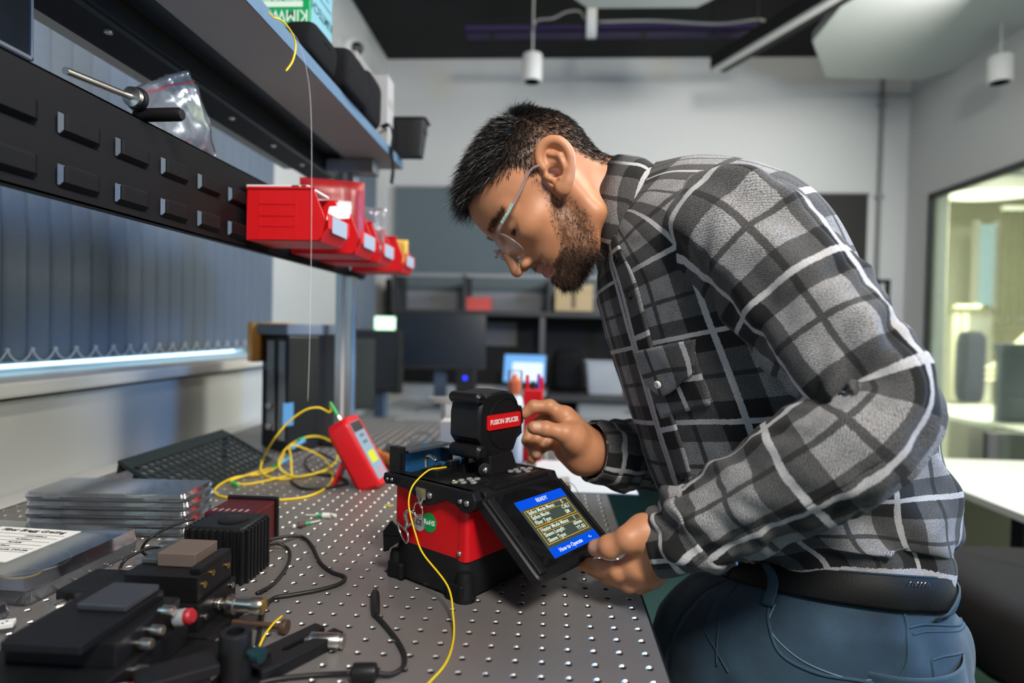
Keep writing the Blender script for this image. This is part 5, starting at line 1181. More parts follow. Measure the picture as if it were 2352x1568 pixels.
clear_case(-.400, -.318, .205, .285, .0003, .010, 'small empty clear case beside the finned black box', 7, .05, None)
# finned black box with a camera cap
fb_ = thing('finned_box', 'black finned heatsink box with a flat round boss on top', 'heatsink', (-.268, .195, 0))
b = MB(); b.loft([[(x, y, z) for x, y in rrect(.068+g, .062+g, .003, 3, (-.268, .195))] for z, g in ((0.0003, 0), (.064, 0), (.067, -.004))]); core = obj('core', b, M_anod, fb_, smooth=35)
f0 = None
for k in range(9):
    x = -.302+k*.0085
    for y0, y1 in ((.159, .166), (.224, .231)):
        b = MB(); b.span((x-.0021, y0, .0004), (x+.0021, y1, .0655)); obj('fin', b, M_anod, fb_, bevel=.0012)
for k in range(7):
    y = .1685+k*.0088
    for x0, x1 in ((-.308, -.301), (-.235, -.228)):
        b = MB(); b.span((x0, y-.0021, .0004), (x1, y+.0021, .0655)); obj('fin', b, M_anod, fb_, bevel=.0012)
b = MB(); b.rev([(.018, 0), (.018, .0022), (.0165, .0030), (.001, .0030)], (-.262, .195, .066), (0, 0, 1), 28); obj('boss', b, M_anod, fb_, smooth=40)
rm = thing('red_module', 'dark red anodised module with a gold connector behind the finned box', 'module', (-.297, .285, 0)); M_redan = mat('red_anodised', (.11, .006, .010), .4, .4)
b = MB(); b.span((-.332, .250, .0003), (-.264, .318, .058)); obj('case', b, M_redan, rm, bevel=.003); b = MB(); b.span((-.336, .3185, .0003), (-.260, .324, .062)); obj('end_plate', b, M_anod, rm, bevel=.002)
for k in range(6): b = MB(); b.span((-.325+.009*k, .258, .058), (-.322+.009*k, .268, .0584)); obj('print_mark', b, mat('grey_print', (.4, .3, .3), .6), rm)
b = MB(); b.rev([(.0062, 0), (.0062, .003), (.0045, .003), (.0045, .008), (.0052, .008), (.0052, .012), (.003, .012)], (-.264, .270, .030), (1, 0, 0), 12); b.rev([(.0045, 0), (.0045, .008), (.003, .008)], (-.264, .270, .014), (1, 0, 0), 12); obj('connector', b, M_brass, rm, smooth=40)
# micrometer stage
ms = thing('micrometer_stage', 'black translation stage with a brown block on top and silver micrometer', 'stage', (-.25, .065, 0)); M_brown = mat('brown_block', (.16, .12, .10), .5, .2, noise=.15)
for lo, hi, nm in (((-.305, .020, .0003), (-.195, .110, .010), 'base_plate'), ((-.300, .028, .010), (-.210, .102, .036), 'carriage'), ((-.290, .034, .036), (-.214, .100, .062), 'top_plate')):
    b = MB(); b.span(lo, hi); obj(nm, b, M_anod, ms, bevel=.0012)
b = MB(); b.span((-.269, .055, .0622), (-.229, .098, .076)); obj('block', b, M_brown, ms, bevel=.001); b = MB(); b.span((-.226, .040, .0622), (-.214, .098, .068)); obj('side_bar', b, M_anod, ms, bevel=.001); b = MB(); b.span((-.289, .060, .0622), (-.272, .098, .0680)); obj('side_bar', b, mat('dull_metal', (.15, .16, .17), .4, .8), ms, bevel=.001)
b = MB(); b.rev([(.006, 0), (.006, .004), (.0045, .004), (.0045, .012), (.0095, .012), (.0100, .014), (.0100, .020), (.0075, .021), (.0075, .036), (.0095, .037), (.0098, .046), (.0085, .049), (.0085, .049)], (-.2095, .062, .0235), (1, 0, 0), 24); mic = obj('micrometer', b, M_steel, ms, smooth=35); b = MB(); b.rev([(.0070, 0), (.0070, .001), (.001, .0012)], (-.1603, .062, .0235), (1, 0, 0), 20); obj('end_cap', b, M_brass, mic, smooth=40)
for y, z in ((.045, .050), (.060, .056), (.090, .052), (.040, .020), (.078, .015), (.092, .030)): b = MB(); b.rev([(.0032, 0), (.0032, .0016), (.0018, .002), (.0003, .002)], (-.2095 if z < .036 else -.2138, y, z), (1, 0, 0), 10); obj('screw', b, M_brass if z > .04 else M_steel, ms, smooth=40)
# small block with a knurled knob
kb = thing('knob_block', 'small black block with a silver knob and brass adjuster', 'mount', (-.355, .085, 0)); b = MB(); b.span((-.382, .060, .0003), (-.330, .120, .030)); obj('block', b, M_anod, kb, bevel=.0015)
b = MB(); b.rev([(.004, 0), (.004, .006), (.0085, .006), (.009, .008), (.009, .018), (.0078, .020), (.0003, .020)], (-.370, .0598, .016), (0, -1, 0), 22); obj('knob', b, M_steel, kb, smooth=35); b = MB(); b.rev([(.0045, 0), (.0045, .010), (.003, .012)], (-.347, .0598, .010), (0, -1, 0), 14); obj('adjuster', b, M_brass, kb, smooth=40); b = MB(); b.rev([(.0035, 0), (.0032, .006)], (-.350, .0598, .024), (0, -1, 0), 14); obj('screw', b, M_steel, kb, smooth=40)
# front stage, low in the left corner
fs = thing('fibre_stage', 'black multi-axis fibre stage with red-tipped knobs in the near left corner', 'stage', (-.26, -.05, 0))
for lo, hi, nm, m in (((-.350, -.160, .0003), (-.170, .012, .012), 'base_plate', M_anod), ((-.325, -.140, .012), (-.205, .004, .036), 'carriage', M_anod), ((-.305, -.085, .036), (-.212, .002, .056), 'top_plate', M_anod), ((-.290, -.105, .056), (-.225, -.002, .064), 'slide', M_anod), ((-.272, -.050, .0642), (-.228, -.004, .0700), 'platform', mat('grey_platform', (.07, .075, .085), .35, .5))):
    b = MB(); b.span(lo, hi); obj(nm, b, m, fs, bevel=.0012)
for (x, y, z), ax, c_ in (((-.2045, -.020, .046), (1, -.1, .25), 'red'), ((-.2035, -.100, .024), (1, -.1, .25), 'red'), ((-.2118, -.045, .048), (1, 0, 0), None), ((-.2118, -.060, .044), (1, 0, 0), None), ((-.2118, -.030, .058), (1, 0, 0), None), ((-.2048, -.075, .030), (1, 0, 0), None)):
    b = MB(); r = .0075 if c_ else .0045; b.rev([(r*.5, 0), (r*.5, .004), (r, .004), (r, .012), (r*.85, .014), (.0003, .014)], (x, y, z), ax, 18); kn2 = obj('knob', b, M_steel if c_ is None else M_grey, fs, smooth=38)
    if c_: a_ = unit(ax); b = MB(); b.rev([(r*.92, 0), (r*.92, .004), (r*.7, .006), (.0003, .0062)], np.array((x, y, z))+a_*.0138, ax, 18); obj('knob_tip', b, mat('red_knob', (.35, .015, .02), .45), kn2, smooth=38)
b = MB(); b.cyl((-.204, -.062, .018), (-.188, -.062, .018), .006, n=16); obj('adjuster', b, M_brass, fs, smooth=40)
b = MB(); b.box((-.168, -.075, .030), (.060, .030, .010), rotz(.7)); b.box((-.165, -.072, .017), (.040, .022, .018), rotz(.7)); obj('arm', b, M_anod, fs, bevel=.002)
# stubby black post
pq = thing('post_holder', 'stubby black post holder standing at the bottom edge of the view', 'post', (-.137, -.045, 0)); b = MB(); b.rev([(.020, .0003), (.020, .005), (.0135, .006), (.0135, .046), (.0125, .048), (.0075, .048), (.0072, .030), (.0003, .030)], (-.137, -.040, 0), (0, 0, 1), 26, cap=False); obj('barrel', b, M_anod, pq, smooth=35); b = MB(); b.rev([(.003, 0), (.003, .006), (.0065, .006), (.0065, .014), (.0003, .0145)], (-.124, -.043, .032), (1, -.25, 0), 16); obj('thumbscrew', b, mat('teal_knob', (.006, .03, .036), .4), pq, smooth=38)
# forked clamp with a steel post
fc = thing('fork_clamp', 'black slotted fork clamp lying on the table', 'clamp', (-.105, .01, 0))
FCF = frame((-.108, .010, 0), (.50, .866, 0), (-.866, .50, 0)); b = MB(FCF); b.prism([(-.044, -.017), (-.030, -.019), (.046, -.019), (.046, -.004), (-.008, -.004), (-.012, 0), (-.008, .004), (.042, .004), (.042, .019), (-.030, .019), (-.044, .017)], .0003, .0125); obj('fork', b, M_blackplastic, fc, bevel=.0015)
b = MB(FCF); b.rev([(.004, 0), (.004, .004), (.0055, .005), (.0003, .006)], (-.028, 0, .0123), (0, 0, 1), 16); obj('screw', b, M_anod, fc, smooth=40)
sp_ = thing('steel_post', 'short polished steel post lying beside the fork clamp', 'post', (-.08, .028, 0)); b = MB(); b.rev([(.0035, -.008), (.0035, 0), (.0072, .0008), (.0075, .0015), (.0075, .028), (.0068, .029), (.0066, .031), (.0075, .0318), (.0072, .0335), (.0003, .034)], (-.099, .0295, .0078), (1, .02, 0), 26); obj('barrel', b, M_steel, sp_, smooth=35)
M_rust = mat('bronze_rod', (.14, .085, .06), .45, .6)
for (a, c_), lab in ((((-.190, .058, .0075), (-.134, .053, .0075)), 'bronze thumbscrew rod lying behind the fork clamp'), (((-.155, -.006, .0075), (-.122, -.008, .0075)), 'bronze thumbscrew rod lying in front of the fork clamp')):
    t = thing('thumbscrew', lab, 'screw', (np.array(a)+c_)/2); b = MB(); b.cyl(a, c_, .0028, n=12); obj('shaft', b, M_rust, t, smooth=40); e_ = c_ if a[0] < -.16 else a; b = MB(); b.rev([(.0070, -.003), (.0073, -.002), (.0073, .002), (.0070, .003)], e_, np.array(c_)-a, 20); obj('head', b, M_rust, t, smooth=38)
# cables
def cable(pts, r, m, name, label, cat='cable', sm=8, parent=None):
    b = MB(); b.tube(pts, r, 8, sm); return obj(name, b, m, parent, label, cat, smooth=True)
z2 = lambda l, z=.0026: [at(u, v, z=(q[0] if q else z)) for u, v, *q in l]
cable(z2([(612, 1240, .016), (650, 1233, .012), (692, 1232), (716, 1252), (735, 1290), (762, 1313), (792, 1325), (780, 1340), (735, 1354), (670, 1366), (628, 1374), (607, 1398), (598, 1440), (590, 1490), (584, 1530), (592, 1566), (602, 1600)]), .0024, M_cable, 'power_cable', 'long black cable snaking from the finned box across the table')
cable(z2([(610, 1250, .014), (640, 1248, .010), (664, 1264), (663, 1292), (645, 1322), (622, 1345), (590, 1362, .006)]), .0022, M_cable, 'short_cable', 'short black cable curving from the finned box to the micrometer')
cable([at(445, 1192, z=.055), at(400, 1205, z=.058), at(345, 1235, z=.05), at(326, 1262, z=.035), at(342, 1275, z=.025), at(380, 1262, z=.03), at(345, 1258, z=.04), at(295, 1280, z=.04), at(276, 1305, z=.03), at(290, 1315, z=.025), at(335, 1292, z=.028), at(390, 1262, z=.05)], .0018, M_cable, 'looped_cable', 'thin black cable looping out from the left of the finned box')
dc = thing('adapter_cable', 'black adapter cable with barrel plug and ferrite lump', 'cable', at(880, 1500, z=0))
b = MB(); b.tube(z2([(864, 1412, .004), (885, 1436), (912, 1470), (929, 1504), (925, 1532), (900, 1548), (868, 1546, .006)]), .0024, 8, 8); obj('lead', b, M_cable, dc, smooth=True)
b = MB(); b.tube(z2([(805, 1546, .006), (760, 1548), (690, 1553), (620, 1562), (540, 1585)]), .0024, 8, 8); obj('lead', b, M_cable, dc, smooth=True)
b = MB(); p0, p1 = at(806, 1544, z=.0088), at(868, 1544, z=.0088); b.rev([(.004, 0), (.0078, .002), (.0082, .004), (.0082, np.linalg.norm(p1-p0)-.004), (.0078, np.linalg.norm(p1-p0)-.002), (.004, np.linalg.norm(p1-p0))], p0, p1-p0, 18); obj('ferrite', b, M_blackplastic, dc, smooth=38)
b = MB(); p0, p1 = at(864, 1410, z=.005), at(861, 1352, z=.0055); d_ = np.linalg.norm(p1-p0); b.rev([(.0030, 0), (.0042, .004), (.0050, d_*.35), (.0050, d_*.75), (.0040, d_*.85), (.0036, d_*.86)], p0, p1-p0, 16); obj('plug', b, M_cable, dc, smooth=38); b = MB(); b.rev([(.0024, 0), (.0024, .006), (.0012, .0065)], p0+(p1-p0)*.86, p1-p0, 14); obj('plug_tip', b, M_brass, dc, smooth=38)
cable(z2([(648, 1414, .010), (628, 1432, .012), (606, 1462, .012), (591, 1500, .006), (592, 1530), (612, 1556), (640, 1550), (648, 1546)], .0018), .0011, M_yellow, 'fibre_offcut', 'short yellow fibre offcut curling beside the fork clamp', 'fibre cable')
cable(z2([(882, 1160, .0012), (893, 1161, .0012), (903, 1160, .0012)]), .0010, M_yellow, 'fibre_offcut', 'tiny yellow fibre offcut just left of the splicer', 'fibre cable')
us = thing('usb_plug', 'silver usb plug at the left edge of the table', 'plug', at(0, 1440, z=0)); b = MB(); c_ = at(2, 1434, z=.010); b.box(c_, (.022, .012, .005), rotz(.5)); obj('shell', b, M_whiteplastic, us, bevel=.0008); b = MB()
for s_ in (-.0025, .0025): b.box(c_+V3(.004, s_, .0026), (.002, .0022, .0003), rotz(.5))
obj('contact_window', b, M_ink, us); b = MB(); b.box(c_-V3(.022, .012, 0), (.030, .016, .009), rotz(.5)); obj('grip', b, M_cable, us, bevel=.002); b = MB(); b.tube([c_-V3(.036, .020, 0), c_-V3(.06, .035, .004), c_-V3(.09, .05, .008)], .0022, 8, 6); obj('lead', b, M_cable, us)
for p0, p1, mm, lab in ((at(702, 1182, z=.004), at(772, 1184, z=.004), M_whiteplastic, 'white fibre connector with a green boot lying on the table'), (at(735, 1195, z=.004), at(672, 1209, z=.004), mat('brown_connector', (.10, .055, .05), .4), 'brown fibre connector with a green boot lying on the table')):
    t = thing('fibre_connector', lab, 'connector', (p0+p1)/2); L_ = np.linalg.norm(p1-p0); e = p1-p0
    for a0, a1, r, m, nm in ((0, .38, .0011, mat('pale_fibre', (.62, .66, .62), .3), 'fibre'), (.36, .56, .0024, M_green, 'boot'), (.56, .80, .0044, mm, 'housing'), (.80, .92, .0024, M_clear, 'dust_cap'), (.92, 1.0, .0030, M_whiteplastic, 'ferrule')):
        b = MB(); b.cyl(p0+e*a0, p0+e*a1, r, n=12); obj(nm, b, m, t, smooth=40)
# perforated black cable guard
mg = thing('perforated_guard', 'black perforated angle guard lying on its edge by the wall', 'guard', at(440, 1100, z=0)); M_guard = mat('green_black_plastic', (.012, .020, .022), .5)
A0 = at(296, 1074, z=.056); A1 = at(527, 999, z=.056); B0 = at(455, 1130, z=.004); Lg = unit(A1-A0); ln_ = float(np.linalg.norm(A1-A0)); Dn = (B0-A0)-Lg*((B0-A0)@Lg); wd = float(np.linalg.norm(Dn))
nx, ny = 17, 7; hx = []; b = MB(); GF = np.eye(4); GF[:3, 0] = Lg; GF[:3, 1] = unit(Dn-Lg*(Dn@Lg)); GF[:3, 2] = np.cross(GF[:3, 0], GF[:3, 1]); GF[:3, 3] = A0; b.xf = GF
cw, ch = ln_/nx, wd/ny
for i in range(nx):
    for j in range(ny):
        cx, cy = (i+.5)*cw, (j+.5)*ch; jx = (float(vnoise(i*3.7, j*5.1, 3))-.5)*.14*cw; jy = (float(vnoise(i*4.3, j*3.1, 4))-.5)*.14*ch; r = .38+.09*float(vnoise(i*2.9, j*6.3, 5)); n8 = 8
        sq = []; ho = []
        for k in range(n8):
            q = 2*PI*k/n8+PI/8; c1, s1 = math.cos(q), math.sin(q); m_ = .5/max(abs(c1), abs(s1)); sq.append((cx+c1*m_*cw, cy+s1*m_*ch, 0)); ho.append((cx+jx+c1*r*cw, cy+jy+s1*r*ch, 0))
        cr = [(cx+cw/2, cy+ch/2, 0), (cx-cw/2, cy+ch/2, 0), (cx-cw/2, cy-ch/2, 0), (cx+cw/2, cy-ch/2, 0)]
        fs_ = []
        for k in range(n8):
            k2 = (k+1) % n8; ex_ = []
            for m_, ca in enumerate((PI/4, 3*PI/4, 5*PI/4, 7*PI/4)):
                if 2*PI*k/n8+PI/8 < ca < 2*PI*(k+1)/n8+PI/8: ex_ = [16+m_]
            fs_.append((k, *ex_, k2, 8+k2, 8+k))
        b.add(sq+ho+cr, fs_)
obj('mesh_face', b, M_guard, mg, solid=.003)
b = MB(GF); b.span((-.002, -.022, -.003), (ln_+.002, .004, .003)); b.span((-.002, -.022, -.003), (ln_+.002, -.018, -.020)) if False else None; obj('top_flange', b, M_guard, mg, bevel=.001)
b = MB(GF); b.span((-.002, wd-.004, -.003), (ln_+.002, wd+.004, .003)); obj('bottom_rail', b, M_guard, mg); b = MB(GF); b.span((ln_-.001, -.01, -.003), (ln_+.003, wd, .004)); obj('end_rail', b, M_guard, mg); b = MB(GF); b.span((-.003, -.01, -.003), (.001, wd, .004)); obj('end_rail', b, M_guard, mg)
b = MB(); q0 = A0+GF[:3, 1]*-.020; b.add([q0, q0+Lg*ln_, q0+Lg*ln_+V3(-.004, 0, -.020), q0+V3(-.004, 0, -.020)], [(0, 1, 2, 3)]); obj('back_flange', b, M_guard, mg, solid=.003)
for f in (.06, .94): b = MB(); q0 = A0+Lg*ln_*f; b.span((q0[0]-.004, q0[1]-.004, .0003), (q0[0]+.004, q0[1]+.004, q0[2]-.002)); obj('prop', b, M_guard, mg)
# handheld red tester propped on its stand
TF = frame((-.185, .640, .004), unit((.02, 1, 0)), unit(V3(-.50, 0, .87)))      # x width, y up the body, z out of the face
rt = thing('optical_tester', 'red handheld optical tester leaning back on its kickstand', 'tester', (-.21, .65, 0))
b = MB(TF); b.loft([[(x, y, z) for x, y in rrect(.082-g, .150-g, .018, 5, (0, .078))] for z, g in ((-.046, .018), (-.038, .004), (-.006, 0), (0, .006))]); obj('holster', b, M_red, rt, smooth=35)
b = MB(TF); b.prism(rrect(.056, .122, .004, 3, (0, .078)), -.001, .0012); fp = obj('front_panel', b, mat('pale_blue_panel', (.22, .33, .45), .45), rt)
b = MB(TF); b.span((-.026, .118, .001), (.026, .138, .002)); obj('display', b, mat('dark_lcd', (.03, .02, .025), .2), fp)
for k, y in enumerate((.108, .094)): b = MB(TF); b.span((-.010, y-.003, .001), (.012, y+.003, .0018)); obj('key', b, mat('slate_key', (.10, .13, .18), .5), fp)
b = MB(TF); b.span((-.018, .050, .001), (.018, .074, .0016)); obj('sticker', b, mat('yellow_sticker', (.55, .60, .02), .5), fp, label='yellow warning sticker'); b = MB(TF); b.span((-.010, .022, .001), (.012, .038, .0016)); obj('sticker', b, mat('pink_mark', (.45, .25, .32), .5), fp)
b = MB(); q0 = at(815, 1046, z=.062)*0+(TF@np.array([0, .085, -.044, 1]))[:3]; q1 = V3(-.285, .632, .002); ex = V3(.02, 1, 0)*.022; b.add([q0-ex, q0+ex, q1+ex*.8, q1-ex*.8], [(0, 1, 2, 3)]); obj('kickstand', b, M_red, rt, solid=.005, bevel=.001)
b = MB(TF); b.rev([(.0045, 0), (.0045, .010), (.0035, .012)], (-.018, .152, -.016), (0, 1, 0), 14); obj('port', b, M_steel, rt, smooth=40)
# yellow patch cord coiled beside the tester
pc = thing('patch_cord', 'coiled yellow fibre patch cord with green boots plugged into the red tester', 'fibre cable', at(640, 1100, z=0))
pt0 = (TF@np.array([-.018, .166, -.016, 1]))[:3]; up_ = TF[:3, 1]
arc = [pt0+up_*.026, at(758, 946, y=.63), at(732, 936, y=.62), at(700, 942, y=.61), at(660, 972, y=.60), at(626, 1014, y=.60), at(604, 1054, z=.030), at(601, 1084, z=.010), at(640, 1100, z=.003), at(700, 1092, z=.004), at(752, 1082, z=.004), at(764, 1096, z=.002), at(748, 1120, z=.002), at(705, 1140, z=.002), at(630, 1148, z=.002), at(545, 1144, z=.002), at(498, 1136, z=.002), at(498, 1118, z=.002), at(540, 1096, z=.004), at(600, 1088, z=.006), at(640, 1068, z=.012), at(652, 1040, z=.024), at(640, 1060, z=.030), at(652, 1084, z=.014), at(690, 1094, z=.007), at(752, 1076, z=.007), at(776, 1048, z=.020), at(766, 1018, z=.034), at(730, 1002, z=.045), at(690, 1008, z=.045), at(655, 1032, z=.030), at(640, 1060, z=.020), at(622, 1074, z=.010), at(570, 1090, z=.008), at(530, 1104, z=.006), at(560, 1112, z=.003), at(610, 1104, z=.003), at(660, 1092, z=.008)]
b = MB(); b.tube(arc, .0020, 8, 8); obj('cord', b, M_yellow, pc, smooth=True)
b = MB(); b.tube([at(670, 1092, z=.008), at(668, 1050, z=.030), at(666, 1022, z=.045), at(700, 1030, z=.036), at(740, 1050, z=.020), at(760, 1074, z=.009)], .0020, 8, 8); obj('cord', b, M_yellow, pc, smooth=True)
for e0, e1, nm in ((pt0+up_*.026, pt0-up_*.001, 'boot'), (at(640, 1062, z=.022), at(628, 1072, z=.012), 'boot'), (at(700, 1006, z=.047), at(686, 1010, z=.046), 'boot'), (at(548, 1116, z=.004), at(535, 1108, z=.006), 'boot')):
    b = MB(); b.rev([(.0022, 0), (.0034, np.linalg.norm(e1-e0)*.7), (.0040, np.linalg.norm(e1-e0))], e0, e1-e0, 12); obj(nm, b, M_green, pc, smooth=40)
for e0, e1 in ((at(628, 1072, z=.012), at(664, 1052, z=.012)), (at(700, 1010, z=.046), at(668, 1030, z=.03))): b = MB(); b.cyl(e0, e1, .0050, n=8); obj('connector', b, mat('blue_connector', (.12, .35, .60), .4), pc, bevel=.001)
cable(z2([(668, 1104, .003), (690, 1120, .003), (730, 1122, .003), (775, 1116, .003), (798, 1108, .003), (780, 1095, .003), (720, 1086, .003), (700, 1060, .010), (730, 1040, .02), (775, 1060, .01)]), .0026, M_cable, 'tangled_cable', 'black cable lying under the yellow patch cord')
# tall instrument in front of the window, with orange trim
ti = thing('bench_instrument', 'tall black bench instrument with grey top and an orange side trim', 'instrument', (-.53, 1.06, 0))
b = MB(); b.prism([(-.60, .98), (-.50, .90), (-.455, .985), (-.475, 1.20), (-.60, 1.20)], .0003, .285); obj('case', b, M_blackplastic, ti, bevel=.006)
b = MB(); b.prism([(-.615, .97), (-.50, .895), (-.450, .985), (-.470, 1.205), (-.615, 1.205)], .285, .312); obj('top_cover', b, mat('slate_cover', (.20, .24, .30), .5), ti, bevel=.004)
b = MB(); b.prism([(-.642, .985), (-.616, .955), (-.602, .972), (-.602, 1.18), (-.642, 1.18)], .215, .315, 1.0); obj('side_trim', b, mat('orange_trim', (.95, .46, .10), .5), ti, bevel=.004)
b = MB(); b.prism([(-.573, .950), (-.548, .934), (-.546, .938), (-.571, .954)], .05, .27); b.prism([(-.530, .920), (-.508, .904), (-.505, .910), (-.527, .926)], .03, .27); obj('front_slot', b, M_grey, ti)
b = MB(); b.box((-.500, .905, .095), (.006, .030, .055), rotz(-.5)); obj('screen', b, mat('blue_screen', (.10, .28, .50), .4), ti)
for z in (.06, .11): b = MB(); b.rev([(.009, 0), (.009, .012), (.007, .014), (.0003, .014)], (-.555, .942, z), (-.4, -.9, 0), 16); obj('knob', b, M_steel, ti, smooth=38)
# orange and grey knife, disc, cartons, bottle, red holder
kt = thing('utility_knife', 'grey and orange utility knife lying behind the red tester', 'knife', at(930, 1040, z=0)); KF = frame(at(925, 1040, z=.012), unit(at(965, 1050, z=.012)-at(870, 1005, z=.012)), (0, .5, 1)); b = MB(KF); b.loft([[(x, y, z) for y, z in rrect(.024*s_, .020*s_, .006*s_, 3)] for x, s_ in ((-.10, .6), (-.08, 1), (0, 1.05), (.06, .9), (.09, .7))]); obj('body', b, M_grey, kt, smooth=35); b = MB(KF); b.span((.0, -.013, -.012), (.045, .013, .012)); obj('slider', b, mat('orange_plastic', (.75, .20, .02), .45), kt, bevel=.003)
og = thing('orange_handle', 'orange screwdriver handle lying between the tester and splicer', 'screwdriver', at(885, 1062, z=0)); b = MB(); p0, p1 = at(860, 1040, z=.014), at(925, 1072, z=.014); b.rev([(.006, -.004), (.012, 0), (.013, .02), (.010, .04), (.013, .06), (.011, np.linalg.norm(p1-p0))], p0, p1-p0, 18); obj('handle', b, MATS['orange_plastic'], og, smooth=38); b = MB(); b.cyl(p0, p0-(p1-p0)*.5, .003, n=10); obj('shaft', b, M_steel, og, smooth=40)
ds = thing('clear_disc', 'clear round dish with a blue hub standing behind the splicer', 'dish', at(972, 1050, z=0)); c_ = at(970, 1022, z=.030); b = MB(); b.rev([(.030, -.004), (.0315, -.002), (.0315, .003), (.029, .003), (.028, -.001), (.0005, -.001)], c_, (.2, -1, .35), 28, cap=False); obj('dish', b, M_clear, ds, smooth=38); b = MB(); b.rev([(.007, 0), (.007, .008), (.0003, .009)], c_+V3(.008, -.002, .0), (.2, -1, .35), 16); obj('hub', b, mat('cyan_hub', (.02, .42, .70), .4), ds, smooth=40)
ct = thing('white_carton', 'white carton with a warning print standing behind the splicer', 'box', (-.10, .96, 0)); b = MB(); b.span((-.135, .935, .0003), (-.055, 1.00, .085)); obj('carton', b, M_paper, ct, bevel=.001); b = MB(); b.add([(-.105, .9345, .020), (-.085, .9345, .020), (-.095, .9345, .038)], [(0, 1, 2)]); obj('print', b, mat('orange_print', (.6, .25, .12), .6), ct)
ct = thing('white_carton', 'low open white carton leaning against the other carton', 'box', (-.05, 1.05, 0)); b = MB(); b.box((-.10, 1.06, .06), (.10, .09, .118), rotz(.3)); obj('carton', b, M_whiteplastic, ct, bevel=.001); b = MB(); b.add([(-.16, 1.0, .120), (-.06, 1.03, .120), (-.07, .985, .140), (-.17, .96, .140)], [(0, 1, 2, 3)]); obj('flap', b, M_paper, ct, solid=.001)
bt_ = thing('glue_bottle', 'white squeeze bottle with an orange cap behind the splicer', 'bottle', (.046, .9, 0)); b = MB(); b.rev([(.020, .0003), (.0215, .003), (.0215, .135), (.018, .150), (.0135, .158), (.0135, .165)], (.046, .90, 0), (0, 0, 1), 26); obj('bottle', b, M_whiteplastic, bt_, smooth=38); b = MB(); b.rev([(.0150, .160), (.0150, .188), (.010, .192), (.004, .205), (.003, .205)], (.046, .90, 0), (0, 0, 1), 22); obj('cap', b, mat('orange_cap', (.85, .16, .02), .4), bt_, smooth=38); b = MB(); b.rev([(.0175, .158), (.0175, .212), (.016, .215), (.001, .215)], (.046, .90, 0), (0, 0, 1), 22); obj('dust_cover', b, M_clear, bt_, smooth=38)
rh = thing('red_holder', 'red tool holder with slim handles behind the wind cover', 'holder', (.09, .92, 0)); b = MB(); b.span((.066, .905, .0003), (.110, .945, .170)); obj('block', b, M_red, rh, bevel=.003)
for x, h_, m in ((.074, .205, M_red), (.088, .190, M_ink), (.101, .208, mat('violet_grip', (.30, .06, .35), .4)), (.108, .200, M_red)): b = MB(); b.rev([(.003, .12), (.0045, .16), (.0042, h_-.004), (.0005, h_)], (x, .922, 0), (0, 0, 1), 12); obj('handle', b, m, rh, smooth=40)
ws = thing('white_block', 'small white block with a thin wire beside the splicer keypad', 'block', (.145, .50, 0)); b = MB(); b.span((.122, .46, .0003), (.165, .52, .060)); obj('block', b, M_paper, ws, bevel=.003); b = MB(); b.tube([(.150, .47, .060), (.170, .44, .063), (.19, .40, .02), (.20, .37, .001)], .0006, 6, 6); obj('wire', b, M_brass, ws)
b = MB(); b.box((.20, .78, .0012), (.20, .28, .002), rotz(.0)); b2 = obj('paper_sheet', b, M_paper, None, 'white paper sheet lying on the table behind the man\'s hand', 'paper')
# ------------------------------------------------------------------ far end of the room
M_darkdesk = mat('dark_bench', (.035, .036, .038), .5); M_paledesk = mat('pale_desk', (.42, .43, .44), .45)
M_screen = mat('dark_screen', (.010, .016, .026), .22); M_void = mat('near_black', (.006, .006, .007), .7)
# pale desk behind the optical table
dk = thing('computer_desk', 'pale computer desk behind the optical table', 'desk', (-.35, 2.6, -T)); b = MB(); b.span((-.82, 1.75, -.18), (.10, 3.36, -.15)); obj('desk_top', b, M_paledesk, dk, bevel=.003)
for x in (-.78, .04):
    for y in (1.80, 3.30): b = MB(); b.span((x-.02, y-.02, -T), (x+.02, y+.02, -.18)); obj('leg', b, M_frame, dk)
def monitor(cx, cy, cz, w, h_, ang, tilt, zt, label, mscreen=None):
    t = thing('monitor', label, 'monitor', (cx, cy, zt)); F_ = rotz(ang, (cx, cy, cz)); ca, sa = math.cos(tilt), math.sin(tilt); R2 = np.eye(4); R2[:3, :3] = np.array([[1, 0, 0], [0, ca, -sa], [0, sa, ca]]); F2 = F_@R2
    b = MB(F2); b.span((-w/2, -.012, -h_/2), (w/2, .022, h_/2)); hs = obj('housing', b, M_blackplastic, t, bevel=.006); b = MB(F2); b.span((-w/2+.008, -.0135, -h_/2+.018), (w/2-.008, -.0125, h_/2-.008)); obj('screen_panel', b, mscreen or M_screen, hs)
    b = MB(F_); b.span((-.035, .025, zt-cz+.012), (.035, .055, .02)); obj('stand_neck', b, mat('blue_grey_stand', (.05, .08, .14), .4), t, bevel=.004); b = MB(F_); b.prism(rrect(.24, .17, .03, 4, (0, .02)), zt-cz+.0005, zt-cz+.014); obj('stand_base', b, mat('silver_stand', (.35, .36, .37), .35, .5), t, bevel=.003)
    return t
m1 = at(1012, 783, y=2.85); monitor(m1[0], 2.85, m1[2], .50, .315, .10, -.10, -.15, 'large dark monitor facing us at the far desk')
m2 = at(862, 828, y=2.45); monitor(m2[0], 2.45, m2[2], .34, .30, -.55, 0, -.15, 'black monitor turned away behind the metal post')
m3 = at(752, 860, y=2.0); monitor(m3[0]+.08, 2.0, m3[2], .28, .30, .9, 0, -.15, 'black monitor seen edge-on beside the window wall')
kb_ = thing('keyboard', 'pale keyboard lying on the far desk', 'keyboard', (-.25, 2.3, -.15)); b = MB(); b.box((-.25, 2.30, -.14), (.40, .14, .018), rotz(.1)); obj('case', b, M_whiteplastic, kb_, bevel=.003)
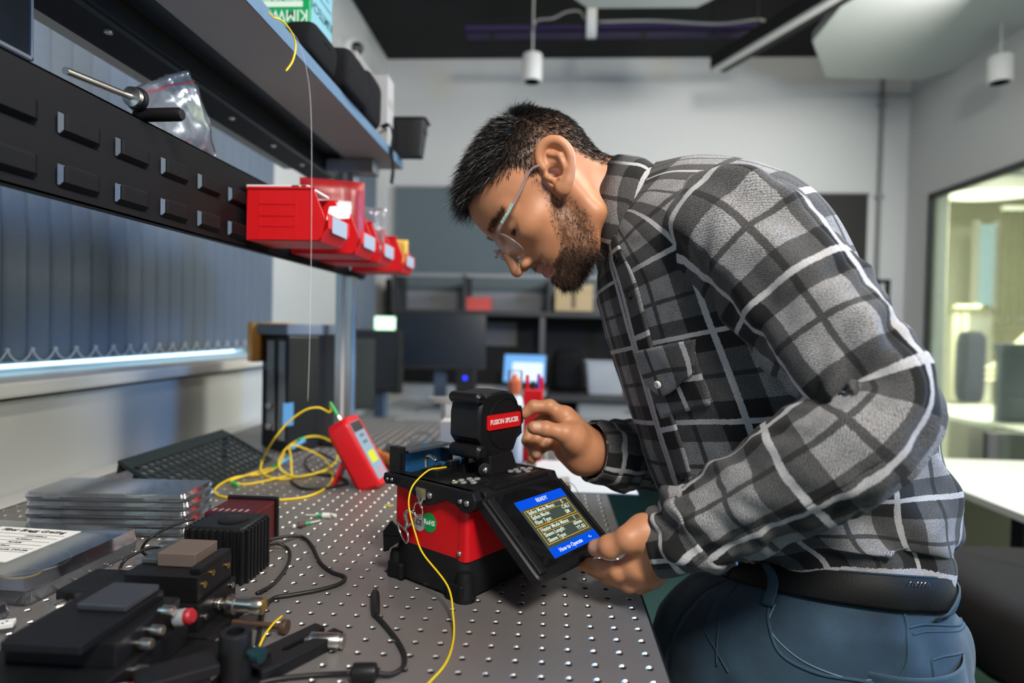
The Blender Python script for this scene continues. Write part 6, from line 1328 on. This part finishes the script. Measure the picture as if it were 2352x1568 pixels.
for r_ in range(4): b = MB(); b.box(V3(-.25, 2.30-.045+.03*r_, -.1295), (.37, .020, .004), rotz(.1)); obj('key_row', b, M_grey, kb_)
for (x, y, a), l_ in (((-.12, 1.95, .3), 'loose white sheet on the near corner of the far desk'), ((-.30, 2.02, -.2), 'white sheet lying beside the keyboard on the far desk')):
    b = MB(); b.box((x, y, -.1490), (.21, .297, .0012), rotz(a)); obj('paper_sheet', b, M_paper, None, l_, 'paper')
sk = thing('speaker', 'small black speaker with a blue power light on the far desk', 'speaker', (0, 2.7, -.15)); sp0 = at(1068, 868, y=2.7); b = MB(); b.span((sp0[0]-.05, 2.70, -.1495), (sp0[0]+.05, 2.80, sp0[2]+.05)); obj('cabinet', b, M_void, sk, bevel=.005); b = MB(); b.rev([(.011, 0), (.009, .004), (.0005, .005)], (sp0[0], 2.70, sp0[2]), (0, -1, 0), 16); obj('light', b, mat('blue_light', (0, 0, 1), .4, emit=(.02, .06, 1), estr=2.0), sk)
# dark bench with hutch along the back wall
bh = thing('wall_bench', 'dark bench with an open hutch along the back wall', 'bench', (.7, 3.1, -T)); BX0, BX1 = .12, 1.75
b = MB(); b.span((BX0, 2.80, -.075), (BX1, YB-.005, -.045)); obj('bench_top', b, M_darkdesk, bh, bevel=.003)
for x in (BX0+.02, .95, BX1-.04): b = MB(); b.span((x, 2.86, -T), (x+.03, 3.36, -.075)); obj('side_panel', b, M_darkdesk, bh)
HZ = at(1200, 715, y=3.12)[2]; HT = at(1200, 634, y=3.12)[2]; HX0, HX1 = at(905, 700, y=3.12)[0], 1.75
b = MB(); b.span((HX0, 3.08, HZ-.03), (HX1, YB-.006, HZ)); obj('hutch_shelf', b, M_darkdesk, bh, bevel=.002); b = MB(); b.span((HX0, 3.10, HT-.012), (HX1, 3.13, HT+.008)); obj('hutch_rail', b, M_grey, bh)
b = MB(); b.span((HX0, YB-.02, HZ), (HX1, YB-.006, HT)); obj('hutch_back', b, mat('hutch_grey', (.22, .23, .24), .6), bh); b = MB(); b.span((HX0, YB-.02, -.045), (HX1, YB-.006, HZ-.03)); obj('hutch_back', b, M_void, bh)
for u in (908, 1068, 1262, 1440): x = at(u, 680, y=3.12)[0]; b = MB(); b.span((x-.008, 3.08, HZ), (x+.008, YB-.02, HT)); obj('divider', b, M_darkdesk, bh)
for u in (1245, 1420): x = at(u, 800, y=3.12)[0]; b = MB(); b.span((x-.015, 3.09, -.045), (x+.015, 3.14, HZ-.03)); obj('upright', b, mat('upright_grey', (.10, .10, .11), .5, .3), bh)
q = at(1145, 765, y=3.30); b = MB(); b.span((q[0]-.11, YB-.026, q[2]-.08), (q[0]+.11, YB-.022, q[2]+.07)); o = obj('pinned_sheet', b, mat('grey_sheet', (.16, .16, .17), .7), None, 'grey sheet pinned to the dark panel under the hutch', 'paper')
def cbox(name, u0, v0, u1, v1, y, dy, m, label, cat, lidm=None):
    a = at(u0, v1, y=y); c_ = at(u1, v0, y=y); zb = a[2]; t = thing(name, label, cat, ((a[0]+c_[0])/2, y+dy/2, zb)); b = MB(); b.span((a[0], y, zb), (c_[0], y+dy, c_[2])); obj('box', b, m, t, bevel=.003)
    b = MB(); b.span((a[0]-.003, y-.003, zb+(c_[2]-zb)*.72), (c_[0]+.003, y+dy+.003, c_[2]+.002)); obj('lid', b, lidm or m, t, bevel=.003); return t, a, c_
zb_ = at(1095, 714, y=3.14)[2]
t, a, c_ = cbox('red_box', 1066, 684, 1126, 714, 3.14, .12, mat('coral_box', (.62, .09, .08), .6), 'small red box on the hutch shelf', 'box')
t, a, c_ = cbox('cardboard_box', 1274, 654, 1362, 714, 3.14, .16, mat('cardboard', (.50, .38, .22), .8), 'tan cardboard box on the hutch shelf', 'box'); b = MB(); xm = (a[0]+c_[0])/2; b.span((xm-.012, 3.136, a[2]+.02), (xm+.012, 3.1375, c_[2]-.03)); obj('print', b, mat('box_print', (.15, .11, .07), .7), t)
# laptop, clear tub, black bag on the bench
lp = thing('laptop', 'open laptop with a bright blue and white screen on the bench', 'laptop', (.2, 2.95, -.045)); l0 = at(1205, 846, y=2.98); LPF = frame(l0, unit((1, -.12, 0)), unit((0, .22, 1))); b = MB(LPF); b.span((-.125, -.085, .001), (.125, .085, .008)) if False else b.span((-.125, -.085, -.008), (.125, .085, -.001)); lid_ = obj('lid', b, M_blackplastic, lp, bevel=.002)
M_lap = mat('laptop_screen', (0, 0, 0), .3, emit=(.16, .42, .85), estr=1.2); b = MB(LPF); b.span((-.118, -.078, -.001), (.118, .078, .0005)); ls_ = obj('screen_panel', b, M_lap, lid_); b = MB(LPF); b.span((-.07, -.070, .0005), (.105, .035, .0009)); obj('window', b, mat('laptop_window', (0, 0, 0), .3, emit=(.72, .86, 1), estr=1.25), ls_)
b = MB(); b.span((l0[0]-.125, 2.74, -.0445), (l0[0]+.125, 2.96, -.026)); obj('base', b, mat('laptop_grey', (.35, .38, .40), .4, .4), lp, bevel=.003); b = MB(); b.span((l0[0]-.10, 2.86, -.026), (l0[0]+.10, 2.94, -.0255)); obj('keys', b, M_ink, lp)
q0, q1 = at(1345, 895, y=2.92), at(1440, 836, y=2.92); tb = thing('clear_tub', 'translucent plastic tub of small parts on the bench', 'tub', ((q0[0]+q1[0])/2, 3.0, -.045)); xm = (q0[0]+q1[0])/2; wd_ = q1[0]-q0[0]
b = MB(); b.loft([[(x, y, z) for x, y in rrect(wd_+g, .18+g, .02, 4, (xm, 3.02))] for z, g in ((-.044, -.03), (q1[2], 0), (q1[2]+.002, .012), (q1[2]+.008, .012), (q1[2]+.008, -.004), (-.040, -.034))]); obj('tub', b, mat('milky_plastic', (.62, .66, .72), .3, trans=.5, ior=1.2), tb, smooth=38); b = MB(); b.box((xm, 3.02, -.015), (wd_*.7, .12, .045), rotz(.2)); obj('contents', b, mat('grey_parts', (.20, .21, .24), .6, noise=.8, nscale=60), tb, bevel=.01)
soft_box('black_bag', (at(1270, 800, y=3.1)[0], 3.0, -.0445), (at(1335, 800, y=3.1)[0], 3.2, .20), M_nylon, 'black bag slumped on the bench under the hutch', 'bag')
cb = thing('drawer_unit', 'pale grey drawer unit hung under the dark bench', 'drawers', (.62, 3.0, -.27)); b = MB(); b.span((.28, 2.84, -.27), (.90, 3.34, -.0755)); obj('body', b, mat('pedestal_grey', (.30, .31, .32), .5), cb, bevel=.004)
for z in (-.265, -.172): b = MB(); b.span((.29, 2.832, z), (.89, 2.84, z+.088)); dr_ = obj('drawer', b, MATS['pedestal_grey'], cb, bevel=.002); b = MB(); b.span((.54, 2.822, z+.05), (.66, 2.832, z+.06)); obj('handle', b, M_steel, dr_)
b = MB(); b.span((BX0+.05, YB-.03, -T), (.95, YB-.006, -.08)); obj('carpet_standin', b, M_carpet, bh)  # added upright panel in carpet colour, stands in for floor farther back
# boards, pipe and fittings on the back wall
a, c_ = at(905, 630, y=YB-.02), at(1400, 434, y=YB-.02); t = thing('pinboard', 'wide blue-grey pinboard on the back wall behind the man\'s head', 'board', ((a[0]+c_[0])/2, YB-.02, a[2])); b = MB(); b.span((a[0], YB-.022, a[2]-.10), (c_[0], YB-.004, c_[2])); obj('panel', b, mat('blue_grey_felt', (.115, .150, .165), .9), t); b = MB(); b.span((a[0]-.01, YB-.026, c_[2]), (c_[0]+.01, YB-.004, c_[2]+.012)); b.span((a[0]-.01, YB-.026, a[2]-.10), (a[0], YB-.004, c_[2])); obj('frame', b, M_grey, t)
a, c_ = at(1800, 640, y=YB-.02), at(1994, 447, y=YB-.02); t = thing('blackboard', 'black wall panel showing behind the man\'s shoulder', 'board', ((a[0]+c_[0])/2, YB-.02, a[2])); b = MB(); b.span((a[0], YB-.025, a[2]-.2), (c_[0], YB-.004, c_[2])); obj('panel', b, mat('charcoal_panel', (.018, .016, .016), .7), t, bevel=.003); b = MB(); b.span((a[0], YB-.030, c_[2]-.006), (c_[0]+.004, YB-.004, c_[2]+.006)); obj('frame', b, M_frame, t)
xq = at(2024, 400, y=YB-.03)[0]; t = thing('conduit', 'slim grey conduit running down the back wall near the corner', 'pipe', (xq, YB-.02, .3)); b = MB(); b.cyl((xq, YB-.018, .30), (xq, YB-.018, ZC-.003), .013, n=14); obj('pipe', b, mat('conduit_grey', (.22, .23, .23), .5), t, smooth=40)
for z in (.55, 1.15, 1.7): b = MB(); b.span((xq-.022, YB-.034, z), (xq+.022, YB-.003, z+.02)); obj('clip', b, M_grey, t)
a, c_ = at(2008, 720, y=3.0), at(2044, 642, y=3.0); t = thing('sign_holder', 'empty black frame on a stand near the corner', 'frame', ((a[0]+c_[0])/2, 3.0, -T)); b = MB(); w_ = .022; b.span((a[0], 2.99, a[2]-.1), (a[0]+w_, 3.01, c_[2])); b.span((c_[0]-w_, 2.99, a[2]-.1), (c_[0], 3.01, c_[2])); b.span((a[0], 2.99, c_[2]-w_), (c_[0], 3.01, c_[2])); b.span((a[0], 2.99, a[2]-.1), (c_[0], 3.01, a[2]-.1+w_)); obj('frame', b, M_void, t); b = MB(); xm = (a[0]+c_[0])/2; b.cyl((xm, 3.0, -T+.012), (xm, 3.0, a[2]-.1), .012, n=12); b.cyl((xm, 3.0, -T), (xm, 3.0, -T+.012), .14, n=24); obj('stand', b, M_void, t)
a, c_ = at(860, 757, y=3.20), at(910, 727, y=3.20); t = thing('exit_sign', 'glowing green and white exit sign box in the far left corner', 'sign', ((a[0]+c_[0])/2, 3.2, a[2])); b = MB(); b.span((a[0], 3.20, a[2]), (c_[0], 3.24, c_[2])); obj('box', b, M_whiteplastic, t, bevel=.003); b = MB(); b.span((a[0]+.003, 3.198, a[2]+.003), (c_[0]-.003, 3.2, c_[2]-.003)); fc_ = obj('light_panel', b, mat('exit_panel', (.1, .4, .2), .4, emit=(.62, 1, .68), estr=2.2), t)
b = MB(); xm = (a[0]+c_[0])/2; b.span((xm-.002, 3.19, c_[2]), (xm+.03, 3.22, at(885, 640, y=3.2)[2])); b.span((xm+.004, 3.22, c_[2]+.01), (xm+.02, YB-.002, c_[2]+.03)); obj('hanger', b, M_void, t, bevel=.004)
# ------------------------------------------------------------------ ceiling
def hexp(name, pts, z, th, label):
    t = thing(name, label, 'ceiling panel', (*np.mean(pts, 0), z)); b = MB(); b.prism(pts, z, z+th); obj('panel', b, mat('acoustic_felt', (.52, .55, .53), .85), t, bevel=.004); c_ = np.mean(pts, 0)
    for k in range(3): q = c_+(np.array(pts[k*2 % len(pts)])-c_)*.6; b = MB(); b.cyl((q[0], q[1], z+th), (q[0], q[1], ZC-.001), .003, n=8); obj('hanger', b, M_frame, t)
zp = 1.75; P_ = lambda u, v: at(u, v, z=zp)[:2]
hexp('ceiling_panel', [P_(1865, 95), P_(1895, 178), P_(2110, 185), P_(2250, 148), (2.24, 2.2), (1.95, 2.0), (1.35, 2.1)], zp, .045, 'large angled pale acoustic panel hung at the upper right')
hexp('ceiling_panel', [P_(1315, -4), P_(1350, 20), P_(1600, 18), P_(1648, -6), (.78, 1.55), (.20, 1.55)], zp, .045, 'pale acoustic panel whose far edge shows at the top of the view')
bmz = 1.70; e0, e1 = at(1648, 168, z=bmz), at(1900, 22, z=bmz); dv = unit(e1-e0); lb_ = thing('light_track', 'long black light track with a pale lower edge crossing the ceiling', 'light', (*((e0+e1)/2)[:2], bmz)); TFm = frame(e0, dv, np.cross((0, 0, 1), dv)); b = MB(TFm); b.span((0, -.05, .010), (1.9, .05, .085)); obj('track', b, M_void, lb_, bevel=.004); b = MB(TFm); b.span((0, -.055, -.004), (1.9, -.015, .010)); obj('diffuser', b, mat('pale_diffuser', (.55, .55, .54), .5), lb_, bevel=.002)
for k in (.3, 1.5): b = MB(TFm); b.cyl((k, 0, .085), (k, 0, ZC-bmz-.001), .004, n=8); obj('hanger', b, M_frame, lb_)
def pendant(u, v0, v1, y, w, label, cord=True):
    a, c_ = at(u, v1, y=y), at(u, v0, y=y); t = thing('pendant_lamp', label, 'lamp', (a[0], y, a[2]), 'white cylinder pendant lamps'); r = w/2
    b = MB(); b.rev([(r*.92, 0), (r, .004), (r, c_[2]-a[2]-.004), (r*.94, c_[2]-a[2]), (.006, c_[2]-a[2]+.004)], a, (0, 0, 1), 28); obj('shade', b, M_whiteplastic, t, smooth=38); b = MB(); b.cyl((a[0], y, c_[2]), (a[0], y, ZC-.001), .0035, n=8); obj('cord', b, M_whiteplastic, t); b = MB(); b.rev([(r*.80, -.0004), (r*.5, -.0004)], a, (0, 0, 1), 24); obj('lens', b, M_glass, t)
pendant(1222, 126, 188, 2.66, .100, 'white cylinder pendant lamp hanging above the man\'s head')
pendant(2296, 130, 190, 2.45, .100, 'white cylinder pendant lamp under the angled panel at the right')
t = thing('cable_tray', 'dim purple cable tray across the black ceiling', 'cable tray', (.3, 2.7, 1.85)); q0, q1 = at(1070, 72, y=2.72), at(1735, 72, y=2.72); M_pur = mat('purple_tray', (.028, .016, .07), .7); b = MB(); b.span((q0[0], 2.70, q0[2]-.012), (q1[0], 2.80, q0[2]-.006)); b.span((q0[0], 2.70, q0[2]-.012), (q1[0], 2.706, q0[2]+.02)); b.span((q0[0], 2.794, q0[2]-.012), (q1[0], 2.80, q0[2]+.02)); obj('channel', b, M_pur, t)
for u in (1130, 1350, 1480, 1640): x = at(u, 70, y=2.72)[0]; b = MB(); b.span((x-.012, 2.695, q0[2]-.016), (x+.012, 2.805, q0[2]-.012)); b.cyl((x, 2.75, q0[2]-.012), (x, 2.75, ZC-.001), .004, n=8); obj('hanger', b, M_void, t)
A26 = lambda u, v: at(u, v, y=2.62)
b = MB(); b.tube([A26(1222, 78), A26(1232, 48), A26(1270, 42), A26(1300, 28), A26(1330, 26), A26(1345, 45)], .005, 8, 8); obj('ceiling_cable', b, mat('grey_flex', (.30, .30, .29), .5), None, 'looping grey flex above the pendant lamp', 'cable', smooth=True)
b = MB(); b.tube([A26(1375, 50), A26(1500, 48), A26(1650, 55), A26(1740, 45), A26(1758, 55), A26(1752, 75)], .006, 8, 8); obj('ceiling_cable', b, MATS['grey_flex'], None, 'long grey flex running along the ceiling tray', 'cable', smooth=True)
q0, q1 = A26(1355, 85), A26(1362, 22); t = thing('ceiling_sensor', 'white rectangular sensor stem hanging from the ceiling', 'sensor', q0); b = MB(); b.box((q0+q1)/2, (.05, .04, q1[2]-q0[2])); obj('stem', b, M_whiteplastic, t, bevel=.004); b = MB(); b.cyl((q1[0], q1[1], q1[2]), (q1[0], q1[1], ZC-.001), .008, n=10); obj('rod', b, M_void, t)
# security camera high on the left wall
sc0 = at(805, 115, y=2.55); t = thing('security_camera', 'white ball security camera on the left wall near the ceiling', 'camera', (XL+.05, 2.55, sc0[2])); b = MB(); b.rev([(.004, -.058), (.045, -.045), (.056, -.02), (.056, .02), (.045, .045), (.004, .055)], sc0, (.75, -.5, -.1), 26); obj('housing', b, M_whiteplastic, t, smooth=True); b = MB(); b.rev([(.036, 0), (.030, .018), (.014, .028), (.0005, .03)], sc0+unit((.75, -.5, -.1))*.045, (.75, -.5, -.1), 24); obj('lens', b, M_bezel, t, smooth=True); b = MB(); b.cyl((XL+.001, 2.55, sc0[2]+.02), sc0+V3(-.02, 0, .02), .022, n=16); b.cyl((XL+.001, 2.55, sc0[2]+.02), (XL+.012, 2.55, sc0[2]+.02), .05, n=24); obj('bracket', b, M_whiteplastic, t, smooth=40)
# ------------------------------------------------------------------ right: desk and chair in the room
rd = thing('white_desk', 'white desk at the right behind the man', 'desk', (1.8, 1.3, -T)); b = MB(); b.span((1.465, .60, -.205), (2.22, 2.09, -.18)); obj('desk_top', b, mat('white_laminate', (.56, .56, .51), .45), rd, bevel=.002)
for y in (.62, 1.55): b = MB(); b.span((1.66, y, -T+.03), (1.74, y+.05, -.206)); b.span((1.60, y-.01, -T), (2.18, y+.06, -T+.03)); obj('leg', b, M_void, rd, bevel=.003)
b = MB(); b.span((1.70, 1.95, -.55), (2.20, 1.97, -.206)); obj('modesty_panel', b, mat('warm_grey_panel', (.26, .25, .24), .6), rd)
oc = thing('upholstered_stool', 'dark grey upholstered stool at the right edge behind the man', 'stool', (1.32, .97, -T)); M_uph = mat('charcoal_fabric', (.016, .015, .015), .9, bump=.4, bscale=700, spec=.15)
soft_box('seat', (1.06, .72, -.430), (1.56, 1.22, -.235), M_uph, None, None, parent=oc)
b = MB(); b.cyl((1.32, .97, -T+.10), (1.32, .97, -.41), .028, n=16); obj('column', b, M_anod, oc, smooth=40)
for k in range(5):
    q = 2*PI*k/5+.3; e_ = V3(1.32+.25*math.cos(q), .97+.25*math.sin(q), -T+.065); b = MB(); b.tube([(1.32, .97, -T+.11), e_+V3(0, 0, .01)], [.022, .016], 10, 0); sp2 = obj('spoke', b, M_anod, oc, smooth=40); b = MB(); b.cyl(e_+V3(0, -.012, -.035), e_+V3(0, .012, -.035), .029, n=16); obj('caster', b, M_void, sp2, smooth=40)
# ------------------------------------------------------------------ the office beyond the glass
lamp_z = 1.68; t = thing('office_light', 'glowing oval ceiling light in the office beyond the glass', 'light', (3.0, 3.9, lamp_z)); c_ = at(2270, 442, z=1.62); b = MB(); b.loft([[(c_[0]+.42*r*math.cos(q), c_[1]+.30*r*math.sin(q), z) for q in np.arange(32)*2*PI/32] for r, z in ((.9, 1.60), (1, 1.63), (1, 1.70))]); obj('shade', b, M_whiteplastic, t, smooth=40); b = MB(); b.loft([[(c_[0]+.42*r*math.cos(q), c_[1]+.30*r*math.sin(q), z) for q in np.arange(32)*2*PI/32] for r, z in ((.5, 1.592), (.88, 1.598), (.88, 1.605))]); obj('diffuser', b, mat('lit_diffuser', (1, 1, 1), .5, emit=(1, .97, .72), estr=3.2), t)
b = MB(); b.cyl((c_[0], c_[1], 1.70), (c_[0], c_[1], 1.749), .02, n=12); obj('stem', b, M_whiteplastic, t)
a, c_ = at(2140, 870, y=4.6), at(2190, 540, y=4.6); b = MB(); b.span((a[0], 4.7, ZF), (c_[0]+.02, 5.0, 1.74)); obj('office_column', b, mat('cream_column', (.78, .78, .62), .6), None, 'bright cream column in the office beyond the glass', 'column', bevel=.004)
a, c_ = at(2245, 700, y=5.9), at(2288, 515, y=5.9); t = thing('office_window', 'slim pale blue window on the far office wall', 'window', ((a[0]+c_[0])/2, 5.9, a[2])); b = MB(); b.span((a[0], 5.92, a[2]), (c_[0], 5.95, c_[2])); obj('pane', b, mat('daylight_pane', (.4, .55, .6), .3, emit=(.55, .72, .75), estr=.7), t); b = MB(); b.span((a[0]-.04, 5.90, a[2]-.04), (a[0], 5.96, c_[2]+.04)); b.span((c_[0], 5.90, a[2]-.04), (c_[0]+.04, 5.96, c_[2]+.04)); obj('frame', b, M_whiteplastic, t); b = MB(); b.span((a[0]-.04, 5.95, ZF), (c_[0]+.04, OY1, a[2]-.05)); obj('wall_below', b, M_officewall, t)
a, c_ = at(2292, 745, y=5.3), at(2352, 515, y=5.3); t = thing('office_blind', 'olive vertical blind in the office beyond the glass', 'blind', (a[0]+.4, 5.3, a[2])); s0 = None
for k in range(14):
    x = a[0]+k*.085
    if x > OX-.1: break
    b = MB(); b.span((x, 5.30, a[2]), (x+.078, 5.303, c_[2]+.12)); obj('slat', b, mat('olive_fabric', (.13, .13, .085), .8), t)
b = MB(); b.span((a[0], 5.28, c_[2]+.12), (OX-.02, 5.32, c_[2]+.16)); b.span((OX-.04, 5.28, c_[2]+.12), (OX-.001, 5.32, c_[2]+.16)); obj('head_rail', b, M_whiteplastic, t)
dz = -.17; a = at(2165, 872, z=dz); t = thing('office_desk', 'pale desk standing beyond the glass', 'desk', (3.4, 3.3, -T)); b = MB(); b.span((2.62, 2.65, dz-.03), (4.4, 4.15, dz)); obj('desk_top', b, MATS['white_laminate'], t, bevel=.003)
for x, y in ((2.68, 2.72), (2.68, 4.05), (4.3, 2.72), (4.3, 4.05)): b = MB(); b.span((x, y, -T), (x+.05, y+.05, dz-.03)); obj('leg', b, mat('cream_metal', (.66, .64, .45), .5), t)
q0, q1 = at(2300, 885, y=3.2), at(2420, 792, y=3.2); t = thing('office_box', 'slate grey box standing on the desk beyond the glass', 'box', ((q0[0]+q1[0])/2, 3.2, dz)); b = MB(); b.span((q0[0], 3.2, dz+.0005), (q1[0], 3.27, q1[2])); obj('box', b, mat('slate_box', (.10, .12, .16), .6), t, bevel=.008); b = MB(); b.span((q0[0]-.004, 3.19, q1[2]-.04), (q1[0]+.004, 3.28, q1[2]+.004)); obj('lid', b, MATS['slate_box'], t, bevel=.006)
for (x, y), l_ in (((3.05, 3.1), 'white sheets spread on the desk beyond the glass'),): b = MB(); b.box((x, y, dz+.002), (.30, .21, .003), rotz(.3)); obj('paper_stack', b, M_paper, None, l_, 'paper')
q0, q1 = at(2205, 1050, y=2.75), at(2420, 985, y=2.75); b = MB(); b.span((q0[0], 2.55, -T+.05), (q1[0]+.3, 2.59, q1[2])); b.span((q0[0]+.02, 2.54, -T), (q0[0]+.06, 2.60, -T+.05)); b.span((q1[0]+.2, 2.54, -T), (q1[0]+.24, 2.60, -T+.05)); obj('office_screen', b, mat('grey_screen_panel', (.14, .14, .14), .7), None, 'grey low screen panel under the desk beyond the glass', 'screen', bevel=.004)
t = thing('stair_rail', 'pale sloping stair rail in the office beyond the glass', 'railing', (4.2, 4.9, -T))
for k in range(3):
    r0, r1 = at(2215, 845-k*0+k*14, y=4.62), at(2275, 845+k*14, y=4.62); r2 = at(2352, 775+k*16, y=4.62); b = MB(); b.tube([r0, r1, r2, r2+(r2-r1)*.5], .022, 8, 0); obj('rail', b, MATS['cream_metal'], t)
for u in (2195, 2215): r0 = at(u, 720, y=4.62); b = MB(); b.cyl((r0[0], 4.62, -T), (r0[0], 4.62, r0[2]), .025, n=10); obj('baluster', b, MATS['cream_metal'], t)
r0, r1 = at(2190, 705, y=4.62), at(2250, 705, y=4.62); b = MB(); b.tube([r0, r1], .02, 8, 0); obj('rail', b, MATS['cream_metal'], t)
soft_box('office_bag', (at(2212, 800, y=4.3)[0], 4.26, dz+.0), (at(2262, 800, y=4.3)[0], 4.42, at(2212, 760, y=4.3)[2]), M_nylon, 'dark bag standing on the cabinet beyond the glass', 'bag')
q0 = at(2220, 812, y=4.3); b = MB(); b.span((q0[0]-.02, 4.22, -T), (q0[0]+1.3, 4.46, dz-.002)); obj('office_cabinet', b, mat('olive_cabinet', (.22, .21, .15), .6), None, 'olive low cabinet beyond the pale office desk', 'cabinet', bevel=.004)
